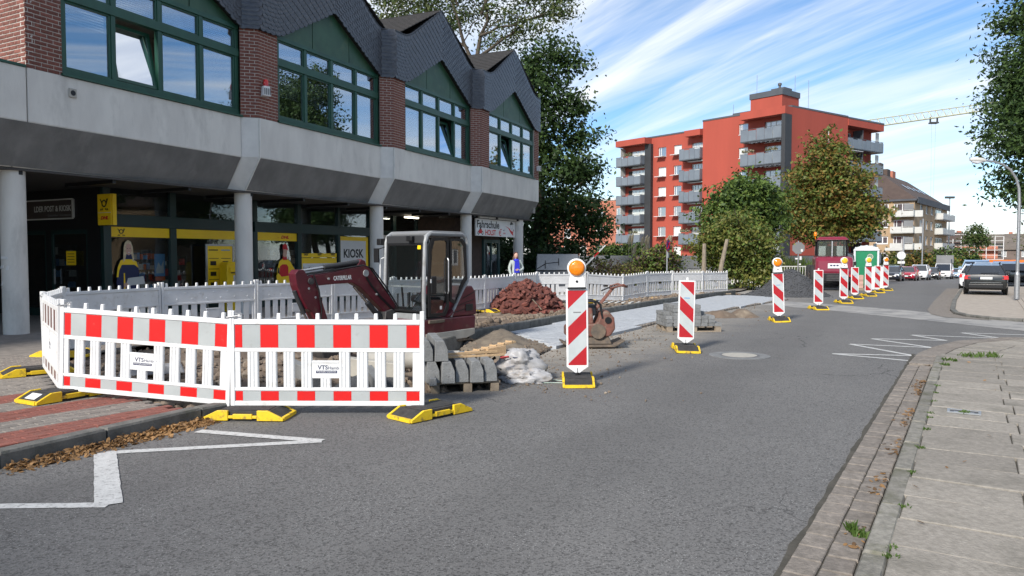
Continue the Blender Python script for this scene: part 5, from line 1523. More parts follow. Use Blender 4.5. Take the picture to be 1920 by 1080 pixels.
BL = ['end on barrier panel at the corner nearest the shop columns', 'white barrier panel turned towards the shops behind the striped sloping panel',
      'white dimpled barrier panel before the blonde cut-out figure', 'white dimpled barrier panel before the yellow letter box',
      'white dimpled barrier panel before the cut-out man in a cap', 'white barrier panel behind the raised excavator arm', 'white barrier panel hidden behind the excavator boom', 'white barrier panel seen through the excavator cab',
      'white barrier panel just behind the rear of the excavator', 'white barrier panel below the teal shop door', 'white barrier panel before the woman in a blue scarf',
      'white barrier panel behind the brick heap', 'sagging white barrier panel behind the amber warning lamp', 'white barrier panel leaning up from the sagging one',
      'white barrier panel in front of the dark shrubs beyond the plate compactor', 'white barrier panel behind the stacked paving blocks', 'last white barrier panel beside the leafy bush']
fz = [.205, .21, .20, .20, .20, .20, .18, .16, .14, .15, .16, .15, .03, .10, .09, .07, .055]
for i in range(len(FENCE) - 1):
    put_barrier(FENCE[i + 1], FENCE[i], fz[i + 1], fz[i], BL[i])

M['film_shaded'] = mat('shaded_dark_film', (0.16, 0.075, 0.065), (0.11, 0.055, 0.05), 6, .6)
for o in COL.objects:                  # shade and grazing view on the end-on panel's red film, painted as brown
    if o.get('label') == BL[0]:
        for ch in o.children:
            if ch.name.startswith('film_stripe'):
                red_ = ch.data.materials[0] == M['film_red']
                ch.data = ch.data.copy(); ch.data.materials[0] = M['film_shaded'] if red_ else M['white_plastic']
def foot_mesh_parts(parent, ox=0, oy=0, rz=0.0):
    """Black rubber foot with yellow sloped side pieces."""
    c, s = math.cos(rz), math.sin(rz)
    X = lambda x, y, z: (ox + x * c - y * s, oy + x * s + y * c, z)
    b = MB(X)
    b.prism([(-.41, .0), (.41, .0), (.41, .025), (.27, .10), (-.27, .10), (-.41, .025)], lambda x, z: (x, -.175, z), lambda x, z: (x, .175, z))
    b.box(-.24, .24, -.13, .13, .10, .106)
    b.build('rubber_body', M['rubber'], parent, bev=.006)
    for sy in (-1, 1):
        y0, y1 = (-.205, -.176) if sy < 0 else (.176, .205)
        e = MB(X)
        for pl in ([(-.42, .008), (-.15, .008), (-.15, .112), (-.26, .112), (-.42, .035)], [(.42, .008), (.15, .008), (.15, .112), (.26, .112), (.42, .035)], [(-.10, .025), (.10, .025), (.10, .075), (-.10, .075)]):
            e.prism(pl, lambda x, z: (x, y0, z), lambda x, z: (x, y1, z))
        e.prism([(-.15, .03), (-.10, .03), (-.10, .06), (-.15, .06)], lambda x, z: (x, y0 + .004, z), lambda x, z: (x, y1 - .004, z))
        e.prism([(.15, .03), (.10, .03), (.10, .06), (.15, .06)], lambda x, z: (x, y0 + .004, z), lambda x, z: (x, y1 - .004, z))
        o = e.build('yellow_edge', M['yellow'], parent, bev=.005)
        bb = bmesh.new(); bb.from_mesh(o.data); bmesh.ops.recalc_face_normals(bb, faces=bb.faces); bb.to_mesh(o.data); bb.free()
    for sx in (-1, 1):
        e = MB(X); e.prism([(.425 * sx, .006), (.425 * sx, .042), (.39 * sx, .042), (.39 * sx, .006)], lambda x, z: (x, -.176, z), lambda x, z: (x, .176, z))
        o = e.build('yellow_edge', M['yellow'], parent)
        bb = bmesh.new(); bb.from_mesh(o.data); bmesh.ops.recalc_face_normals(bb, faces=bb.faces); bb.to_mesh(o.data); bb.free()
foot0 = thing('ballast_block', 'foot', 'barrier foot', group='rubber feet under the barriers')
foot_mesh_parts(foot0)
def put_foot(x, y, z, rz, label, first=[True]):
    o = foot0 if first[0] else copy_tree(foot0)
    first[0] = False
    o.location = (x, y, z); o.rotation_euler = (0, 0, rz); o['label'] = label
put_foot(-4.92, 8.08, .115, R(62), 'yellow edged foot with a white sticker under the corner of the striped sloping panel')
put_foot(-2.72, 7.62, .0, R(-3), 'yellow edged foot where the two red striped panels meet')
put_foot(-.86, 7.74, .0, R(47), 'yellow edged foot under the free end of the level striped panel')
FL = ['yellow foot on the pavement outside the end on barrier panel', 'yellow foot at the corner behind the sloping striped panel', 'yellow foot before the blonde cut-out', 'yellow foot before the letter box', 'yellow foot before the cut-out man',
      'yellow foot behind the excavator arm', 'yellow foot behind the excavator boom', 'yellow foot beyond the excavator cab', 'yellow foot just behind the excavator tail', 'yellow foot below the teal door', 'yellow foot below the woman with a scarf',
      'yellow foot behind the brick heap', 'yellow foot under the sagging barrier joint', 'yellow foot past the sagging barrier joint', 'yellow foot beyond the plate compactor handle', 'yellow foot behind the paving block stack', 'yellow foot under the last barrier by the bush']
for i in range(1, len(FENCE)):
    a, b2 = FENCE[i - 1], FENCE[min(i + 1, len(FENCE) - 1)]
    an = math.atan2(b2[1] - a[1], b2[0] - a[0]) + R(90) + random.uniform(-.25, .25)
    put_foot(FENCE[i][0] + (.0 if i > 1 else -.1), FENCE[i][1], fz[i] - .10, an, FL[i - 1])

st = MB(); st.hexa([(-.375, -.09, .052), (-.29, -.09, .095), (-.29, .09, .095), (-.375, .09, .052), (-.375, -.09, .055), (-.29, -.09, .098), (-.29, .09, .098), (-.375, .09, .055)])
st.build('sticker', M['white'], foot0)

# ================================================================ WARNING BEACON BOARDS
def make_beacon(mirror, lamp):
    t = thing('warning_board', 'board', 'warning board', group='striped warning boards along the lane')
    foot_mesh_parts(t, 0, 0, R(90))
    b = MB(); b.tube([(0, 0, .10), (0, 0, .20)], .03, 8); b.build('stem', M['black'], t)
    out = [(-.145, .215), (-.03, .135), (.03, .135), (.145, .215), (.145, 1.245), (-.145, 1.245)]
    b = MB(); b.prism(out, lambda x, z: (x, -.028, z), lambda x, z: (x, .028, z)); b.build('board', M['white_plastic'], t, bev=.01)
    b = MB(); b.box(-.018, .018, -.018, .018, 1.245, 1.30); b.build('lamp_stub', M['white_plastic'], t)
    for side in (-1, 1):
        mm = (not mirror) if side < 0 else mirror
        y0, y1 = (-.0305, -.0285) if side < 0 else (.0285, .0305)
        red, wht = MB(), MB()
        rect = [(0, 0), (1, 0), (1, 1), (0, 1)]
        for k in range(-1, 6):
            for m_, lo, hi in ((red, 0, .245), (wht, .245, .49)):
                lo, hi = lo + .49 * k, hi + .49 * k
                # w = v + .235 x, v measured down from the top
                pl = clip_poly(clip_poly(rect, -.235, -1, -lo), .235, 1, hi)
                if len(pl) > 2:
                    q = [((1 - x if mm else x) * .24 - .12, 1.225 - v * .985) for x, v in pl]
                    if mm: q = q[::-1]
                    sm_ = MB(); sm_.prism(q, lambda x, z: (x, y0, z), lambda x, z: (x, y1, z))
                    o = sm_.build('film_stripe', M['film_dull_red' if m_ is red else 'film_white'], t)
                    bb = bmesh.new(); bb.from_mesh(o.data); bmesh.ops.recalc_face_normals(bb, faces=bb.faces); bb.to_mesh(o.data); bb.free()
    b = MB(); b.box(-.05, .05, -.032, -.0306, .93, .945); b.build('maker_mark', M['blue_print'] if not mirror else M['grey_wall'], t)
    if lamp:
        b = MB()
        b.taper(-.115, .115, -.06, .06, 1.265, 1.40, .02, .01); b.taper(-.095, .095, -.05, .05, 1.40, 1.50, .02, .01)
        b.lathe([(.10, -.055), (.125, -.045), (.125, .045), (.10, .055)], 28, (0, 0, 1.52), axis='y')
        b.build('lamp_housing', M['white_plastic'], t, smooth=35, bev=.008)
        b = MB(); b.box(-.12, .12, -.062, .062, 1.247, 1.264); b.build('lamp_bracket', M['black'], t)
        for s in (-1, 1):
            b = MB(); b.lathe([(.104, s * .050), (.104, s * .070), (.085, s * .090), (.05, s * .10), (0.0, s * .104)], 28, (0, 0, 1.52), axis='y'); b.build('lens', M['amber'], t, smooth=50)
        b = MB(); b.lathe([(.016, -.064), (.016, -.058)], 10, (0, 0, 1.345), axis='y'); b.build('lock', M['black'], t)
    return t
BEAC = [(0.87, 9.72, True, True, 3, 'tall striped board with a big amber lamp in front of the plate compactor', .8),
        (3.08, 13.08, False, False, 5, 'striped board without lamp in front of the stacked paving blocks', -1.0),
        (6.90, 19.05, False, True, 8, 'striped board with an orange lamp beside the small sand heaps', 2.5),
        (9.67, 23.30, False, False, 4, 'lampless striped board before the rear of the maroon loader', .5),
        (11.90, 26.5, False, True, 5, 'striped board with a yellow lamp at the loader rear wheel', .0),
        (13.60, 29.3, False, False, 4, 'lampless striped board just past the loader wheel', .5),
        (15.05, 31.2, False, True, 4, 'striped board with a yellow lamp in front of the green toilet', .5),
        (16.85, 34.1, False, False, 4, 'lampless striped board at the edge of the green toilet', -.6),
        (18.40, 36.4, False, True, 4, 'last striped board with an orange lamp before the parked cars', 0)]
protos = {}
for x, y, mi, la, rz, lab, lean in BEAC:
    if (mi, la) in protos:
        o = copy_tree(protos[mi, la])
    else:
        o = protos[mi, la] = make_beacon(mi, la)
    o.location = (x, y, gz(y)); o.rotation_euler = (0, R(-lean), R(-rz)); o['label'] = lab
    if 'yellow lamp' in lab:
        for ch in o.children:
            if ch.name.startswith('lens'):
                ch.data = ch.data.copy(); ch.data.materials[0] = M['amber_pale']

# ================================================================ MINI EXCAVATOR
EX = thing('mini_excavator', 'dark red mini excavator with a grey glazed cab and folded arm in the dig', 'excavator', (-1.62, 13.78, -0.30), math.atan2(-.79, -.62))
mr, gy, bk = M['maroon'], M['cab_grey'], M['black']
# tracks: a rubber loop with lugs, frame, sprocket, idler, rollers
for sy in (-1, 1):
    y0, y1 = (-.56, -.31) if sy < 0 else (.31, .56)
    tr = MB()
    path = []
    Lh, rr = .62, .215
    for k in range(9):
        a = R(90 + 180 * k / 8); path.append((-Lh + rr * math.cos(a), rr + rr * math.sin(a)))
    for k in range(9):
        a = R(270 + 180 * k / 8); path.append((Lh + rr * math.cos(a), rr + rr * math.sin(a)))
    n = len(path)
    q, fs = [], []
    for (x, z) in path:
        cx = max(-Lh, min(Lh, x)); dx, dz = x - cx, z - rr; l = math.hypot(dx, dz) or 1
        ix, iz = cx + dx * .86, rr + dz * .86
        q += [(x, y0, z), (x, y1, z), (ix, y1, iz), (ix, y0, iz)]
    for k in range(n):
        a, b2 = 4 * k, 4 * ((k + 1) % n)
        fs += [(a + j, a + (j + 1) % 4, b2 + (j + 1) % 4, b2 + j) for j in range(4)]
    tr.add(q, fs)
    # lugs along the loop
    per = []
    for k in range(n):
        p, r_ = path[k], path[(k + 1) % n]
        L = math.dist(p, r_); m_ = max(1, int(round(L / .075)))
        per += [(p[0] + (r_[0] - p[0]) * j / m_, p[1] + (r_[1] - p[1]) * j / m_, math.atan2(r_[1] - p[1], r_[0] - p[0])) for j in range(m_)]
    for j, (x, z, a) in enumerate(per):
        tx, tz = math.cos(a) * .017, math.sin(a) * .017; nx, nz = math.sin(a) * .022, -math.cos(a) * .022
        ya, yb = (y0, y0 + .17) if j % 2 else (y1 - .17, y1)
        tr.hexa([(x - tx, ya, z - tz), (x + tx, ya, z + tz), (x + tx, yb, z + tz), (x - tx, yb, z - tz), (x - tx + nx, ya, z - tz + nz), (x + tx + nx, ya, z + tz + nz), (x + tx + nx, yb, z + tz + nz), (x - tx + nx, yb, z - tz + nz)])
    o = tr.build('track', M['rust_plate'], EX)
    yo = y1 + .012 if sy > 0 else y0 - .012
    for x, r in ((-Lh, .17), (Lh, .16)):
        w = MB(); w.lathe([(r, -.10), (r, .10), (r * .55, .125), (0, .125)] if sy > 0 else [(r, .10), (r, -.10), (r * .55, -.125), (0, -.125)], 16, (x, (y0 + y1) / 2, rr), axis='y'); w.build('track_wheel', M['dark_steel'], o, smooth=40)
    for x in (-.3, 0, .3):
        w = MB(); w.lathe([(.075, -.11), (.075, .11)], 12, (x, (y0 + y1) / 2, .10), axis='y'); w.build('roller', M['dark_steel'], o, smooth=40)
    w = MB(); w.box(-.5, .5, y0 + .05, y1 - .05, .13, .30); w.build('track_frame', M['dark_steel'], o)
b = MB(); b.box(-.35, .35, -.31, .31, .20, .42); b.lathe([(.34, .42), (.34, .50)], 20); b.build('undercarriage', M['dark_steel'], EX)
b = MB(); b.prism([(1.02, .08), (1.10, .08), (1.06, .22), (1.09, .38), (1.03, .38), (1.00, .22)], lambda x, z: (x, -.58, z), lambda x, z: (x, .58, z)); b.bar((.3, -.25, .25), (1.0, -.4, .25), .08, .1); b.bar((.3, .25, .25), (1.0, .4, .25), .08, .1); b.build('dozer_blade', mr, EX, bev=.008)
# upper body
b = MB()
b.prism([(.60, .50), (-.55, .50), (-.78, .56), (-.80, .86), (.60, .86)], lambda x, z: (x, -.56, z), lambda x, z: (x, .56, z)); b.build('upper_frame', mr, EX, bev=.03)
b = MB(); b.prism([(.56, .44), (-.52, .44), (-.76, .50), (-.76, .62), (.56, .60)], lambda x, z: (x, -.565, z), lambda x, z: (x, .568, z)); b.build('skirt', M['cream'], EX, bev=.015)
b = MB()
pl = [(.02, .865), (-.22, 1.02), (-.50, 1.42), (-.70, 1.42), (-.80, 1.30), (-.84, .90), (-.80, .865)]
b.prism(pl, lambda x, z: (x, -.55, z), lambda x, z: (x, .555, z)); b.build('engine_cover', mr, EX, bev=.05)
for k in range(3):
    b = MB(); b.bar((-.74 + .02 * k, .56, 1.30 - .14 * k), (-.40 + .12 * k, .56, 1.18 - .12 * k), .006, .012); b.build('cover_groove', M['black'], EX)
# cab frame
b = MB()
def pillar(p0, p1, w=.055, d=.055): b.bar(p0, p1, w, d, up=(1, 0, 0))
def ybar(x, z, w=.06, h=.07): b.box(x - w / 2, x + w / 2, -.47, .53, z - h / 2, z + h / 2)
for y in (-.47, .53):
    b.tube([(.56, y, .86), (.57, y, 1.3), (.53, y, 2.22), (.49, y, 2.33), (.40, y, 2.385), (-.42, y, 2.385), (-.52, y, 2.34), (-.56, y, 2.24), (-.58, y, 1.50), (-.44, y, 1.32), (-.20, y, .98), (-.12, y, .86)], [.036, .036, .036, .040, .040, .038, .040, .040, .034, .028, .028, .028], 8)
ybar(.50, 2.31); ybar(.565, .90, .06, .10); ybar(-.56, 1.50)
b.build('cab_frame', gy, EX, smooth=40)
b = MB(); b.prism([(.42, 2.335), (.44, 2.39), (.36, 2.43), (-.40, 2.43), (-.50, 2.40), (-.50, 2.335)], lambda x, z: (x, -.50, z), lambda x, z: (x, .56, z)); b.build('cab_roof', M['grey_wall'], EX, bev=.02)
b = MB(); b.box(.40, .56, -.44, .50, 2.20, 2.345); b.build('front_header', M['anthracite_dark'], EX, bev=.015)
# front window: black rim and glass
def rim_rect(xf, a, b2, c, d, w, th, name, m_):
    k = MB(xf)
    k.box(a, b2, -th, th, c, c + w); k.box(a, b2, -th, th, d - w, d); k.box(a, a + w, -th, th, c + w, d - w); k.box(b2 - w, b2, -th, th, c + w, d - w)
    return k.build(name, m_, EX, bev=.008)
FW = lambda y, d, z: (.575 - (z - .9) * .03 + d, y, z)
rim_rect(FW, -.435, .495, .98, 2.20, .035, .015, 'window_rim', bk)
b = MB(FW); b.box(-.40, .46, -.004, .004, 1.01, 2.17); b.build('front_glass', M['cab_glass'], EX)
b = MB(FW); b.box(-.43, .49, -.03, .0, 1.42, 1.45); b.build('window_bar', M['cab_grey'], EX)
b = MB(); b.tube([(.60, -.52, 1.35), (.62, -.55, 1.40), (.60, -.55, 1.92), (.56, -.5, 1.95)], .016, 6); b.build('grab_rail', M['white'], EX, smooth=60)
# door with its black frame, latch, and the quarter window behind it
SW = lambda x, d, z: (x, .565 + d, z)
def poly_rim(pl, w, name, m_, th=.018):
    cx = sum(p[0] for p in pl) / len(pl); cz = sum(p[1] for p in pl) / len(pl)
    k = MB(SW); n = len(pl)
    ins = [(p[0] + (cx - p[0]) * w / max(.12, abs(cx - p[0])) * (1 if abs(cx - p[0]) > .05 else 0), p[1] + (cz - p[1]) * w / max(.12, abs(cz - p[1])) * (1 if abs(cz - p[1]) > .05 else 0)) for p in pl]
    for i in range(n):
        j = (i + 1) % n
        k.hexa([(pl[i][0], -th, pl[i][1]), (pl[j][0], -th, pl[j][1]), (ins[j][0], -th, ins[j][1]), (ins[i][0], -th, ins[i][1]), (pl[i][0], th, pl[i][1]), (pl[j][0], th, pl[j][1]), (ins[j][0], th, ins[j][1]), (ins[i][0], th, ins[i][1])])
    k.build(name, m_, EX)
    g = MB(SW); g.prism(ins, lambda x, z: (x, -.003, z), lambda x, z: (x, .003, z)); return g
dp = [(.50, .90), (.50, 1.5), (.46, 2.15), (.40, 2.30), (.02, 2.32), (-.03, 2.28), (-.03, 1.05), (.06, .90)]
g = poly_rim(dp, .055, 'door_frame', bk); g.build('door_glass', M['cab_glass'], EX)
qp = [(-.06, 1.15), (-.06, 2.30), (-.40, 2.30), (-.49, 2.20), (-.53, 1.55), (-.42, 1.44), (-.18, 1.10)]
g = poly_rim(qp, .045, 'quarter_frame', bk); g.build('quarter_glass', M['cab_glass'], EX)
b = MB(SW); b.box(.30, .44, -.01, .03, 1.30, 1.62); b.build('door_latch', bk, EX, bev=.02)
b = MB(SW); b.box(.40, .46, .02, .026, 1.50, 1.57); b.build('label_sticker', M['white'], EX)
b = MB(SW); b.tube([(.02, .03, 1.30), (.02, .05, 1.34), (.02, .05, 1.90), (.02, .03, 1.94)], .012, 6); b.build('door_handle', M['steel'], EX)
b = MB(SW); b.box(.15, .20, .004, .008, 1.02, 1.08); b.build('label_sticker', M['white'], EX)
# inside: seat, levers, back wall
b = MB(); b.box(-.30, .18, -.22, .26, 1.12, 1.26); b.taper(-.36, -.22, -.20, .24, 1.26, 1.85, .0, .03, ox=-.06); b.box(-.32, .1, -.2, .2, .87, 1.12); b.build('seat', M['seat'], EX, bev=.04)
b = MB(); b.box(.36, .50, -.40, .44, .87, 1.05); b.tube([(.30, -.25, .9), (.36, -.25, 1.45)], .018, 6); b.tube([(.30, .30, .9), (.36, .30, 1.45)], .018, 6); b.tube([(.42, 0, .9), (.40, .0, 1.32)], .02, 6); b.build('control_levers', bk, EX)
b = MB(); b.box(-.55, .55, -.46, .52, .862, .872); b.build('cab_floor', M['anthracite_dark'], EX)
b = MB(); b.box(.50, .64, -.62, -.50, 2.18, 2.30); b.build('work_light', bk, EX, bev=.015)
b = MB(); b.box(.50, .64, .16, .30, 2.24, 2.34); b.build('work_light', bk, EX, bev=.015)
b = MB(); b.tube([(.55, -.48, 2.15), (.66, -.56, 2.1), (.66, -.56, 1.9)], .012, 6); b.box(.64, .67, -.66, -.54, 1.86, 2.12); b.build('mirror', bk, EX)
b = MB(FW); b.box(.36, .44, .006, .012, 2.10, 2.17); b.build('label_sticker', M['yellow_print'], EX)
# boom, stick, bucket and rams in one upright plane
BY = -.30
def slab(pl, w, name, m_, bev=.012, y=BY):
    k = MB(); k.prism(pl, lambda x, z: (x, y - w / 2, z), lambda x, z: (x, y + w / 2, z))
    o = k.build(name, m_, EX, bev=bev)
    bb = bmesh.new(); bb.from_mesh(o.data); bmesh.ops.recalc_face_normals(bb, faces=bb.faces); bb.to_mesh(o.data); bb.free()
    return o
slab([(.45, .62), (.80, .55), (.86, .72), (.82, .98), (.66, 1.02), (.48, .90)], .26, 'swing_post', M['dark_steel'])
slab([(.45, .83), (.60, .80), (.69, .86), (.87, 1.03), (1.12, 1.24), (1.35, 1.43), (1.54, 1.52), (1.9, 1.51), (2.28, 1.49), (2.46, 1.52), (2.51, 1.62), (2.39, 1.66), (1.94, 1.71), (1.42, 1.79), (1.25, 1.82), (1.16, 1.77), (1.06, 1.67), (.77, 1.34), (.42, .97)], .16, 'boom', mr)
slab([(1.18, 1.77), (1.22, 1.89), (1.32, 1.93), (1.42, 1.79)], .10, 'boom_lug', mr)
slab([(2.71, 1.69), (2.65, 1.76), (2.54, 1.76), (2.47, 1.66), (2.36, 1.56), (2.27, 1.46), (2.08, .94), (2.02, .76), (2.18, .70), (2.31, .91), (2.40, 1.07), (2.48, 1.12), (2.60, 1.32), (2.68, 1.51)][::-1], .19, 'stick', mr)
for side in (-1, 1):
    b = MB(); b.lathe([(.055, side * .10), (.055, side * .125), (0, side * .13)], 12, (2.42, BY, 1.57), axis='y'); b.build('pin', M['dark_steel'], EX, smooth=40)
b = MB(); b.lathe([(.10, -.115), (.10, -.10)], 12, (1.25, BY, 1.68), axis='y'); b.lathe([(.06, .085), (.06, .105)], 12, (1.25, BY, 1.68), axis='y'); b.build('boom_boss', M['cab_grey'], EX)
def ram(p0, p1, f, r, name):
    p0, p1 = Vector(p0), Vector(p1); m_ = p0 + (p1 - p0) * f
    k = MB(); k.tube([p0, m_], r, 10); o = k.build(name, M['anthracite_dark'], EX, smooth=40)
    k = MB(); k.tube([m_, p1], r * .5, 8); k.build('rod', M['chrome'], o, smooth=40)
ram((1.30, BY, 1.88), (2.56, BY, 1.735), .62, .045, 'stick_ram')
ram((.68, BY + .02, .68), (1.46, BY + .02, 1.45), .62, .05, 'boom_ram')
ram((2.66, BY, 1.42), (2.34, BY, .74), .55, .04, 'bucket_ram')
slab([(2.36, .76), (2.02, .76), (1.80, .52), (1.66, .27), (1.80, .14), (2.08, .12), (2.24, .26), (2.32, .50)], .40, 'bucket', M['dark_steel'], .02)
for k in range(4):
    b = MB(); b.taper(1.56, 1.70, BY - .18 + k * .1, BY - .12 + k * .1, .14, .24, .0, .01); b.build('bucket_tooth', M['steel'], EX)
for k, dy in enumerate((-.05, .02, .07)):
    b = MB(); b.tube([(.45, BY + dy, 1.02), (.76, BY + dy, 1.38 + .02 * k), (1.08, BY + dy, 1.76), (1.30, BY + dy, 1.84 - .01 * k), (1.9, BY + dy, 1.745), (2.3, BY + dy, 1.70), (2.48, BY + dy * .5, 1.68)], .014, 6); b.build('hose', bk, EX, smooth=60)
b = MB(); b.tube([(2.36, BY + .1, 1.68), (2.28, BY + .13, 1.42), (2.22, BY + .12, 1.1), (2.24, BY + .1, .80)], .013, 6); b.build('hose', bk, EX, smooth=60)
text('lettering', 'CATERPILLAR', .10, M['white'], EX, (1.94, BY + .0815, 1.57), rot=(R(90), R(-2), R(180)), bold=.003, sx=.62)

# small wear parts: bolts, grease lines, cab steps, exhaust, mud on the steps, side hoses
for k, (x, z) in enumerate(((.62, .92), (1.0, 1.30), (2.05, 1.60), (2.32, 1.30), (2.45, 1.45))):
    b = MB(); b.lathe([(.022, .08), (.022, .10), (.0, .104)], 6, (x, BY, z), axis='y'); b.build('bolt', M['steel'], EX)
for dz, r_ in ((0, .011), (.03, .009)):
    b = MB(); b.tube([(.60, BY + .09, .98 + dz), (.90, BY + .092, 1.22 + dz), (1.12, BY + .092, 1.44 + dz), (1.24, BY + .09, 1.60 + dz)], r_, 5); b.build('grease_line', bk, EX, smooth=60)
b = MB(); b.tube([(.58, .1, .70), (.74, .0, .78), (.80, -.18, .86), (.62, -.26, 1.0)], .02, 6); b.tube([(.58, .15, .66), (.80, .05, .70), (.86, -.16, .80), (.66, -.28, .96)], .018, 6); b.build('hose', bk, EX, smooth=60)
b = MB(); b.box(-.70, -.50, .56, .575, .95, 1.08); b.build('cover_handle', bk, EX, bev=.01)
b = MB(); b.tube([(-.60, -.40, 1.42), (-.60, -.40, 1.62), (-.66, -.40, 1.68)], .03, 8); b.build('exhaust', M['dark_steel'], EX, smooth=50)
b = MB(); b.box(.10, .50, .56, .60, .78, .84); b.build('step', M['rust_plate'], EX, bev=.01)

# ================================================================ MATERIALS LYING ABOUT
# stacked kerb blocks on a pallet, cross sections facing the road
KP = thing('kerb_block_stack', 'stack of grey concrete kerb blocks on a low dark pallet beside the striped panel', 'kerb blocks', (-0.98, 8.95, 0), R(13))
pm = MB()
for x in (0.0, .40, .74): pm.box(x, x + .10, 0, 1.0, 0, .10)
for k in range(5): pm.box(-.06, .86, .02 + k * .21, .17 + k * .21, .101, .124)
pm.build('pallet', M['grey_wood'], KP)
def kerb_block(name, x, z, y0, ln, w=.165, h=.265, cut_=.05):
    b = MB(); pl = [(-w / 2, 0), (w / 2, 0), (w / 2 - .004, h * .55), (w / 2 - cut_, h), (-w / 2 + .01, h)]
    b.prism(pl, lambda a, c: (a, 0, c), lambda a, c: (a, ln, c))
    return link(name, b.mesh(name, M['concrete_block']), KP, .006, loc=(x, y0, z), rot=(0, 0, R(random.uniform(-1.5, 1.5))))
for k in range(5):
    kerb_block('kerb_block', .02 + k * .178, .126, -.04 + random.uniform(-.05, .04) - (.05 if k == 3 else 0), 1.0)
for k in range(2):
    kerb_block('kerb_block', -.06 + k * .18, .395, -.02 + random.uniform(-.03, .03), 1.0, h=.25)
kerb_block('kerb_block', .0, .125, -.18, .26, .09, .09, .01)
# loose block pieces seen between the slats
for k, (x, y, a, m_, lab) in enumerate(((-1.55, 8.75, 20, 'concrete_block', 'loose grey kerb block lying behind the level striped panel'), (-1.42, 9.5, 75, 'cream', 'cream tinted kerb block lying behind the name plate of the level panel'), (-2.35, 8.95, 40, 'concrete_block', 'broken kerb block lying behind the joint of the striped panels'))):
    b = MB(); b.prism([(-.08, 0), (.08, 0), (.078, .14), (.03, .24), (-.07, .24)], lambda a_, c: (a_, 0, c), lambda a_, c: (a_, .75, c))
    o = b.build('loose_kerb_block', M[m_], None, bev=.008, loc=(x, y, dirt_hh(x, y) + .01), rot=(R(4), R(-6), R(a))); tag(o, lab, 'kerb block')
PIPE = MB(); PIPE.tube([(-2.1, 10.15, .22), (-.75, 10.5, .20)], .13, 18); o = PIPE.build('drain_pipe', M['cream'], None, smooth=40); tag(o, 'cream drain pipe lying across the trench behind the level striped panel', 'pipe')
# timber on the blocks
WD = [((-.62, 9.55, .40), (.02, 10.15, .50), .10, .025, 'notched timber laid over the kerb blocks by the white bag'), ((-.84, 9.4, .42), (-.20, 9.75, .415), .04, .03, 'thin pale lath lying on the kerb blocks'), ((-.86, 9.2, .41), (-.1, 9.55, .40), .03, .025, 'second pale lath lying on the kerb blocks close to the road'), ((-.35, 9.75, .40), (-.12, 9.95, .42), .12, .11, 'short squared timber end between the laths and the bag')]
for p0, p1, w, h, lab in WD:
    b = MB(); b.bar(p0, p1, w, h)
    if 'notched' in lab:
        for k in range(6):
            c = Vector(p0).lerp(Vector(p1), .08 + k * .165); b.bar(c + Vector((-.045, .03, .018)), c + Vector((.045, -.03, .018)), .025, .02)
    o = b.build('timber', M['wood'], None); tag(o, lab, 'timber', 'timber pieces on the kerb blocks')
# white plastic bag, crumpled
def crumple(name, c, r, amp, m_, zmin, seed, seg=56, ring=34):
    b = MB(); q, fs = [], []
    for i in range(ring + 1):
        ph = math.pi * i / ring
        for j in range(seg):
            t = 2 * math.pi * j / seg
            d = Vector((math.sin(ph) * math.cos(t), math.sin(ph) * math.sin(t), math.cos(ph)))
            n = mnoise.noise(d * 1.3 + Vector((seed, 0, 0))) * .35 + abs(mnoise.noise(d * 3.2 + Vector((0, seed, 0)))) * -.34 + abs(mnoise.noise(Vector((d.x * 6.5, d.y * 6.5, d.z * 2.0)) + Vector((0, 0, seed)))) * -.10
            k = 1 + amp * n
            q.append((c[0] + d.x * r[0] * k, c[1] + d.y * r[1] * k, max(zmin + .004 * random.random(), c[2] + d.z * r[2] * k)))
    for i in range(ring):
        for j in range(seg):
            fs.append((i * seg + j, (i + 1) * seg + j, (i + 1) * seg + (j + 1) % seg, i * seg + (j + 1) % seg))
    b.add(q, fs)
    return b
t = thing('sand_bag', 'crumpled white plastic bag half full of sand beside the kerb blocks', 'bag', (0.05, 10.0, 0))
crumple('bag', (.02, 0, .20), (.36, .30, .27), 1.0, None, .004, 2.3).build('bag', M['bag'], t, smooth=60)
crumple('bag', (.12, -.22, .06), (.32, .18, .14), 1.2, None, .004, 7.7).build('folded_hem', M['bag'], t, smooth=60)
b = MB(); b.bar((-.20, -.20, .32), (-.09, -.22, .34), .008, .05, up=(0, -1, .6)); b.build('red_print', M['red_print'], t)
b = MB(); b.bar((-.04, -.235, .33), (.10, -.22, .32), .006, .018, up=(0, -1, .6)); b.build('blue_print', M['navy'], t)
b = MB(); b.tube([(.30, -.15, .01), (.45, -.10, .012), (.62, -.16, .01), (.80, -.12, .012), (1.0, -.2, .01)], .007, 5); b.tube([(.2, -.35, .01), (.5, -.34, .012), (.9, -.38, .01)], .006, 5); o = b.build('cord', mat('pale_cord', (.45, .55, .48), None, 9, .8), None, loc=(0.05, 10.0, 0)); tag(o, 'pale green cord trailing from the white bag over the asphalt', 'cord')

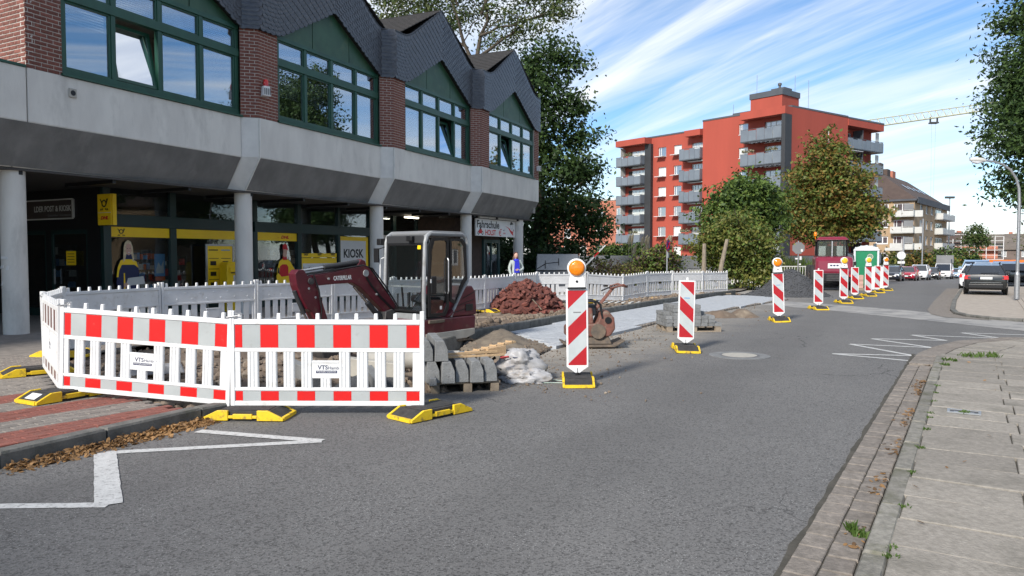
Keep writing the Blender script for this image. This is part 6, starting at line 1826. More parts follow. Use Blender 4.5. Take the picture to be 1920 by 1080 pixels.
# heap of old red bricks
HEAP = thing('brick_heap', 'heap of old red paving bricks tipped on the dug up strip', 'brick heap', (0.55, 22.1, .05))
hb = MB()
a_, c_, h_ = .105, .05, .04
hb.hexa([(-a_, -c_, -h_), (a_, -c_, -h_), (a_, c_, -h_), (-a_, c_, -h_), (-a_, -c_, h_), (a_, -c_, h_), (a_, c_, h_), (-a_, c_, h_)])
hmesh = hb.mesh('brick', mat('old_brick', (0.17, 0.054, 0.039), (0.095, 0.034, 0.027), 9, .9, .3, 50, rnd=.30, dirt=((.24, .18, .14), 12, .62, .8)))
spots = []
def heap_h(x, y):
    a = max(0, 1 - (abs(x + .12) / 1.12) ** 1.5 - (abs(y) / 1.0) ** 2); return .86 * a ** .62 + .10 * mnoise.noise(Vector((x * 2.2, y * 2.2, 1)))
tries = 0
while len(spots) < 300 and tries < 9000:
    tries += 1
    x, y = random.uniform(-1.25, 1.1), random.uniform(-1.05, .7)
    if random.random() > .35 + .65 * (y < .2): continue
    h = heap_h(x, y)
    if h < .04 and math.hypot(x, y) > 1.2: continue
    spots.append((x, y, max(.04, h)))
for (x, y, z) in spots:
    steep = .75 if z > .08 else .2
    link('brick', hmesh, HEAP, .006, loc=(x, y, z + random.uniform(-.05, .02)), rot=(random.uniform(-steep, steep), random.uniform(-steep, steep), random.uniform(0, 6.28)))
b = MB()
n = 16
q = [( -1.2 + 2.3 * i / n, -1.0 + 1.9 * j / n) for j in range(n + 1) for i in range(n + 1)]
b.add([(x, y, heap_h(x, y) - .10) for x, y in q], [(j * (n + 1) + i, j * (n + 1) + i + 1, (j + 1) * (n + 1) + i + 1, (j + 1) * (n + 1) + i) for j in range(n) for i in range(n)])
b.build('heap_core', hmesh.materials[0], HEAP, kind='stuff')
b = MB(); b.bar((.30, -1.0, .10), (-.1, -.75, .55), .03, .02); o = b.build('lath', M['grey_wood'], None, loc=(.55, 22.1, .05)); tag(o, 'grey lath leaning against the brick heap', 'lath')

# plate compactor
PC = thing('plate_compactor', 'rusty red vibrating plate compactor standing at the edge of the pale paving', 'compactor', (1.42, 13.55, 0.0), R(4))
b = MB(); b.prism([(-.52, .10), (-.40, .03), (.42, .03), (.60, .13), (.61, .16), (.40, .075), (-.38, .075), (-.52, .14)], lambda x, z: (x, -.27, z), lambda x, z: (x, .27, z)); b.build('base_plate', M['rust_plate'], PC, bev=.01)
b = MB(); b.taper(-.42, .38, -.24, .24, .078, .22, .05, .03); b.build('exciter_housing', M['rust_plate'], PC, bev=.02)
b = MB(); b.prism([(-.44, .22), (.34, .22), (.44, .36), (.42, .56), (.30, .70), (.18, .66), (.10, .46), (-.30, .44), (-.44, .40)], lambda x, z: (x, -.25, z), lambda x, z: (x, .25, z)); b.build('side_cover', M['rust'], PC, bev=.03)
b = MB(); b.taper(-.36, .05, -.19, .19, .44, .74, .02, .02); b.build('engine', M['rust'], PC, bev=.03)
b = MB(); b.lathe([(.135, -.275), (.135, -.25), (.06, -.25)], 18, (.12, 0, .32), axis='y'); b.build('belt_cover', M['rust_plate'], PC, smooth=40)
b = MB(); b.lathe([(.06, -.268), (.06, -.25)], 14, (.30, 0, .52), axis='y'); b.build('cap', M['black'], PC)
b = MB(); b.tube([(-.20, -.24, .40), (-.20, -.24, .80), (-.15, -.24, .86), (.10, -.24, .86), (.16, -.24, .80), (.20, -.24, .55)], .022, 8); b.tube([(-.20, .24, .40), (-.20, .24, .80), (-.15, .24, .86), (.10, .24, .86), (.16, .24, .80), (.20, .24, .55)], .022, 8); b.tube([(-.18, -.24, .84), (-.18, .24, .84)], .02, 8); b.build('guard_frame', M['black'], PC, smooth=50)
b = MB(); b.taper(-.14, .12, -.14, .14, .60, .80, .03, .03); b.build('air_filter', M['black'], PC, bev=.02)
b = MB(); b.bar((.05, .0, .62), (.44, .0, 1.10), .09, .05); b.build('handle_arm', M['rust'], PC, bev=.012)
b = MB(); b.tube([(.44, -.24, 1.12), (.58, -.24, 1.16), (.66, -.16, 1.12), (.66, .16, 1.12), (.58, .24, 1.16), (.44, .24, 1.12), (.40, .1, 1.09), (.40, -.1, 1.09), (.44, -.24, 1.12)], .02, 8); b.build('handle_loop', M['rust'], PC, smooth=50)
b = MB(); b.tube([(.22, .02, 1.04), (.46, .02, 1.14)], .014, 6); b.build('throttle_lever', M['black'], PC)

# pallet of grey paving blocks
PB = thing('paving_block_stack', 'stepped stack of grey paving blocks on a worn pallet behind the second striped board', 'paving blocks', (3.42, 16.25, 0), R(5))
b = MB()
for y in (0, .35, .70):
    for x in (0, .55, 1.1): b.box(x, x + .13, y, y + .10, .022, .10)
    b.box(0, 1.23, y, y + .10, .0, .022)
b.build('pallet_skid', M['grey_wood'], PB)
for k in range(7):
    b = MB(); b.box(k * .18, k * .18 + .13, 0, .80, .101, .123); b.build('pallet_board', M['grey_wood'], PB)
bm_ = MB(); bm_.taper(-.075, .075, -.10, .10, 0, .078, .004, .004); bmesh_ = bm_.mesh('paving_block', M['concrete_block'])
hts = [4, 6, 6, 6, 6, 4, 3, 1]
for i in range(8):
    for j in range(4):
        n = hts[i] + (1 if (j > 1 and i == 4) else 0) - (1 if (j == 0 and i in (0, 5)) else 0)
        for k in range(n):
            link('paving_block', bmesh_, PB, .005, loc=(.06 + i * .158 + random.uniform(-.008, .008), .10 + j * .205 + random.uniform(-.01, .01), .124 + k * .080), rot=(0, 0, random.uniform(-.05, .05)))
# small sand heaps on the paving edge, dark gravel mound
def mound(name, cx, cy, parts, mt, label, cat, st=.05, z0=0.0, amp=.02):
    def hf(x, y):
        h = max([H * (.5 + .5 * math.cos(math.pi * min(1, math.hypot((x - px) / rx, (y - py) / ry)))) ** .8 for px, py, rx, ry, H in parts])
        return h + (amp * fb(x, y, 4.0, 4) if h > 0 else -.03)
    xs = [p[0] - p[2] for p in parts] + [p[0] + p[2] for p in parts]; ys = [p[1] - p[3] for p in parts] + [p[1] + p[3] for p in parts]
    x0, x1, y0, y1 = min(xs), max(xs), min(ys), max(ys)
    nx, ny = int((x1 - x0) / st) + 1, int((y1 - y0) / st) + 1
    b = MB(); b.add([(x0 + i * st, y0 + j * st, hf(x0 + i * st, y0 + j * st) - .01) for j in range(ny) for i in range(nx)], [(j * nx + i, j * nx + i + 1, (j + 1) * nx + i + 1, (j + 1) * nx + i) for j in range(ny - 1) for i in range(nx - 1)])
    o = b.build(name, M[mt], None, smooth=180, loc=(cx, cy, z0)); tag(o, label, cat); return hf
mound('sand_heap', 6.15, 20.4, [(-.45, 0, .75, .5, .20), (.25, .1, .55, .5, .22), (-1.5, -.4, .5, .35, .07)], 'soil', 'two low brown sand heaps on the road edge by the leaning striped board', 'sand heap')
GH = mound('gravel_mound', 11.6, 31.6, [(.3, 0, 1.6, 1.7, 1.12), (-.8, -.3, 1.1, 1.0, .32), (1.0, .3, 1.1, 1.4, .62)], 'gravel', 'dark grey gravel mound tipped beside the maroon loader', 'gravel mound', .09, 0, .05)
sp = []
while len(sp) < 1500:
    x, y = random.uniform(-2.2, 2.1), random.uniform(-1.8, 1.7)
    h = GH(x, y)
    if h > .0 or random.random() < .03:
        sp.append((11.6 + x, 31.6 + y, max(0, h), random.uniform(.018, .05)))
stuff_stones('gravel', 'gravel_stone', sp)
mound('gravel_mound', -1.9, 9.15, [(0, 0, .45, .4, .20), (.35, .2, .35, .3, .14)], 'gravel', 'small black gravel pile behind the level striped panel', 'gravel mound', .04, 0.0, .03)
# odds and ends in the dig
OD = [('plank', (3.2, 25.4), 1.9, .16, .04, -40, 'grey_wood', 'pale plank lying in the dug up strip beyond the compactor'), ('plank', (5.3, 28.0), 1.5, .12, .05, 10, 'wood', 'short raw plank in the dug up strip before the far barriers'), ('plank', (-.2, 20.0), 1.8, .10, .04, 8, 'grey_wood', 'long plank at the foot of the brick heap'), ('plank', (7.9, 30.6), 1.2, .2, .06, 25, 'wood', 'brown board lying by the last barrier panels'), ('plank', (4.25, 18.6), .9, .10, .05, 65, 'off_white', 'pale post leaning behind the paving block stack'), ('plank', (8.8, 31.3), 1.0, .12, .05, -30, 'grey_wood', 'grey board lying at the end of the dug up strip')]
for n_, (x, y), ln, w, h, a, m_, lab in OD:
    b = MB(); b.box(-ln / 2, ln / 2, -w / 2, w / 2, 0, h); o = b.build(n_, M[m_], None, bev=.005, loc=(x, y, dirt_hh(x, y) + .02), rot=(R(2), R(-3 if 'leaning' not in lab else -35), R(a))); tag(o, lab, 'plank')
t = thing('slatted_grate', 'weathered slatted grate lying on the earth behind the kerb edging', 'grate', (3.55, 24.4, .12), R(-18))
for k in range(7):
    b = MB(); b.box(-.75 + k * .22, -.67 + k * .22, -.4, .4, .03, .055); b.build('slat', M['off_white'], t)
b = MB(); b.box(-.8, .75, -.36, -.28, 0, .03); b.box(-.8, .75, .28, .36, 0, .03); b.build('rail', M['grey_wood'], t)
for k, (x, y, r, lab) in enumerate(((-3.0, 8.35, .13, 'dark paving stone lying loose by the kerb end'), (-3.25, 8.15, .12, 'second dark loose stone beside the kerb end'), (-2.8, 8.1, .10, 'small flat loose stone next to the middle barrier foot'))):
    b = MB(); b.taper(-r * 1.2, r * 1.2, -r, r, 0, .09, .02, .02); o = b.build('loose_stone', M['concrete_block'], None, bev=.01, loc=(x, y, .08), rot=(R(6), R(-9 + 8 * k), R(30 + 40 * k))); tag(o, lab, 'stone')
t = thing('white_tray', 'white plastic sheet lying folded on the pavement behind the sloping striped panel', 'sheet', (-4.75, 9.7, .12), R(25))
b = MB(); b.taper(-.4, .4, -.12, .12, 0, .12, .05, .02); b.build('fold', M['bag'], t, bev=.02)

# ================================================================ HOUSES
def wall_holes(mb, xf, x0, x1, z0, z1, holes, d=0.0, depth=.22):
    """Front skin with real openings: holes are (x0, x1, z0, z1); d is how far the skin stands out."""
    xs = sorted({x0, x1, *[h[0] for h in holes], *[h[1] for h in holes]}); zs = sorted({z0, z1, *[h[2] for h in holes], *[h[3] for h in holes]})
    for a, b2 in zip(xs[:-1], xs[1:]):
        for c, e in zip(zs[:-1], zs[1:]):
            mx, mz = (a + b2) / 2, (c + e) / 2
            if any(h[0] < mx < h[1] and h[2] < mz < h[3] for h in holes):
                continue
            mb.poly([xf(a, d, c), xf(b2, d, c), xf(b2, d, e), xf(a, d, e)])
    for h in holes:
        p = [(h[0], h[2]), (h[1], h[2]), (h[1], h[3]), (h[0], h[3])]
        for i in range(4):
            a, b2 = p[i], p[(i + 1) % 4]
            mb.poly([xf(a[0], d, a[1]), xf(a[0], d - depth, a[1]), xf(b2[0], d - depth, b2[1]), xf(b2[0], d, b2[1])])
def hbox(mb, xf, x0, x1, d0, d1, z0, z1, m=0):
    mb.hexa([xf(x0, d1, z0), xf(x1, d1, z0), xf(x1, d0, z0), xf(x0, d0, z0), xf(x0, d1, z1), xf(x1, d1, z1), xf(x1, d0, z1), xf(x0, d0, z1)], m)
def house_window(parent, xf, x0, x1, z0, z1, d=-.16, split=(.5,), frame='white', w=.07, glassm='far_glass', cross=False):
    mb = MB()
    for q in ((x0, x1, z0, z0 + w), (x0, x1, z1 - w, z1), (x0, x0 + w, z0 + w, z1 - w), (x1 - w, x1, z0 + w, z1 - w)):
        hbox(mb, xf, q[0], q[1], d - .05, d + .03, q[2], q[3])
    for s_ in split:
        xc = x0 + (x1 - x0) * s_
        hbox(mb, xf, xc - w / 2, xc + w / 2, d - .05, d + .025, z0 + w, z1 - w)
    if cross:
        zc = z0 + (z1 - z0) * .4
        hbox(mb, xf, x0 + w, x1 - w, d - .05, d + .02, zc - .03, zc + .03)
    hbox(mb, xf, x0 - .03, x1 + .03, d + .031, .05, z0 - .05, z0)
    wd = mb.build('window', M[frame], parent)
    mb = MB(); mb.poly([xf(x0 + w, d - .02, z0 + w), xf(x1 - w, d - .02, z0 + w), xf(x1 - w, d - .02, z1 - w), xf(x0 + w, d - .02, z1 - w)])
    mb.build('pane', M[glassm], wd)
    return wd
M['curtain_glass'] = glass('curtained_window', (0.62, 0.62, 0.56), 0.22, 0.0)
def balcony(parent, xf, x0, x1, z0, z1, dep, panels=4, panel='balcony_panel', slab='anthracite', d0=0.0):
    mb = MB()
    hbox(mb, xf, x0, x1, d0, d0 + dep, z0, z0 + .16)
    hbox(mb, xf, x0, x1, d0 + dep - .03, d0 + dep + .02, z1 - .03, z1 + .01)
    for x in (x0, x1 - .04): hbox(mb, xf, x, x + .04, d0, d0 + dep - .03, z1 - .03, z1 + .01)
    b_ = mb.build('balcony', M[slab], parent)
    L = x1 - x0
    for k in range(panels):
        mb = MB(); a = x0 + L * k / panels + .02; c = x0 + L * (k + 1) / panels - .02
        hbox(mb, xf, a, c, d0 + dep - .02 + .012 * (k % 2), d0 + dep + .03 + .012 * (k % 2), z0 + .10, z1 - .05 - .10 * (k % 2)); mb.build('balcony_panel', M[panel], b_)
    for x in (x0 - .02, x1 - .03):
        mb = MB(); hbox(mb, xf, x, x + .05, d0 + .02, d0 + dep - .03, z0 + .161, z1 - .05); mb.build('side_panel', M[panel], b_)
    return b_

# ---- red block of flats
RB = thing('apartment_block', 'red rendered block of flats with dark grey balconies', 'apartment building', (28.9, 77.0, 0))
FA = lambda x, d, z: (.64 * x - .77 * d, -.77 * x - .64 * d, z)
FB = lambda x, d, z: (.82 * x + .57 * d, .57 * x - .82 * d, z)
mb = MB()
wing_w = [(x0, x1, 13.83 - 2.42 * k, 14.99 - 2.42 * k) for k in range(6) for x0, x1 in ((-17.95, -16.75), (-15.6, -14.45))]
WD_ = -.7
rec = [(-13.0, -10.97, 12.75 - 2.45 * k, 14.95 - 2.45 * k) for k in range(5)]
lft = [(-22.7, -19.75, 12.8 - 2.42 * k, 14.9 - 2.42 * k) for k in range(5)]
wall_holes(mb, FA, -23.7, -10.97, -3, 16.3, wing_w + rec, WD_)
hb_ = MB()
main_w = [(-6.24, -5.1, 15.0 - 2.58 * k, 16.15 - 2.58 * k) for k in range(7)]
mrec = [(-3.1, -.40, 13.75 - 2.58 * k, 15.95 - 2.58 * k) for k in range(6)]
wall_holes(mb, FA, -10.96, 0, -3, 17.1, main_w + mrec, 0)
# end return of the main part, the long side and the back
mb.poly([FA(-10.96, 0, -3), FA(-10.96, 0, 17.1), FA(-10.96, -3, 17.1), FA(-10.96, -3, -3)])
bw = [(6.4, 6.9, 14.1 - 2.58 * k, 15.6 - 2.58 * k) for k in range(6)]
brec = [(11.2, 13.4, 13.6 - 2.58 * k, 15.8 - 2.58 * k) for k in range(6)]
wall_holes(mb, FB, 0, 10.3, -3, 17.1, bw, 0)
wall_holes(mb, FB, 10.3, 17.6, -3, 16.4, brec, -1.4)
mb.poly([FB(10.3, 0, -3), FB(10.3, 0, 17.1), FB(10.3, -1.4, 17.1), FB(10.3, -1.4, -3)])
q = [FB(17.6, -1.4, 0), FB(16.5, -14, 0), FA(-23.7, -12, 0), FA(-23.7, WD_, 0)]
for a, b2 in zip(q[:-1], q[1:]):
    mb.poly([(a[0], a[1], -3), (b2[0], b2[1], -3), (b2[0], b2[1], 16.3), (a[0], a[1], 16.3)])
walls = mb.build('wall', M['red_wall'], RB)
b_ = bmesh.new(); b_.from_mesh(walls.data); bmesh.ops.remove_doubles(b_, verts=b_.verts, dist=.002); b_.to_mesh(walls.data); b_.free()
# roofs with grey edge, projecting lids over the balconies
mb = MB()
def lid(pts, z0, z1, m=0):
    n = len(pts); p = [(x, y, z0) for x, y, _ in pts] + [(x, y, z1) for x, y, _ in pts]
    mb.add(p, [tuple(range(n - 1, -1, -1)), tuple(range(n, 2 * n))] + [(i, (i + 1) % n, n + (i + 1) % n, n + i) for i in range(n)], m)
lid([FA(-23.8, WD_ + .05, 0), FA(-10.98, WD_ + .05, 0), FA(-10.98, -11, 0), FA(-23.8, -11, 0)], 16.3, 16.48)
lid([FA(-11.0, .05, 0), FA(0, .05, 0), FB(10.3, .05, 0), FB(10.3, -14, 0), FA(-11, -13, 0)], 17.1, 17.28)
lid([FB(10.32, .1, 0), FB(17.7, .1, 0), FB(17.7, -12, 0), FB(10.32, -12, 0)], 17.0, 17.18)
mb.build('roof', M['anthracite'], RB)
mb = MB()
for q in ((FA, -23.75, -19.0, WD_ - .02, WD_ + 1.35, 15.55, 16.28), (FA, -13.2, -10.99, WD_, WD_ + 1.2, 15.6, 16.28), (FA, -5.25, .02, .01, 1.35, 16.3, 17.08), (FB, 10.32, 17.65, -1.39, .08, 16.25, 16.98)):
    mb = MB(); hbox(mb, *q); mb.build('roof_fascia', M['red_wall'], RB)
mb = MB()
hbox(mb, FA, -6.75, -2.9, -6.5, -3, 17.29, 19.28); mb.build('roof_house', M['red_wall'], RB)
mb = MB(); hbox(mb, FA, -6.85, -2.8, -6.6, -2.9, 19.29, 19.9); hbox(mb, FA, -9.2, -6.86, -6.5, -3.2, 17.29, 18.15); hbox(mb, FA, -4.6, -3.0, -5.2, -3.6, 19.91, 20.2); mb.build('roof_house_cap', M['anthracite'], RB)
mb = MB(); mb.tube([FA(-3.9, -4.2, 20.2), FA(-3.9, -4.2, 20.6)], .14, 8); mb.lathe([(.22, 0), (.22, .2), (0, .3)], 8, FA(-3.9, -4.2, 20.6)); mb.build('flue', M['dark_steel'], RB)
for x, d_, z0, z1 in ((-6.6, -4, 19, 22.2), (-3.1, -6, 19, 21.8), (-1.5, -6, 17.2, 21.0), (-10.3, -5, 17.2, 19.6)):
    mb = MB(); mb.tube([FA(x, d_, z0), FA(x, d_, z1)], .022, 5); mb.build('aerial', M['grey_wall'], RB)
for h in wing_w[:-2] + wing_w[-2:]:
    house_window(RB, FA, *h, d=WD_ - .16, split=(.28,), glassm=random.choice(['far_glass', 'curtain_glass', 'far_glass']))
for h in main_w[:4]:
    house_window(RB, FA, *h, d=-.16, split=(.25,), glassm=random.choice(['far_glass', 'curtain_glass']))
for h in rec: house_window(RB, FA, *h, d=WD_ - .2, split=(.2, .4, .6, .8), w=.06, cross=True, glassm='curtain_glass')
for h in mrec: house_window(RB, FA, *h, d=-.2, split=(.22, .45, .68), w=.06, cross=True, glassm='curtain_glass')
for h in bw: house_window(RB, FB, *h, d=-.16, split=())
for h in brec: house_window(RB, FB, *h, d=-1.56, split=(.3, .6))
for k in range(5):
    balcony(RB, FA, -13.9, -10.99, 12.85 - 2.45 * k, 14.2 - 2.45 * k, 1.2, 4, d0=WD_)
    balcony(RB, FA, -23.7, -19.72, 12.98 - 2.42 * k, 14.2 - 2.42 * k, 1.3, 4, d0=WD_)
    mb = MB(); hbox(mb, FA, -23.3, -23.22, WD_ + .05, WD_ + .95, 14.3 - 2.42 * k, 15.4 - 2.42 * k); mb.build('privacy_screen', M['off_white'], RB)
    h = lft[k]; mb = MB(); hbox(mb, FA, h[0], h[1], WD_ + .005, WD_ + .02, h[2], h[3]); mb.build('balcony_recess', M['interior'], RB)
    house_window(RB, lambda x, d, z: FA(x, d + WD_ + .22, z), h[0] + .7, h[1], h[2], h[3], d=-.16, split=(.25, .5, .75), w=.06, cross=True, glassm='curtain_glass')
for k in range(6):
    balcony(RB, FA, -5.2, -.40, 13.85 - 2.58 * k, 15.2 - 2.58 * k, 1.3, 5)
    balcony(RB, FB, 10.4, 17.6, 13.7 - 2.58 * k, 14.95 - 2.58 * k, 1.45, 8, d0=-1.39)
    mb = MB(); hbox(mb, FB, 16.9, 17.55, -.5, -.45, 15.0 - 2.58 * k, 16.1 - 2.58 * k); mb.build('privacy_screen', M['off_white'], RB)
    mb = MB(); hbox(mb, FB, 13.7, 13.8, -1.38, -.2, 14.96 - 2.58 * k, 16.1 - 2.58 * k); mb.build('partition', M['anthracite'], RB)
    if k < 4:
        mb = MB(); n = 14
        for j in range(n):
            x = -4.2 + 3.8 * j / n
            hbox(mb, FA, x, x + 3.8 / n - .03, .9, 1.28, 13.72 - 2.58 * k - .06 * (j % 2), 13.80 - 2.58 * k)
        mb.build('awning_valance', M['dark_wall'], RB)
for q in ((-.38, .02, .01, 1.32, -3, 16.29), (-19.7, -18.75, WD_ + .01, WD_ + .5, -3, 15.54)):
    mb = MB(); hbox(mb, FA, *q); mb.build('dark_pilaster', M['anthracite_dark'], RB, bev=.02)
mb = MB(); hbox(mb, FA, -22.6, -19.0, .0, 1.6, 2.45, 2.6); mb.build('porch_roof', M['white'], RB)

rngb = np.random.default_rng(77)
M['flower_leaf'] = leafmat('flower_leaves', (.08, .12, .03), (.45, .40, .30))
for f_, x0, x1, d_, z in ((FA, -5.0, -3.6, 1.25, 12.75), (FA, -2.2, -.8, 1.25, 12.72), (FA, -13.7, -12.4, WD_ + 1.15, 4.55), (FA, -22.5, -21.2, WD_ + 1.2, 14.3), (FA, -21.6, -20.2, WD_ + 1.2, 4.6), (FB, 11.5, 14.5, .1, 7.3)):
    n = 160; xs_ = rngb.uniform(x0, x1, n)
    P_ = np.array([f_(x, d_ + rngb.normal() * .08, z + abs(rngb.normal()) * .14) for x in xs_])
    D_ = np.tile(np.array([0, 0, 1.0]), (n, 1)); nrm = D_ + rngb.normal(size=(n, 3)); nrm /= np.linalg.norm(nrm, axis=1)[:, None]
    a_ = np.cross(nrm, rngb.normal(size=(n, 3))); a_ /= np.linalg.norm(a_, axis=1)[:, None]; b2_ = np.cross(nrm, a_)
    v_ = np.stack([P_ - a_ * .1, P_ - b2_ * .06, P_ + a_ * .1, P_ + b2_ * .06], 1).reshape(-1, 3)
    me = bpy.data.meshes.new('balcony_plants'); me.from_pydata(v_.tolist(), [], [(4 * i, 4 * i + 1, 4 * i + 2, 4 * i + 3) for i in range(n)]); me.materials.append(M['flower_leaf']); me.update()
    link('balcony_plants', me, RB, kind='stuff')

# ---- beige brick flats down the street
BB = thing('apartment_block', 'beige brick block of flats with white balconies and a brown hipped roof', 'apartment building', (64.0, 118.0, 0))
GA = lambda x, d, z: (.773 * x - .635 * d, -.635 * x - .773 * d, z)
GB = lambda x, d, z: (.635 * x + .773 * d, .773 * x - .635 * d, z)
lv = [0, 2.62, 5.24, 7.86]
mb = MB()
ha = [(-5.6, -3.75, 8.95 - z, 10.2 - z) for z in lv] + [(-3.0, -.7, 8.2 - z, 10.2 - z) for z in lv]
hbw = [(a, b2, 8.85 - z, 10.3 - z) for z in lv for a, b2 in ((4.2, 6.6), (9.0, 10.9), (13.2, 15.4))] + [(17.6, 24.5, 8.3 - z, 10.3 - z) for z in lv]
wall_holes(mb, GA, -14, 0, -4, 10.8, ha, 0)
wall_holes(mb, GB, 0, 28.7, -4, 10.8, hbw, 0)
q = [GB(28.7, 0, 0), GB(28.7, -12, 0), GA(-14, -28, 0), GA(-14, 0, 0)]
for a, b2 in zip(q[:-1], q[1:]): mb.poly([(a[0], a[1], -4), (b2[0], b2[1], -4), (b2[0], b2[1], 10.8), (a[0], a[1], 10.8)])
mb.build('wall', M['beige_wall'], BB)
for h in ha[:4]: house_window(BB, GA, *h, split=(.55,), w=.16)
for h in ha[4:]: house_window(BB, GA, *h, split=(.2, .55), w=.12)
for h in hbw: house_window(BB, GB, *h, split=(.5,) if h[1] - h[0] < 4 else (.3, .6), w=.2, glassm=random.choice(['far_glass', 'curtain_glass']))
for z in lv:
    balcony(BB, GA, -3.2, .1, 8.0 - z, 9.05 - z, 1.2, 2, panel='off_white', slab='off_white')
    mb = MB(); hbox(mb, GB, 0.0, .3, .0, 1.2, 8.0 - z, 9.0 - z); mb.build('side_panel', M['off_white'], BB)
    mb = MB(); hbox(mb, GA, -1.3, .1, 1.0, 1.06, 9.07 - z, 10.0 - z); mb.build('wind_screen', M['grey_wall'], BB)
    balcony(BB, GB, 16.8, 28.9, 8.2 - z, 9.3 - z, 1.3, 3, panel='off_white', slab='off_white')
mb = MB()
e = [GA(-14.4, .4, 10.8), GA(.4, .4, 10.8), GB(29.2, .4, 10.8), GB(29.2, -14, 10.8)]
r0, r1 = GB(6.5, -7, 16.2), GB(29.2, -7, 16.2)
mb.poly([GA(.4, .4, 10.8), GB(29.2, .4, 10.8), r1, r0]); mb.poly([GA(-14.4, .4, 10.8), GA(.4, .4, 10.8), r0]); mb.poly([GA(-14.4, .4, 10.8), r0, r1, GB(29.2, -14, 10.8)]); mb.poly([GB(29.2, .4, 10.8), GB(29.2, -14, 10.8), r1]); mb.poly(e[::-1])
rf = mb.build('roof', M['brown_roof'], BB)
mb = MB(); hbox(mb, GB, .4, 29, .3, .45, 10.2, 11.2); hbox(mb, GA, -14, .4, .3, .45, 10.55, 10.85); mb.build('eaves_board', M['dark_wall'], BB)
for x in (5.5, 10.5, 14.5):
    mb = MB(); hbox(mb, GB, x, x + 2.2, -8, -6.4, 15.6, 17.6 if x < 6 else 17.0); mb.build('chimney', M['brown_roof'] if x < 12 else M['salmon_wall'], rf)
for x in (9, 13, 17.5, 22):
    mb = MB(); f0, f1 = .42, .58
    P_ = lambda x_, f: GB(x_, .4 - 7.4 * f + .0, 10.8 + 5.4 * f + .12)
    mb.poly([P_(x, f0), P_(x + 1.6, f0), P_(x + 1.6, f1), P_(x, f1)]); mb.build('skylight', M['far_glass'], rf)

# ---- salmon brick flats left of the red block, seen past the dark tree
SBD = thing('apartment_block', 'salmon brick block of flats with small white windows behind the dark tree', 'apartment building', (17.4, 112.0, 0), R(-38))
IF = lambda x, d, z: (x, -d, z)
hs = [(x, x + 1.3, z, z + 1.5) for x in (-1.9, -8.5, -11.5, -5.5) for z in (7.6, 4.6, 1.9)]
mb = MB(); wall_holes(mb, IF, -16, 0, -3, 10.2, hs, 0); mb.box(-16, 0, .01, 10, 10.2, 10.25); mb.poly([(0, 0, -3), (0, 10, -3), (0, 10, 10.2), (0, 0, 10.2)]); mb.build('wall', M['salmon_wall'], SBD)
mb = MB(); mb.box(-16.1, .1, -.1, 10, 10.26, 10.6); mb.build('roof_edge', M['off_white'], SBD)
mb = MB(); mb.box(-1.6, -.4, 1, 2.2, 10.6, 11.8); mb.build('chimney', M['dark_wall'], SBD)
for h in hs: house_window(SBD, IF, *h, split=(), w=.14)

# ---- dim terrace far down the street, scaffold, orange hut
def small_house(x, y, w, dp, h, rh, rz, wm, rm, label, nwin=3):
    t = thing('house', label, 'house', (x, y, gz(y)), rz)
    mb = MB(); hs_ = [(-w / 2 + w * (k + .5) / nwin - .5, -w / 2 + w * (k + .5) / nwin + .5, z, z + 1.3) for k in range(nwin) for z in (1.0, 3.8) if z + 1.5 < h]
    f = lambda a, d, z: (a, -dp / 2 - d, z)
    wall_holes(mb, f, -w / 2, w / 2, -2, h, hs_, 0)
    for a, b2 in (((w / 2, -dp / 2), (w / 2, dp / 2)), ((w / 2, dp / 2), (-w / 2, dp / 2)), ((-w / 2, dp / 2), (-w / 2, -dp / 2))):
        mb.poly([(*a, -2), (*b2, -2), (*b2, h), (*a, h)])
    for sx in (-1, 1): mb.poly([(sx * w / 2, -dp / 2, h), (sx * w / 2, dp / 2, h), (sx * w / 2, 0, h + rh)])
    mb.build('wall', M[wm], t)
    mb = MB(); o = .4
    mb.hexa([(-w / 2 - o, -dp / 2 - o, h - .2), (w / 2 + o, -dp / 2 - o, h - .2), (w / 2 + o, 0, h + rh), (-w / 2 - o, 0, h + rh), (-w / 2 - o, -dp / 2 - o, h), (w / 2 + o, -dp / 2 - o, h), (w / 2 + o, 0, h + rh + .2), (-w / 2 - o, 0, h + rh + .2)])
    mb.hexa([(-w / 2 - o, 0, h + rh), (w / 2 + o, 0, h + rh), (w / 2 + o, dp / 2 + o, h - .2), (-w / 2 - o, dp / 2 + o, h - .2), (-w / 2 - o, 0, h + rh + .2), (w / 2 + o, 0, h + rh + .2), (w / 2 + o, dp / 2 + o, h), (-w / 2 - o, dp / 2 + o, h)])
    rf = mb.build('roof', M[rm], t)
    mb = MB(); mb.box(-w * .3, -w * .3 + .8, -.4, .4, h + rh - .6, h + rh + 1.0); mb.build('chimney', M['salmon_wall'], rf)
    for h_ in hs_: house_window(t, f, *h_, w=.14)
    return t
M['dim_brick'] = mat('dim_brick_wall', (0.17, 0.13, 0.11), (0.13, 0.10, 0.085), .6, .9)
M['cream_wall'] = mat('cream_render', (.60, .57, .50), (.52, .49, .43), .7, .9)
M['grey_brown_roof'] = mat('grey_brown_roof', (0.16, 0.135, 0.11), (0.12, 0.10, 0.085), .8, .9)
small_house(108, 165, 26, 12, 5.5, 3.2, R(-20), 'dim_brick', 'grey_brown_roof', 'long dim brick house with a steep grey brown roof at the end of the street', 7)
small_house(119, 174, 9, 9, 4.6, 3.4, R(62), 'dim_brick', 'dark_wall', 'dim brick gable house with white windows right of the orange hut', 3)
small_house(128, 190, 20, 11, 5.5, 3.5, R(55), 'dim_brick', 'grey_brown_roof', 'farther dim house half hidden by the street lamp', 4)
small_house(96, 170, 12, 10, 6.5, 2.6, R(-35), 'salmon_wall', 'brown_roof', 'brick house with an overhanging roof corner behind the beige flats', 3)
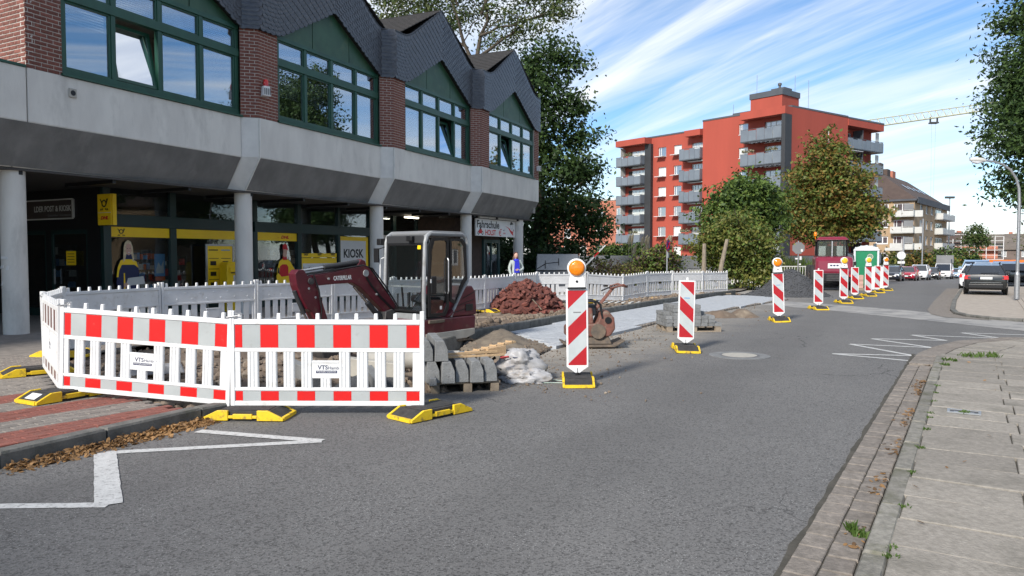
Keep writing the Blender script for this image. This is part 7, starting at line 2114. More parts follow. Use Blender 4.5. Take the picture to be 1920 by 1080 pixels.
t = thing('scaffolded_house', 'pale house shell wrapped in white scaffolding down the street', 'scaffold', (101.5, 160, gz(160)), R(-28))
mb = MB(); mb.box(-7, 3, .5, 8, -2, 6.2); mb.build('wall', M['salmon_wall'], t)
for k in range(8):
    mb = MB(); mb.box(-7 + k * 1.55, -6.88 + k * 1.55, -.6, -.48, -2, 9.8 - .25 * k if k > 3 else 7.2 + .5 * k); mb.build('upright', M['white'], t)
for z in (1.2, 3.2, 5.2, 7.2, 8.6):
    mb = MB(); mb.box(-7, 4, -.65, .3, z, z + .12); mb.box(-7 if z < 6 else -2.5, 4, -.62, -.55, z + .9, z + 1.0); mb.build('scaffold_deck', M['off_white'], t)
for k in range(4):
    mb = MB(); mb.bar((-7 + 2.6 * k, -.62, 1.2), (-4.4 + 2.6 * k, -.62, 3.2), .08, .08); mb.build('brace', M['off_white'], t)
t = thing('site_hut', 'orange site hut with dark windows beyond the parked cars', 'site hut', (87.5, 132, gz(132)), R(-34))
mb = MB(); mb.box(-3.2, 3.2, -1.2, 1.2, .8, 3.1); mb.build('body', mat('hut_orange', (.75, .17, .01), None, 2, .5), t)
for x in (-2.2, .6):
    mb = MB(); mb.box(x, x + 1.4, -1.24, -1.21, 1.6, 2.5); mb.build('window', M['interior'], t)
t = thing('hoarding', 'faded red site hoarding standing below the orange hut', 'hoarding', (85.5, 129, gz(129)), R(-34))
for k in range(6):
    mb = MB(); mb.box(-7 + k * 2.3, -4.75 + k * 2.3, -.05, .05, 0, 1.25 + .1 * (k % 2)); mb.build('panel', mat('hoarding_red', (.38, .10, .09), None, 1.5, .7), t) if k == 0 else mb.build('panel', bpy.data.materials['hoarding_red'], t)
t = thing('picket_fence', 'grey wooden fence running down the street beside the dark hedge', 'fence', (66, 113, gz(113)), R(52))
for k in range(24):
    mb = MB(); mb.box(k * .7, k * .7 + .55, -.04, .04, 0, 1.9 + .1 * math.sin(k)); mb.build('board', M['grey_wall'], t)

# ================================================================ LOW WALLS, GARAGES, FENCE
t = thing('garden_wall', 'long grey garage wall with white framed openings before the red flats', 'wall', (2.6, 57.5, gz(57)), R(-4))
mb = MB(); hs_ = [(8.6, 10.6, 0.2, 1.15), (10.9, 12.4, .2, 1.15), (14.6, 16.6, .2, 1.1), (17.0, 18.6, .2, 1.1)]
wall_holes(mb, IF, -14, 22, -1, 2.0, hs_, 0, .3); mb.box(-14, 22, .02, .5, 2.0, 2.12); mb.build('wall', M['grey_wall'], t)
for h in hs_: house_window(t, IF, *h, split=(), w=.12, glassm='curtain_glass')
t = thing('garden_wall', 'slate grey wall under the tree behind the metal railing', 'wall', (17.0, 51, gz(51)), R(-12))
mb = MB(); mb.box(-1.5, 6.6, 0, .4, -1, 1.95); mb.build('wall', M['dark_wall'], t)
t = thing('railing', 'grey metal railing on a low concrete wall behind the gravel mound', 'railing', (13.6, 42.3, gz(42)), R(-13))
mb = MB(); mb.box(-1.0, 5.2, 0, .3, -1, .42); mb.build('base_wall', M['concrete_light'], t)
mb = MB(); mb.box(-.4, 5.2, .12, .17, 1.13, 1.18); mb.box(-.4, 5.2, .12, .17, .50, .54); mb.build('rail', M['off_white'], t)
bm2 = MB(); bm2.box(-.015, .015, .12, .16, .54, 1.13); bme = bm2.mesh('bar', M['off_white'])
for k in range(40): link('bar', bme, t, loc=(-.35 + k * .14, 0, 0))
# grey metal container hood
t = thing('waste_container', 'grey steel waste container with a sloping lid beyond the brick heap', 'container', (2.15, 36.5, .05), R(-3))
mb = MB(); mb.prism([(-1.0, 0), (1.0, 0), (1.0, 1.66), (.3, 1.66), (-1.0, .9)], lambda y, z: (-.95, y, z), lambda y, z: (1.15, y, z)); mb.build('body', M['grey_wall'], t, bev=.03)
mb = MB(); mb.hexa([(-.90, -1.02, .95), (1.10, -1.02, .95), (1.10, .28, 1.70), (-.90, .28, 1.70), (-.90, -1.06, .98), (1.10, -1.06, .98), (1.10, .24, 1.74), (-.90, .24, 1.74)]); mb.build('lid', M['steel'], t)
mb = MB(); mb.bar((-.5, -.95, 1.06), (-.5, -.3, 1.42), .04, .03); mb.bar((.15, -.7, 1.2), (.15, -.15, 1.52), .04, .03); mb.bar((-.5, -.55, 1.28), (.15, -.45, 1.35), .04, .03); mb.bar((-.9, -1.0, 1.02), (-.5, -.6, 1.27), .03, .03); mb.build('lid_bars', M['black'], t)
mb = MB(); mb.bar((-.55, .0, .0), (1.6, .6, 2.15), .06, .05); o = mb.build('barrier_pole', M['white'], None, loc=(3.2, 37.5, .1)); tag(o, 'red and white pole sticking up behind the steel container', 'pole')
mb = MB(); mb.bar((1.0, .43, 1.55), (1.25, .50, 1.80), .065, .055); mb.build('red_band', M['red_print'], o)

# ================================================================ SITE VEHICLES AND HUTS
LD = thing('wheel_loader', 'maroon wheel loader with a glazed cab seen from behind, next to the gravel', 'wheel loader', (15.95, 36.8, 0), R(-18))
mrb = M['maroon_bright']
for sx in (-1, 1):
    for y, r in ((.2, .62), (2.5, .62)):
        w = MB(); w.lathe([(r * .86, -.20), (r, -.14), (r, .14), (r * .86, .20)], 22, (sx * .86, y, r), axis='x'); o = w.build('wheel', M['tyre'], LD, smooth=30)
        w = MB(); w.lathe([(r * .5, -.21 * sx * -1), (r * .5, .21 * sx)], 14, (sx * .86, y, r), axis='x'); w.build('rim', mrb, o)
mb = MB(); mb.prism([(-.92, .95), (-.88, 1.45), (-.74, 1.66), (1.2, 1.72), (1.2, .62), (-.85, .62)], lambda y, z: (-.86, y, z), lambda y, z: (.86, y, z)); mb.build('engine_hood', mrb, LD, bev=.14)
mb = MB(); mb.box(-.62, .62, -.98, -.80, .45, .86); mb.box(-.86, .86, -.75, .0, .44, .62); mb.build('rear_bumper', M['black'], LD, bev=.03)
for k in range(4):
    mb = MB(); mb.box(-.35, .35, -.985, -.96, .50 + k * .08, .54 + k * .08); mb.build('grille_bar', M['dark_steel'], LD)
for sx in (-1, 1):
    mb = MB(); mb.lathe([(.06, -.03), (.06, 0)], 10, (sx * .72, -.90, .74), axis='y'); mb.build('rear_lamp', M['red_lamp'], LD)
mb = MB(); mb.box(-.30, .30, -.955, -.935, 1.10, 1.34); mb.build('number_plate', M['white'], LD)
for k in range(3):
    mb = MB(); mb.box(-.2 + .14 * k, -.10 + .14 * k, -.96, -.956, 1.2, 1.27); mb.build('plate_print', M['navy'], LD)
mb = MB()
for x in (-.68, .68):
    for y in (.35, 1.5): mb.bar((x, y, 1.60), (x * .96, y + (.06 if y < 1 else -.08), 2.50), .07, .07)
mb.box(-.68, .68, .32, .38, 1.62, 1.70); mb.box(-.70, .70, .38, .45, 2.44, 2.50); mb.box(-.70, .70, 1.38, 1.45, 2.44, 2.50); mb.box(-.70, -.63, .45, 1.38, 2.44, 2.50); mb.box(.63, .70, .45, 1.38, 2.44, 2.50); mb.build('cab_frame', M['black'], LD)
mb = MB(); mb.box(-.63, .63, .36, .365, 1.70, 2.48); mb.box(-.63, .63, 1.46, 1.465, 1.70, 2.48)
for x in (-.665, .66): mb.box(x, x + .005, .42, 1.42, 1.70, 2.48)
mb.build('cab_glass', M['cab_glass'], LD)
mb = MB(); mb.taper(-.76, .76, .22, 1.62, 2.50, 2.66, .16, .14); mb.build('cab_roof', mrb, LD, bev=.04)
mb = MB(); mb.box(-.25, .25, .7, .95, 1.65, 2.2); mb.box(-.28, .28, .6, 1.1, 1.55, 1.75); mb.build('seat', M['seat'], LD, bev=.04)
mb = MB(); mb.bar((0, .34, 1.7), (0, .36, 2.45), .05, .03); mb.build('wiper_post', M['steel'], LD)
mb = MB(); mb.tube([(-.78, .5, 2.55), (-.78, .5, 2.72)], .02, 6); mb.lathe([(.07, 2.70), (.08, 2.78), (.07, 2.88), (.03, 2.92)], 10, (-.78, .5, 0)); mb.build('warning_light', M['amber'], LD, smooth=50)
mb = MB(); mb.tube([(.70, .4, 1.9), (1.0, .35, 1.7), (1.02, .35, 1.45)], .02, 6); mb.box(.93, 1.12, .32, .36, 1.22, 1.42); mb.build('mirror', M['black'], LD)
mb = MB(); mb.box(-.9, .9, 3.1, 4.0, .1, .75); mb.build('bucket', M['dark_steel'], LD)
TL = thing('portable_toilet', 'green portable toilet with a pale ribbed roof beside the lane', 'portable toilet', (18.95, 39.6, 0), R(-24))
tg = M['toilet_green']
mb = MB(); mb.box(-.56, .56, -.54, .54, .12, 2.02); mb.build('cabin', tg, TL, bev=.02)
for sx in (-1, 1):
    mb = MB(); mb.box(sx * .56 - .05, sx * .56 + .05, -.60, .58, .1, 2.05); mb.build('corner_post', M['toilet_roof'], TL, bev=.02)
mb = MB(); mb.box(-.46, .46, -.575, -.545, .2, 1.98); mb.build('door', tg, TL, bev=.01)
for k in range(6):
    mb = MB(); mb.bar((-.1, -.585, .35 + k * .15), (.18, -.585, .25 + k * .15), .02, .05, up=(0, 1, 0)); mb.bar((.18, -.585, .25 + k * .15), (.42, -.585, .42 + k * .15), .02, .05, up=(0, 1, 0)); mb.build('door_rib', tg, TL)
ring(TL, 'door_emblem', .18, 1.66, .10, .15, 'cream', -.584); ring(TL, 'door_emblem', .18, 1.66, .03, .06, 'cream', -.584)
mb = MB(); pl = [(-.62 + 1.24 * k / 8, 2.05 + .20 * math.sin(math.pi * k / 8) ** .6) for k in range(9)]
mb.prism(pl[::-1] + [(-.62, 1.98), (.62, 1.98)][0:2], lambda x, z: (x, -.62, z), lambda x, z: (x, .60, z)); mb.build('roof', M['toilet_roof'], TL)
for k in range(5):
    mb = MB(); a = -.5 + .25 * k; zt_ = 2.05 + .20 * math.sin(math.pi * (a + .62) / 1.24) ** .6; mb.box(a - .05, a + .05, -.628, .6, zt_ - .06, zt_ + .018); mb.build('roof_rib', M['toilet_roof'], TL)
mb = MB(); mb.box(-.6, .6, -.58, .58, 0, .12); mb.build('skid', M['black'], TL)
t = thing('site_box', 'pale grey metal site box between the loader and the green toilet', 'site box', (18.1, 41.5, 0), R(-20))
mb = MB(); mb.box(-1.0, .55, -.6, 1.2, .1, 2.25); mb.build('body', M['off_white'], t, bev=.02)
for k in range(6):
    mb = MB(); mb.box(-.95 + k * .25, -.90 + k * .25, -.625, -.601, .2, 2.2); mb.build('rib', M['off_white'], t)
t = thing('brick_pallet', 'small pallet of pale red and white wrapped stones behind the striped boards', 'stone pallet', (17.0, 36.9, 0), R(-22))
mb = MB(); mb.box(-.5, .5, -.4, .4, 0, .12); mb.build('pallet', M['grey_wood'], t)
pm_, ph_ = MB(), MB(); pm_.box(-.115, .115, -.36, .36, 0, .1); pmesh = pm_.mesh('stone', mat('pink_stone', (.55, .36, .30), (.45, .28, .23), 4, .9, rnd=.2))
for k in range(4):
    for r in range(6): link('stone', pmesh, t, loc=(-.36 + k * .24, 0, .125 + r * .105))
t = thing('white_sign_stand', 'white folding sign stand behind the last striped boards', 'sign stand', (18.75, 37.9, 0), R(-26))
mb = MB(); mb.hexa([(-.32, -.25, 0), (.32, -.25, 0), (.32, -.21, 0), (-.32, -.21, 0), (-.32, -.02, 1.15), (.32, -.02, 1.15), (.32, .02, 1.15), (-.32, .02, 1.15)]); mb.hexa([(-.32, .25, 0), (.32, .25, 0), (.32, .21, 0), (-.32, .21, 0), (-.32, .03, 1.15), (.32, .03, 1.15), (.32, .06, 1.15), (-.32, .06, 1.15)]); mb.build('board', M['white'], t)

# ================================================================ LAMPS, SIGNS, CRANE
def rz_n(x, y): return (x, y, gz(y))
t = thing('street_lamp', 'tall grey street lamp with a curved arm beside the corner pavement', 'street lamp', (18.8, 27.5, .1))
mb = MB(); mb.tube([(0, 0, 0), (0, 0, .9)], .09, 12); mb.tube([(0, 0, .9), (0, 0, 1.0)], [.09, .06], 12); mb.tube([(0, 0, 1.0), (0, 0, 3.6), (-.03, 0, 4.1), (-.14, 0, 4.45), (-.36, 0, 4.77), (-.66, 0, 4.98), (-1.0, 0, 5.08), (-1.35, 0, 5.12)], [.06, .055, .05, .046, .042, .038, .036, .034], 12); mb.build('pole', M['steel'], t, smooth=50)
mb = MB(); mb.tube([(-1.30, 0, 5.11), (-1.42, 0, 5.13), (-1.72, 0, 5.15), (-1.88, 0, 5.15)], [.05, .085, .095, .05], 10); mb.build('lamp_head', M['off_white'], t, smooth=50)
mb = MB(); mb.tube([(-1.42, 0, 5.08), (-1.62, 0, 5.05), (-1.80, 0, 5.09)], [.05, .07, .05], 8); mb.build('lamp_glass', M['clear_lamp'], t, smooth=60)
t = thing('floodlight_mast', 'thin far mast with a double lamp head against the cloud', 'lamp post', (85.5, 145, gz(145)))
mb = MB(); mb.tube([(0, 0, -1), (0, 0, 15.2)], .12, 6); mb.build('pole', M['steel'], t); mb = MB(); mb.box(-.85, .85, -.25, .25, 15.2, 15.6); mb.build('lamp_head', M['dark_steel'], t)
def sign_post(x, y, h, label, disc=None, extra=None, r=.035, z=0.0):
    t = thing('road_sign', label, 'road sign', (x, y, gz(y) + z), R(-12))
    mb = MB(); mb.tube([(0, 0, 0), (0, 0, h)], r, 8); mb.build('pole', M['steel'], t, smooth=60)
    if disc:
        k, cz, rr, m_ = disc
        mb = MB()
        if k == 'disc': mb.lathe([(rr, -.055), (rr, -.045)], 24, (0, 0, cz), axis='y')
        elif k == 'tri': mb.prism([(rr * math.cos(R(a)), cz + rr * math.sin(R(a))) for a in (-90, 30, 150)], lambda x_, z_: (x_, -.055, z_), lambda x_, z_: (x_, -.045, z_))
        elif k == 'oct': mb.prism([(rr * math.cos(R(a)), cz + rr * math.sin(R(a))) for a in range(22, 382, 45)], lambda x_, z_: (x_, -.055, z_), lambda x_, z_: (x_, -.045, z_))
        elif k == 'box': mb.box(-rr, rr, -.055, -.045, cz - rr * .3, cz + rr * .3)
        mb.build('sign_plate', M[m_], t)
    for q in extra or ():
        mb = MB(); mb.box(*q[:6]); mb.build('plate', M[q[6]], t)
    return t
t = sign_post(6.6, 31.5, 2.45, 'blue and red no stopping sign on a pale blue grey pole behind the far barriers', ('disc', 2.14, .27, 'film_dull_red'), ((-.10, .10, -.055, -.045, 1.62, 1.84, 'off_white'),)); t.rotation_euler.z = R(58)
mb = MB(); mb.lathe([(.215, -.062), (.215, -.056)], 24, (0, 0, 2.14), axis='y'); mb.build('sign_face', mat('sign_blue', (.012, .05, .30), None, 4, .4), t)
mb = MB(); mb.bar((-.15, -.066, 2.29), (.15, -.066, 1.99), .005, .06, up=(0, 1, 0)); mb.bar((-.15, -.068, 1.99), (.15, -.068, 2.29), .005, .06, up=(0, 1, 0)); mb.build('red_cross', M['film_dull_red'], t)
sign_post(15.2, 39.3, 2.5, 'grey back of a road sign on a pole beside the railing', ('oct', 2.12, .33, 'grey_wall'), ((.12, .22, -.07, -.05, 1.92, 2.06, 'white'), (-.16, -.04, -.07, -.05, 1.52, 1.60, 'white'), (.06, .16, -.07, -.05, 1.50, 1.68, 'white'), (.04, .13, -.07, -.05, 1.22, 1.30, 'white')))
sign_post(40.5, 77, 3.0, 'white round sign with a small plate under it near the beige flats', ('disc', 2.6, .42, 'white'), ((-.35, .35, -.05, -.04, 1.75, 2.0, 'white'), (-1.6, .1, -.05, -.04, 3.1, 3.4, 'off_white')), .06)
sign_post(41.5, 78.5, 4.6, 'bare grey pole standing before the beige flats', None, (), .10)
sign_post(51.0, 92, 7.5, 'thin tall grey pole in front of the white van', None, (), .09)
t = thing('tower_crane', 'pale yellow lattice jib of a distant tower crane with a hanging hook', 'crane', (172, 231.25, 0))
def lattice(mb, p0, p1, w, n, r=.14):
    p0, p1 = Vector(p0), Vector(p1); d = (p1 - p0); up = Vector((0, 0, 1)); sd_ = d.cross(up).normalized()
    if d.normalized().z > .9: sd_, up = Vector((1, 0, 0)), Vector((0, 1, 0))
    A, B, T_ = [], [], []
    for k in range(n + 1):
        c = p0 + d * k / n; A.append(c - sd_ * w / 2); B.append(c + sd_ * w / 2); T_.append(c + up * w * 1.05)
    for ch in (A, B, T_): mb.tube([ch[0], ch[-1]], r, 5)
    for k in range(n):
        mb.tube([A[k], T_[k]], r * .55, 4, cap=False); mb.tube([T_[k], A[k + 1]], r * .55, 4, cap=False); mb.tube([B[k], T_[k]], r * .55, 4, cap=False); mb.tube([B[k], A[k + 1]], r * .45, 4, cap=False)
ca, cb = Vector((88, 205, 35.6)), Vector((172, 231.25, 50.6))
mb = MB(); o_ = Vector((172, 231.25, 0)); lattice(mb, ca - o_, cb - o_, 2.0, 34); mb.build('jib', M['crane'], t)
mb = MB(); lattice(mb, (0, 0, -3), (0, 0, 56), 2.2, 20); mb.build('mast', M['crane'], t)
mb = MB(); lattice(mb, (0, 0, 51), (16, 5, 53.5), 2.0, 6); mb.build('counter_jib', M['crane'], t)
f_ = .404; tp = ca.lerp(cb, f_) - o_
mb = MB(); mb.box(tp.x - 1.1, tp.x + 1.1, tp.y - .8, tp.y + .8, tp.z - 1.6, tp.z - 1.2); mb.box(tp.x - 1.1, tp.x - .9, tp.y - .3, tp.y + .3, tp.z - 1.2, tp.z + .3); mb.box(tp.x + .9, tp.x + 1.1, tp.y - .3, tp.y + .3, tp.z - 1.2, tp.z + .3); mb.build('trolley', M['dark_steel'], t)
mb = MB(); mb.tube([(tp.x - .6, tp.y, tp.z - 1.5), (tp.x - .3, tp.y, 14)], .025, 4); mb.tube([(tp.x + .6, tp.y, tp.z - 1.5), (tp.x + .3, tp.y, 14)], .025, 4); mb.build('hoist_rope', M['grey_wall'], t)

# ================================================================ CARS
def loft(mb, secs, m=0, cap=True):
    n = len(secs[0]); o = []
    for s_ in secs: o += s_
    fs = []
    for i in range(len(secs) - 1):
        for j in range(n):
            fs.append((i * n + j, i * n + (j + 1) % n, (i + 1) * n + (j + 1) % n, (i + 1) * n + j))
    if cap: fs += [tuple(range(n - 1, -1, -1)), tuple((len(secs) - 1) * n + j for j in range(n))]
    mb.add(o, fs, m)
KINDS = {
 'hatch': dict(L=4.2, W=1.77, st=[(-2.10, .36, .80, .74), (-2.06, .27, .93, .84), (-1.6, .21, .985, .88), (-.6, .19, .95, .885), (.8, .19, .93, .885), (1.25, .19, .90, .875), (1.75, .22, .82, .85), (2.02, .28, .68, .78), (2.10, .36, .58, .68)],
               roof=[(-2.02, .95, .80), (-1.55, 1.36, .60), (-.9, 1.43, .60), (.0, 1.42, .60), (.38, 1.36, .585), (1.22, .90, .78)], wh=(-1.28, 1.32)),
 'suv': dict(L=4.5, W=1.86, st=[(-2.25, .42, .95, .78), (-2.2, .32, 1.06, .88), (-1.7, .27, 1.10, .925), (-.6, .25, 1.06, .93), (.8, .25, 1.04, .93), (1.3, .25, 1.02, .92), (1.95, .28, .95, .89), (2.2, .34, .80, .82), (2.26, .42, .66, .72)],
             roof=[(-2.18, 1.06, .84), (-1.85, 1.56, .66), (-1.0, 1.66, .66), (.0, 1.65, .65), (.35, 1.58, .63), (1.20, 1.02, .80)], wh=(-1.35, 1.40)),
 'van': dict(L=4.9, W=1.94, st=[(-2.45, .40, 1.1, .90), (-2.4, .30, 1.15, .96), (-1.0, .26, 1.15, .97), (.9, .26, 1.12, .97), (1.6, .26, 1.10, .95), (2.2, .30, .98, .92), (2.42, .34, .82, .86), (2.46, .42, .60, .80)],
             roof=[(-2.42, 1.13, .93), (-2.3, 1.88, .82), (-.5, 1.97, .80), (.7, 1.96, .80), (1.0, 1.88, .78), (1.75, 1.10, .86)], wh=(-1.5, 1.55)),
}
def make_car(label, kind, paint, loc, heading, cat='car', group='cars parked along the street', plate_at='both', rails=False):
    """heading: direction the bonnet points, as (x, y)."""
    K = KINDS[kind]; t = thing('parked_van' if kind == 'van' else 'parked_car', label, cat, loc, math.atan2(heading[1], heading[0]), group)
    pm_ = M[paint]
    mb = MB(); secs = []
    for x, zb_, zt_, w in K['st']:
        secs.append([(x, -w * .90, zb_), (x, -w, zb_ + .14), (x, -w, zb_ + (zt_ - zb_) * .62), (x, -w * .955, zt_ - .035), (x, -w * .88, zt_), (x, w * .88, zt_), (x, w * .955, zt_ - .035), (x, w, zb_ + (zt_ - zb_) * .62), (x, w, zb_ + .14), (x, w * .90, zb_)])
    loft(mb, secs); body = mb.build('body', pm_, t, smooth=38)
    rf = K['roof']
    gl_, rp = MB(), MB()
    n = len(rf)
    for i in range(n - 1):
        (xa, za, wa), (xb, zb2, wb) = rf[i], rf[i + 1]
        (gl_ if i in (0, n - 2) else rp).poly([(xa, -wa, za), (xb, -wb, zb2), (xb, wb, zb2), (xa, wa, za)])
    side = lambda s_: [(x, s_ * w, z) for x, z, w in rf]
    base_z = min(rf[0][1], rf[-1][1])
    for s_ in (-1, 1):
        p = side(s_); gl_.poly(p if s_ > 0 else p[::-1])
    g_ = gl_.build('windows', M['car_glass'], t)
    if kind == 'van':
        for s_ in (-1, 1):
            pv = [(x, s_ * (w + .006), z) for x, z, w in [(-2.42, 1.13, .93), (-2.3, 1.88, .82), (-.5, 1.97, .80), (.35, 1.97, .80), (.25, 1.13, .93)]]; rp.poly(pv if s_ > 0 else pv[::-1])
    rp.build('roof', pm_, t, smooth=30)
    pl_ = MB()
    for s_ in (-1, 1):
        for i in range(n - 1):
            (xa, za, wa), (xb, zb2, wb) = rf[i], rf[i + 1]
            pl_.bar((xa, s_ * wa, za), (xb, s_ * wb, zb2), .07, .05)
        xm = (rf[1][0] + rf[-2][0]) / 2 + .1
        zr = max(r_[1] for r_ in rf) - .02
        pl_.bar((xm + .06, s_ * (rf[0][2] + .03), base_z + .02), (xm, s_ * (rf[2][2] + .005), zr), .06, .03)
    pl_.build('pillars', pm_ if kind != 'hatch' else pm_, t)
    L2 = K['L'] / 2
    for x in K['wh']:
        for s_ in (-1, 1):
            r_ = .31 if kind == 'hatch' else .35; yc = s_ * (K['W'] / 2 - .095)
            w = MB(); w.lathe([(r_ * .8, -.10), (r_, -.08), (r_, .08), (r_ * .8, .10)], 20, (x, yc, r_), axis='y'); o = w.build('wheel', M['tyre'], t, smooth=30)
            w = MB(); w.lathe([(r_ * .66, s_ * .085), (r_ * .62, s_ * .108), (r_ * .2, s_ * .098), (0, s_ * .10)], 14, (x, yc, r_), axis='y'); w.build('rim', M['chrome'], o)
            w = MB(); w.lathe([(r_ + .06, s_ * .035), (r_ + .06, s_ * .09)], 20, (x, yc, r_ + .01), axis='y'); w.build('wheel_arch', M['black'], t)
    zf, zr_ = K['st'][-2][2], K['st'][1][2]
    wf, wr = K['st'][-2][3], K['st'][1][3]
    for s_ in (-1, 1):
        b_ = MB(); b_.taper(L2 - .20, L2 - .04, s_ * (wf - .16) - .19, s_ * (wf - .16) + .19, zf - .13, zf + .05, .05, .02); b_.build('headlight', M['clear_lamp'], t, bev=.03)
        b_ = MB(); b_.taper(-L2 - .005, -L2 + .22, s_ * (wr - .10) - .16, s_ * (wr - .10) + .12, zr_ - .22, zr_ - .03, .03, .02); b_.build('tail_light', M['red_lamp'], t, bev=.02)
        b_ = MB(); xm = K['roof'][-2][0] + .35; b_.taper(xm - .08, xm + .10, s_ * (K['W'] / 2 + .06) - .10, s_ * (K['W'] / 2 + .06) + .08, base_z + .02, base_z + .18, .02, .02); b_.build('mirror', pm_, t, bev=.03)
        b_ = MB(); b_.box(-.15 - .0, .02, s_ * (K['W'] / 2 + .004) - .012, s_ * (K['W'] / 2 + .004) + .012, base_z - .14, base_z - .11); b_.build('door_handle', pm_, t)
    b_ = MB(); b_.box(L2 - .03, L2 + .025, -.45, .45, .40, .56); b_.box(L2 - .10, L2 + .0, -.30, .30, zf - .15, zf - .02); b_.build('grille', M['black'], t, bev=.02)
    b_ = MB(); b_.box(-L2 - .03, -L2 + .06, -.70, .70, .30, .50); b_.build('rear_bumper', M['black'], t, bev=.03)
    for sx, zz_ in ((1, .46), (-1, .72)):
        b_ = MB(); b_.box(sx * (L2 + .035) - .006, sx * (L2 + .035) + .006, -.26, .26, zz_, zz_ + .11); b_.build('number_plate', M['white'], t)
        b_ = MB(); b_.box(sx * (L2 + .043) - .002, sx * (L2 + .043) + .002, -.26 * 1, -.215, zz_, zz_ + .11) if sx > 0 else b_.box(-L2 - .045, -L2 - .041, .215, .26, zz_, zz_ + .11); b_.build('plate_band', M['navy'], t)
    if rails:
        for s_ in (-1, 1):
            b_ = MB(); b_.tube([(-1.4, s_ * .55, 1.42), (-1.3, s_ * .56, 1.50), (.2, s_ * .56, 1.49), (.3, s_ * .55, 1.41)], .02, 6); b_.build('roof_rail', M['black'], t)
        b_ = MB(); b_.box(-L2 - .035, -L2 - .028, -.62, .62, .56, .575); b_.build('chrome_strip', M['chrome'], t)
        b_ = MB(); b_.tube([(-1.95, -.5, 1.02), (-1.98, .2, 1.0)], .015, 5); b_.build('rear_wiper', M['black'], t)
    return t
for n_, c in (('paint_graphite', (.012, .013, .014)), ('paint_navy', (.012, .016, .028)), ('paint_red', (.36, .008, .030)), ('paint_white', (.72, .73, .74)), ('paint_black', (.010, .010, .011)), ('paint_silver', (.42, .45, .48)), ('paint_sage', (.20, .25, .24)), ('paint_blue', (.30, .42, .55))):
    car_paint(n_, c)
dn = (.54, .84)
HB = make_car('dark grey hatchback with roof rails parked nose away on the tan corner paving', 'hatch', 'paint_graphite', (20.95, 32.7, .065), (.535, .845), rails=True)
HB.scale = (.92, .90, .90)
make_car('white car half hidden behind the dark grey hatchback', 'hatch', 'paint_white', (24.1, 38.2, -.03), dn).scale = (.94, .92, .92)
make_car('silver car behind the hatchback with only its roof showing', 'hatch', 'paint_silver', (29.3, 45.6, gz(45)), dn)
make_car('second silver car in the line beyond the hatchback', 'suv', 'paint_blue', (31.8, 50.6, gz(50)), dn)
make_car('black estate parked beside the silver cars right of the hatchback', 'hatch', 'paint_black', (31.8, 47.0, gz(46)), dn)
make_car('black off-road car parked left of the lamp pole', 'suv', 'paint_black', (36.6, 55.0, gz(55)), dn)
make_car('white car just left of the lamp pole', 'hatch', 'paint_white', (41.0, 60.0, gz(60)), dn)
make_car('pale blue car beyond the lamp pole', 'hatch', 'paint_blue', (46.0, 66.5, gz(66)), dn)
make_car('third silver car in the distant line on the far side', 'hatch', 'paint_silver', (39.8, 61.5, gz(61)), dn)
make_car('white car in the distant line beyond the silver ones', 'hatch', 'paint_white', (45.0, 69, gz(69)), dn)
lf = (-.56, -.83)
make_car('black saloon facing the camera behind the last striped board', 'hatch', 'paint_navy', (35.2, 68.5, gz(68.5)), lf)
make_car('red car parked behind the black saloon', 'hatch', 'paint_red', (39.4, 73.6, gz(73.6)), lf)
make_car('white car parked behind the red car', 'suv', 'paint_white', (43.7, 79.2, gz(79)), lf)
make_car('black car parked between the white car and the white van', 'hatch', 'paint_black', (48.2, 85, gz(85)), lf)
v = make_car('white van with a load on its roof in the parked row', 'van', 'paint_white', (54.6, 93.5, gz(93)), lf, 'van')
mb = MB(); mb.box(-2.2, .6, -.8, .8, 1.98, 2.5); mb.box(-2.3, -1.6, -.95, .95, 2.0, 3.0); o = mb.build('roof_load', M['grey_wall'], None, loc=v.location, rot=v.rotation_euler); tag(o, 'grey covered load tied on the white van roof', 'roof load')
make_car('pale blue car parked beyond the white van', 'hatch', 'paint_blue', (61.0, 102, gz(102)), lf)
make_car('silver car farther along beyond the white van', 'suv', 'paint_silver', (66.0, 108, gz(108)), lf)
make_car('sage green car parked off the road behind the red car', 'suv', 'paint_sage', (43.5, 84.0, gz(84)), (.8, -.6))
make_car('dark car parked off the road behind the white van', 'suv', 'paint_black', (62.2, 112.0, gz(112)), (.8, -.6))

# ================================================================ TREES AND SHRUBS
def leaf_cloud(rng, blobs, size, spread=.38, per=26, shell=.55):
    """blobs: (cx, cy, cz, rx, ry, rz, clusters). Returns leaf centres and outward directions."""
    P_, D_ = [], []
    for cx, cy, cz, rx, ry, rz_, n in blobs:
        d = rng.normal(size=(n, 3)); d /= np.linalg.norm(d, axis=1)[:, None]
        r = shell + (1 - shell) * rng.random(n) ** .6
        r *= 1 + .22 * np.sin(d[:, 0] * 5 + cx) * np.cos(d[:, 2] * 6 + cy) + .14 * np.sin(d[:, 1] * 9 + d[:, 2] * 7) + np.where(rng.random(n) < .08, rng.uniform(.1, .35, n), 0)
        c = d * r[:, None] * np.array([rx, ry, rz_]) + np.array([cx, cy, cz])
        k = rng.normal(size=(n, per, 3)) * spread * rng.uniform(.6, 1.4, size=(n, 1, 1)) * np.array([1, 1, .62])
        P_.append((c[:, None, :] + k).reshape(-1, 3)); D_.append(np.repeat(d, per, axis=0))
    return np.concatenate(P_), np.concatenate(D_)
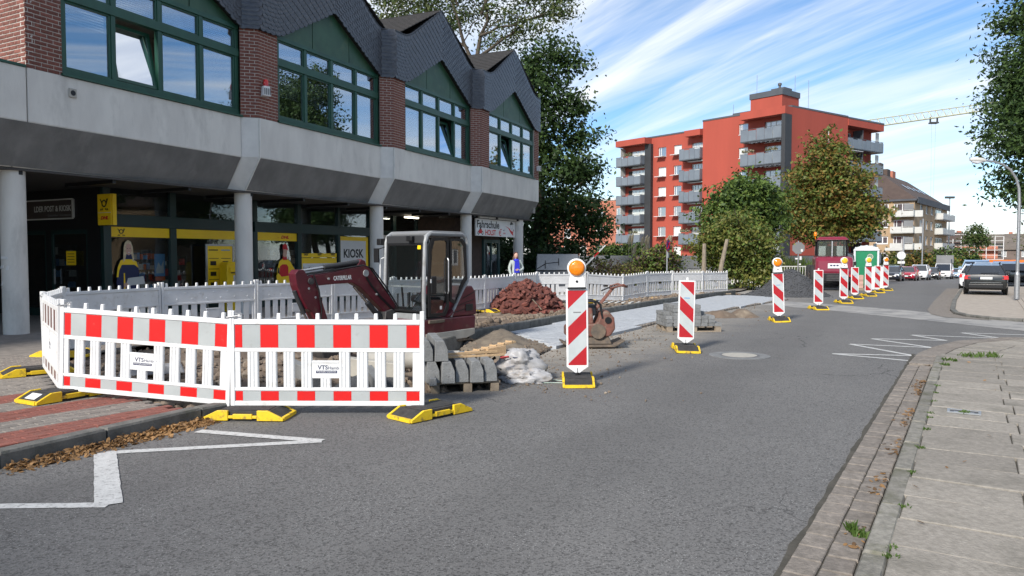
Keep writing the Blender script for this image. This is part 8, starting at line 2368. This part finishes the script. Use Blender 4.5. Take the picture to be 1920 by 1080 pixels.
def leaf_mesh(name, P_, D_, size, mats, rng, slim=.55):
    n = len(P_)
    nrm = D_ * .5 + rng.normal(size=(n, 3)) * .7 + np.array([0, 0, .45]); nrm /= np.linalg.norm(nrm, axis=1)[:, None]
    a = np.cross(nrm, rng.normal(size=(n, 3))); a /= np.linalg.norm(a, axis=1)[:, None]
    b_ = np.cross(nrm, a)
    s_ = size * rng.uniform(.55, 1.35, size=(n, 1))
    v = np.stack([P_ - a * s_, P_ - b_ * s_ * slim - nrm * s_ * .12, P_ + a * s_, P_ + b_ * s_ * slim - nrm * s_ * .12], 1).reshape(-1, 3)
    me = bpy.data.meshes.new(name)
    me.vertices.add(4 * n); me.vertices.foreach_set('co', v.astype(np.float32).ravel())
    me.loops.add(4 * n); me.loops.foreach_set('vertex_index', np.arange(4 * n, dtype=np.int32))
    me.polygons.add(n); me.polygons.foreach_set('loop_start', np.arange(0, 4 * n, 4, dtype=np.int32))
    for m_ in mats: me.materials.append(M[m_])
    if len(mats) > 1:
        me.polygons.foreach_set('material_index', (rng.random(n) * len(mats)).astype(np.int32))
    me.update(calc_edges=True)
    return me
M['leaf_dark'] = leafmat('dark_leaves', (0.010, 0.026, 0.009), (0.042, 0.078, 0.020))
M['leaf_mid'] = leafmat('mid_green_leaves', (0.050, 0.095, 0.020), (0.150, 0.215, 0.045))
M['leaf_airy'] = leafmat('airy_leaves', (0.050, 0.070, 0.022), (0.130, 0.150, 0.050))
M['leaf_autumn'] = leafmat('autumn_leaves', (0.14, 0.080, 0.022), (0.30, 0.180, 0.045))
M['leaf_olive'] = leafmat('olive_leaves', (0.075, 0.095, 0.020), (0.20, 0.195, 0.045))
M['leaf_purple'] = leafmat('purple_leaves', (0.055, 0.035, 0.03), (0.12, 0.08, 0.055))
M['leaf_robinia'] = leafmat('robinia_leaves', (0.024, 0.054, 0.016), (0.085, 0.140, 0.036))
def limb(mb, p0, p1, r0, r1, bend=.12, n=5, seed=0):
    p0, p1 = Vector(p0), Vector(p1); L = (p1 - p0).length
    pts = [p0.lerp(p1, k / n) + Vector((mnoise.noise(Vector((seed, k * .9, 0))), mnoise.noise(Vector((seed, k * .9, 5))), mnoise.noise(Vector((seed, k * .9, 9))))) * bend * L * math.sin(math.pi * k / n) for k in range(n + 1)]
    mb.tube(pts, [r0 + (r1 - r0) * k / n for k in range(n + 1)], 7); return pts
def tree(name, label, cat, loc, trunk, limbs, blobs, size, mats, seed, per=26, spread=.38, shell=.55, group=None, bark='bark', slim=.55, twigs=True):
    t = thing(name, label, cat, loc, 0, group)
    rng = np.random.default_rng(seed)
    if trunk or limbs:
        mb = MB()
        for k, (p0, p1, r0, r1) in enumerate(trunk + limbs):
            pts = limb(mb, p0, p1, r0, r1, .10, 6, seed + k * 1.7)
            if twigs and k >= len(trunk):
                for q in range(4):
                    i = 2 + q; b0 = Vector(pts[min(i, 6)]); dr = Vector((rng.normal(), rng.normal(), rng.uniform(.1, 1.0))).normalized()
                    limb(mb, b0, b0 + dr * (Vector(p1) - Vector(p0)).length * rng.uniform(.3, .55), r1 * .8 + .01, .012, .15, 4, seed + k + q * 3.1)
        mb.build('trunk', M[bark], t, smooth=70)
    P_, D_ = leaf_cloud(rng, blobs, size, spread, per, shell)
    me = leaf_mesh('crown', P_, D_, size, mats, rng, slim)
    link('crown', me, t)
    return t
# tall airy tree rising over the roofs
tree('airy_tree', 'tall airy tree with a forked trunk rising over the slate gables', 'tree', (-2.4, 46, 0), [((0, 0, 0), (.1, 0, 13.4), .30, .20)],
     [((.1, 0, 13.2), (1.1, .4, 19.5), .15, .04), ((.1, 0, 13.0), (-1.9, -.2, 19.0), .14, .04), ((.2, 0, 13.8), (5.0, .2, 17.2), .12, .03), ((-.3, .2, 14.5), (-4.6, .5, 17.2), .09, .02), ((.5, 0, 16.5), (2.8, -.6, 21.5), .11, .03), ((.4, 0, 15.2), (4.4, -.5, 16.4), .09, .02), ((-.9, 0, 17), (-3.0, .6, 21), .09, .03)],
     [(-3.6, .4, 17.6, 2.4, 2.0, 1.5, 110), (-1.2, 0, 19.0, 2.4, 2.0, 1.6, 90), (1.8, .2, 19.2, 2.6, 2.0, 1.8, 95), (4.4, 0, 18.0, 2.2, 1.8, 1.5, 90), (3.2, 0, 15.9, 1.9, 1.2, 1.0, 50), (-1.9, .3, 16.2, 1.7, 1.2, .9, 46), (.4, .8, 17.0, 3.0, 1.6, 1.0, 60), (-4.9, .4, 16.0, 1.5, 1.0, .8, 50), (5.2, 0, 16.6, 1.1, .8, .7, 26), (1.6, .3, 14.9, 1.2, .8, .6, 22), (-5.4, .3, 17.6, 1.2, 1, .8, 36)],
     .12, ['leaf_airy', 'leaf_airy', 'leaf_robinia'], 3, 24, .34, .25, slim=.42)
# broad dark tree at the end of the shops
tree('broad_tree', 'broad dark tree hanging down beside the end of the shop building', 'tree', (1.5, 43, 0), [((0, 0, 0), (-.2, 0, 8), .35, .22)],
     [((-.1, 0, 5), (-3, 0, 10), .14, .04), ((0, 0, 6), (2.6, 0, 9.5), .12, .03), ((-.2, 0, 7.5), (.8, 0, 13), .14, .04), ((0, 0, 4), (2.9, -.3, 6.2), .08, .03)],
     [(.2, 0, 12.3, 1.7, 1.7, 1.7, 85), (-1.4, 0, 11.2, 2.4, 2.0, 2.0, 100), (.5, 0, 9.7, 2.0, 2.0, 1.6, 95), (2.0, 0, 10.3, 1.0, .9, .9, 26), (-1.5, 0, 7.8, 2.6, 2.2, 2.2, 150), (1.0, 0, 7.0, 2.3, 2.0, 1.6, 125), (2.6, 0, 6.6, 1.2, 1.0, 1.0, 44), (-.6, 0, 4.2, 3.0, 2.2, 1.9, 170), (2.2, -.2, 4.5, 1.9, 1.6, 1.1, 80), (3.1, -.2, 3.4, 1.2, 1.0, .9, 44), (-2.6, 0, 3.2, 1.8, 1.6, 1.9, 110), (.4, -.3, 1.9, 3.2, 1.8, 1.4, 150), (1.2, 0, 13.5, .9, .7, .8, 22), (2.0, 0, 12.7, .8, .7, .6, 14), (2.5, 0, 8.4, 1.0, .8, .8, 26)],
     .13, ['leaf_dark', 'leaf_dark', 'leaf_robinia'], 5, 28, .38, .3)
# maple and browning tree before the red flats
tree('maple_tree', 'dark green maple in front of the red flats', 'tree', (13.5, 43.5, .1), [((0, 0, 0), (0, 0, 2.6), .16, .12)], [((0, 0, 2.2), (-1.4, 0, 4.6), .08, .03), ((0, 0, 2.2), (1.3, 0, 4.6), .08, .03), ((0, 0, 2.4), (.1, 0, 5.8), .09, .03)],
     [(.2, 0, 5.2, 1.6, 1.6, 1.35, 170), (-.9, 0, 4.2, 1.6, 1.6, 1.3, 150), (1.2, 0, 4.3, 1.6, 1.5, 1.3, 150), (.2, 0, 3.2, 2.2, 1.7, 1.1, 150)], .13, ['leaf_mid', 'leaf_mid', 'leaf_robinia'], 7, 24, .26, .3)
tree('autumn_tree', 'tree turning brown with a dark trunk in front of the red flats', 'tree', (21.5, 51.0, gz(51)), [((0, 0, 0), (0, 0, 3.6), .26, .20)], [((0, 0, 3.2), (-2.6, 0, 5.6), .11, .03), ((0, 0, 3.2), (2.6, 0, 5.4), .11, .03), ((0, 0, 3.4), (.3, 0, 9), .15, .03), ((0, 0, 3.4), (-1.2, .4, 8), .1, .03)],
     [(.1, 0, 8.7, 1.3, 1.3, 1.7, 130), (-.9, 0, 7.2, 2.0, 1.8, 1.5, 170), (1.3, 0, 7.0, 1.8, 1.8, 1.6, 170), (-2.2, 0, 5.2, 2.0, 1.9, 1.5, 180), (2.2, 0, 5.0, 2.1, 1.9, 1.5, 180), (.1, 0, 5.4, 2.4, 2.2, 1.7, 170), (-.9, -.4, 3.6, 2.2, 1.5, .9, 90), (2.1, 0, 3.8, 1.5, 1.3, .8, 60)], .135, ['leaf_autumn', 'leaf_olive', 'leaf_olive', 'leaf_mid'], 9, 21, .30, .25)
# leafy bush with cut stumps
tree('hazel_bush', 'tall leafy olive bush with pale cut stems behind the last barriers', 'bush', (11.1, 36.4, .1), [], [((0, 0, 0), (-.6, 0, 2.6), .05, .02), ((.2, 0, 0), (.9, 0, 2.6), .05, .02), ((.1, 0, 0), (.2, 0, 3.2), .05, .02)],
     [(-.1, 0, 2.7, 1.35, 1.1, 1.1, 150), (-1.2, 0, 2.0, 1.0, .9, 1.0, 100), (1.0, 0, 1.9, 1.0, .9, 1.0, 110), (.9, -.1, .8, 1.1, .8, .9, 110), (0, 0, 1.3, 1.5, .9, 1.0, 120)], .09, ['leaf_olive', 'leaf_mid', 'leaf_olive'], 13, 24, .24, .3)
for k, (x, y, z1, lx, lab) in enumerate(((9.05, 34.9, 2.2, .02, 'shorter upright pale tree stump in the leafy bush'), (9.75, 35.0, 2.4, .42, 'leaning pale tree stump in the leafy bush'))):
    mb = MB(); mb.tube([(0, 0, 0), (lx * .4, 0, z1 * .5), (lx, 0, z1)], [.12, .11, .085], 10); o = mb.build('tree_stump', M['pale_bark'], None, smooth=60, loc=(x, y, .08)); tag(o, lab, 'stump')
# dark round topped shrubs and hedge in front of the garages
tree('dark_shrub', 'dark shrub beside the no stopping sign', 'shrub', (7.9, 42, gz(42)), [], [((0, 0, 0), (.3, 0, 2), .05, .02), ((0, 0, 0), (-.5, 0, 1.8), .05, .02)], [(0, 0, 1.3, .9, .8, .8, 60), (.9, 0, 1.2, .8, .8, .9, 60), (-.8, 0, .7, .7, .7, .6, 36), (.7, 0, 2.0, .6, .5, .5, 30)], .10, ['leaf_olive', 'leaf_mid', 'leaf_purple'], 15, 20, .24, .4)
tree('purple_shrub', 'brownish purple shrub right of the steel container', 'shrub', (5.0, 39.5, .05), [], [((0, 0, 0), (.3, 0, 1.3), .04, .02)], [(0, 0, .8, 1.1, .9, .65, 80), (1.0, 0, .6, .8, .8, .5, 50), (-.8, 0, .6, .7, .7, .5, 40)], .07, ['leaf_purple', 'leaf_olive'], 16, 20, .2, .4)
tree('box_hedge', 'clipped green hedge on top of the grey garage wall', 'hedge', (9.2, 59.5, gz(59)), [], [], [(-1.5, 0, 2.3, 1.1, .7, .75, 120), (-.2, 0, 2.3, 1.1, .7, .75, 120), (.8, 0, 2.3, .9, .7, .75, 110)], .09, ['leaf_mid', 'leaf_dark'], 17, 26, .2, .6)
tree('climbing_bush', 'dark bush under the broad tree behind the teal door', 'bush', (-.4, 39.5, .05), [], [((0, 0, 0), (0, 0, 1.5), .05, .02)], [(0, 0, 1.2, 1.8, 1.0, 1.2, 160), (2.2, 0, 1.0, 1.4, 1.0, 1.0, 110)], .10, ['leaf_dark'], 18, 28, .25, .4)
# pampas grass
t = thing('pampas_grass', 'clump of pampas grass with pale plumes before the red flats', 'pampas grass', (10.2, 55.5, gz(55)))
rng = np.random.default_rng(21)
def blades(name, m_, n, r, h0, h1, w, parent):
    vs, fs = [], []
    for _ in range(n):
        a, rr = rng.uniform(0, 6.28), r * math.sqrt(rng.random()); x, y = rr * math.cos(a), rr * math.sin(a) * .6
        h = rng.uniform(h0, h1); b0 = rng.uniform(0, 6.28); le = h * rng.uniform(.15, .5); o = len(vs)
        vs += [(x - w, y, 0), (x + w, y, 0), (x + math.cos(b0) * le * .4 + w, y + math.sin(b0) * le * .4, h * .7), (x + math.cos(b0) * le, y + math.sin(b0) * le, h), (x + math.cos(b0) * le * .4 - w, y + math.sin(b0) * le * .4, h * .7)]
        fs.append((o, o + 1, o + 2, o + 3, o + 4))
    me = bpy.data.meshes.new(name); me.from_pydata(vs, [], fs); me.materials.append(M[m_]); me.update(); return link(name, me, parent)
M['straw'] = leafmat('straw', (0.42, 0.33, 0.19), (0.60, 0.50, 0.33))
blades('grass_blades', 'leaf_olive', 500, 1.5, 1.0, 2.2, .025, t)
for k in range(16):
    x, y, h = rng.uniform(-1.6, 1.6), rng.uniform(-.6, .6), rng.uniform(2.0, 3.1)
    mb = MB(); mb.tube([(x, y, .5), (x + .05, y, h)], .015, 4); pts = [(x + .05, y, h - .15), (x + .07, y, h + .15), (x + .12, y, h + .45), (x + .2, y, h + .65)]; mb.tube(pts, [.05, .12, .10, .02], 6); mb.build('plume', M['straw'], t)
# grasses on the railing wall and tall weeds
t = thing('tall_grass', 'tall ornamental grass growing behind the metal railing', 'ornamental grass', (16.2, 44.0, gz(43)))
for k in range(4):
    o = blades('grass_blades', 'leaf_mid' if k % 2 else 'leaf_airy', 220, 1.1, .7, 1.6, .02, t); o.location = (-2.2 + k * 1.0, .2 * (k % 2), .3)
# street trees on the other side, with the big one by the lamp
def robinia(x, y, h, seed, label, sc=1.0, n=1.0):
    tree('street_tree', label, 'tree', (x, y, gz(y)), [((0, 0, 0), (0, 0, h * .35), .30, .22)], [((0, 0, h * .33), (-3.2 * sc, 0, h * .62), .14, .03), ((0, 0, h * .33), (3 * sc, 0, h * .6), .14, .03), ((0, 0, h * .34), (.2, 0, h * .9), .18, .03), ((0, 0, h * .3), (-2.2 * sc, -1, h * .8), .12, .03)],
         [(0, 0, h * .88, 2.6 * sc, 2.6 * sc, h * .13, int(170 * n)), (-2.4 * sc, 0, h * .70, 2.6 * sc, 2.4 * sc, h * .13, int(210 * n)), (2.2 * sc, 0, h * .72, 2.6 * sc, 2.4 * sc, h * .13, int(190 * n)), (-3.3 * sc, -.3, h * .50, 2.3 * sc, 2.2 * sc, h * .10, int(190 * n)), (0, -.5, h * .54, 3.2 * sc, 2.8 * sc, h * .13, int(230 * n)), (3.0 * sc, 0, h * .50, 2.4 * sc, 2.2 * sc, h * .10, int(160 * n)), (-2.4 * sc, -.5, h * .33, 2.6 * sc, 1.8 * sc, h * .08, int(170 * n)), (-1.0 * sc, -.5, h * .25, 2.6 * sc, 1.6 * sc, h * .06, int(110 * n)), (-3.2 * sc, 0, h * .62, 2.0 * sc, 1.8 * sc, h * .09, int(130 * n)), (-3.4 * sc, 0, h * .93, 1.3 * sc, 1.1 * sc, h * .04, int(40 * n)), (-4.0 * sc, 0, h * .83, 1.1 * sc, 1.0 * sc, h * .035, int(34 * n))],
         .125, ['leaf_robinia', 'leaf_robinia', 'leaf_dark'], seed, 30, .36, .35, group='street trees opposite the shops', slim=.45)
robinia(30.0, 38.5, 16.5, 31, 'tall dense street tree rising behind the curved street lamp', 1.05)
robinia(31.0, 37.0, 15.0, 35, 'dense street tree whose low boughs hang behind the lamp arm', 1.15, 1.2)
robinia(38, 31, 14, 32, 'street tree out past the corner beyond the lamp', 1.1, .6)
robinia(33, 22, 12.5, 33, 'street tree along the side road opposite the shops', 1.1, .6)
robinia(44, 45, 15, 34, 'street tree farther back behind the lamp tree', 1.1, .6)
# the other side of the street, out of the picture but seen in the shop windows, and a tree behind that shades the road
tree('street_tree', 'street tree on the shop side behind the viewer', 'tree', (-11.8, -8.6, .1), [((0, 0, 0), (0, 0, 4), .25, .18)], [((0, 0, 3.5), (-1.5, 0, 7), .12, .03), ((0, 0, 3.5), (1.6, 0, 7), .12, .03)], [(0, 0, 7.8, 2.2, 2.2, 1.7, 300), (1.0, .8, 6.8, 1.8, 1.9, 1.4, 260)], .13, ['leaf_mid', 'leaf_dark'], 51, 30, .34, .2)
small_house(34, -2, 26, 10, 6.2, 4.0, R(-58), 'cream_wall', 'grey_brown_roof', 'long cream house across the street from the shops', 7)
small_house(50, 22, 22, 10, 6.2, 4.0, R(-58), 'beige_wall', 'brown_roof', 'second house across the street past the side road', 6)
robinia(24, 6, 9, 52, 'small street tree before the cream house across the street', .7, .45)
robinia(21, -8, 9, 53, 'small street tree farther back before the cream house', .7, .45)
# distant trees and hedges down the street
tree('far_tree', 'small round tree far down the street beside the scaffold', 'tree', (94, 150, gz(150)), [((0, 0, 0), (0, 0, 7), .22, .12)], [], [(0, 0, 8.6, 1.9, 1.8, 1.7, 70), (-1.0, 0, 7.2, 1.5, 1.4, 1.2, 40), (1.3, 0, 7.0, 1.5, 1.4, 1.1, 36)], .24, ['leaf_airy', 'leaf_robinia'], 41, 16, .5, .25)
tree('bare_tree', 'thin half bare tree far down the street near the dim houses', 'tree', (101, 145, gz(145)), [((0, 0, 0), (0, 0, 4), .14, .10)], [((0, 0, 2.5), (-2.6, 0, 9), .07, .02), ((0, 0, 2.5), (2.4, 0, 9), .07, .02), ((0, 0, 3), (.2, 0, 10), .08, .02), ((0, 0, 3), (-1, 0, 10), .06, .02), ((0, 0, 3), (1.4, 0, 10), .06, .02)], [(0, 0, 7, 3, 2, 3, 26)], .16, ['leaf_airy'], 42, 12, .6, .2, bark='pale_bark')
for x, y, rx, rz_, lab, sd, ms in ((66.5, 117, 3.4, 2.1, 'dark spreading bush at the far end of the beige flats', 43, ['leaf_dark', 'leaf_mid']), (58.5, 107, 2.4, 2.0, 'browning round bush before the beige flats', 44, ['leaf_autumn', 'leaf_olive', 'leaf_dark']), (54.8, 107.5, 1.8, 1.5, 'low dark bush at the foot of the beige flats', 45, ['leaf_dark', 'leaf_olive']), (42.5, 92, 4.0, 2.2, 'dark hedge behind the parked cars before the beige flats', 46, ['leaf_dark', 'leaf_olive']), (74.0, 122, 3.0, 2.7, 'dark green tree top farther along past the beige flats', 47, ['leaf_dark', 'leaf_mid']), (71, 120, 1.6, 1.6, 'small yellowing bush beside the grey fence', 48, ['leaf_autumn', 'leaf_olive'])):
    tree('round_bush', lab, 'bush', (x, y, gz(y)), [], [((0, 0, 0), (0, 0, rz_), .08, .03)], [(0, 0, rz_ * .9, rx, rx * .7, rz_, 130), (rx * .5, 0, rz_ * .6, rx * .7, rx * .5, rz_ * .7, 70), (-rx * .5, 0, rz_ * .6, rx * .7, rx * .5, rz_ * .7, 70)], .22, ms, sd, 24, .42, .5)

# ================================================================ PERSON
PP = thing('person', 'woman with brown hair in a pale jacket and a bright blue scarf, holding something small', 'person', (.14, 26.9, .1), R(20))
def skin_body(name, verts, edges, radii, m_, root=0, sub=2):
    me = bpy.data.meshes.new(name); me.from_pydata(verts, edges, []); me.update()
    o = link(name, me, PP); me.materials.append(M[m_])
    md = o.modifiers.new('skin', 'SKIN'); md.use_smooth_shade = True
    for i, r_ in enumerate(radii):
        sv = me.skin_vertices[0].data[i]; sv.radius = r_ if isinstance(r_, tuple) else (r_, r_); sv.use_root = (i == root)
    ss = o.modifiers.new('sub', 'SUBSURF'); ss.levels = sub; ss.render_levels = sub
    return o
M['jacket'] = mat('pale_jacket', (.42, .47, .45), (.34, .39, .37), 9, .8)
M['scarf'] = flat('blue_scarf', (.03, .04, .55), .8)
M['hair'] = mat('brown_hair', (.075, .028, .02), (.045, .018, .013), 20, .55)
M['jeans'] = flat('dark_jeans', (.03, .035, .05), .9)
# body: pelvis, spine, neck, head, arms, legs (x right, -y forward)
V = [(0, 0, .92), (0, .01, 1.10), (0, .02, 1.30), (0, .0, 1.43), (0, -.01, 1.52),
     (-.17, .02, 1.38), (-.25, .03, 1.14), (-.23, -.10, .93), (-.22, -.16, .85), (.17, .02, 1.38), (.27, .0, 1.13), (.12, -.20, 1.06), (.04, -.25, 1.08),
     (-.09, 0, .88), (-.10, -.02, .48), (-.10, .02, .07), (-.10, -.12, .03), (.09, 0, .88), (.10, -.02, .48), (.10, .02, .07), (.10, -.12, .03)]
E_ = [(0, 1), (1, 2), (2, 3), (3, 4), (2, 5), (5, 6), (6, 7), (7, 8), (2, 9), (9, 10), (10, 11), (11, 12), (0, 13), (13, 14), (14, 15), (15, 16), (0, 17), (17, 18), (18, 19), (19, 20)]
Rr = [(.15, .11), (.14, .10), (.16, .10), (.07, .07), (.05, .05), .075, .058, .045, .035, .075, .058, .045, .035, .085, .062, .045, .035, .085, .062, .045, .035]
skin_body('body', V, E_, Rr, 'jacket')
skin_body('trousers', [V[0], V[13], V[14], V[15], V[17], V[18], V[19]], [(0, 1), (1, 2), (2, 3), (0, 4), (4, 5), (5, 6)], [(.155, .12), .095, .075, .06, .095, .075, .06], 'jeans')
hd = MB(); hd.blob((0, -.02, 1.60), (.078, .095, .115), 18, 14); hd.blob((0, -.118, 1.59), (.013, .018, .022), 8, 6)
for sx in (-1, 1): hd.blob((sx * .078, 0, 1.59), (.012, .022, .03), 8, 6)
hdo = hd.build('head', M['skin'], PP, smooth=180)
fe = MB()
for sx in (-1, 1): fe.blob((sx * .03, -.106, 1.615), (.012, .006, .007), 8, 6)
fe.build('eyes', M['black'], hdo); fe = MB(); fe.blob((0, -.105, 1.545), (.025, .007, .007), 8, 6); fe.build('mouth', M['red_print'], hdo)
hr = MB()
q, fs = [], []
hr.blob((0, .012, 1.625), (.094, .105, .112), 18, 14, .12, 5, 2); hr.blob((.06, .05, 1.47), (.06, .055, .13), 12, 10, .2, 4, 3); hr.blob((-.06, .05, 1.47), (.055, .055, .12), 12, 10, .2, 4, 5); hr.blob((0, .065, 1.45), (.08, .05, .13), 12, 10, .15, 4, 6)
ho = hr.build('hair', M['hair'], PP, smooth=180)
for v_ in ho.data.vertices:            # open the hair over the face
    if v_.co.y < -.045 and v_.co.z < 1.665: v_.co.y = -.03
sc_ = MB(); sc_.blob((0, -.03, 1.43), (.105, .10, .06), 16, 10, .25, 4, 8); sc_.taper(-.11, .10, -.165, -.10, .98, 1.40, .03, .01); sc_.build('scarf', M['scarf'], PP, smooth=60, bev=.02)
for sx, c in ((-1, (-.22, -.17, .83)), (1, (.02, -.26, 1.085))):
    hv, he, hr_ = [c], [], [.03]
    dr = Vector((0, -.2, -1)) if sx < 0 else Vector((-1, -.25, .05))
    dr.normalize(); sd_ = Vector((1, 0, 0)) if sx < 0 else Vector((0, 0, 1))
    C0 = Vector(c)
    hv.append(tuple(C0 + dr * .06)); he.append((0, 1)); hr_.append(.032)
    for k, ln in enumerate((.062, .075, .070, .055)):
        b0 = C0 + dr * .075 + sd_ * (.026 - .0175 * k); o0 = len(hv)
        hv += [tuple(b0), tuple(b0 + dr * ln * .55), tuple(b0 + dr * ln * .9 + Vector((0, .02, 0)))]; he += [(1, o0), (o0, o0 + 1), (o0 + 1, o0 + 2)]; hr_ += [.010, .009, .008]
    o0 = len(hv); th = C0 + dr * .03 + sd_ * .034; hv += [tuple(th), tuple(th + dr * .03 + sd_ * .02)]; he += [(0, o0), (o0, o0 + 1)]; hr_ += [.011, .009]
    skin_body('hand', hv, he, hr_, 'skin', 0, 1)
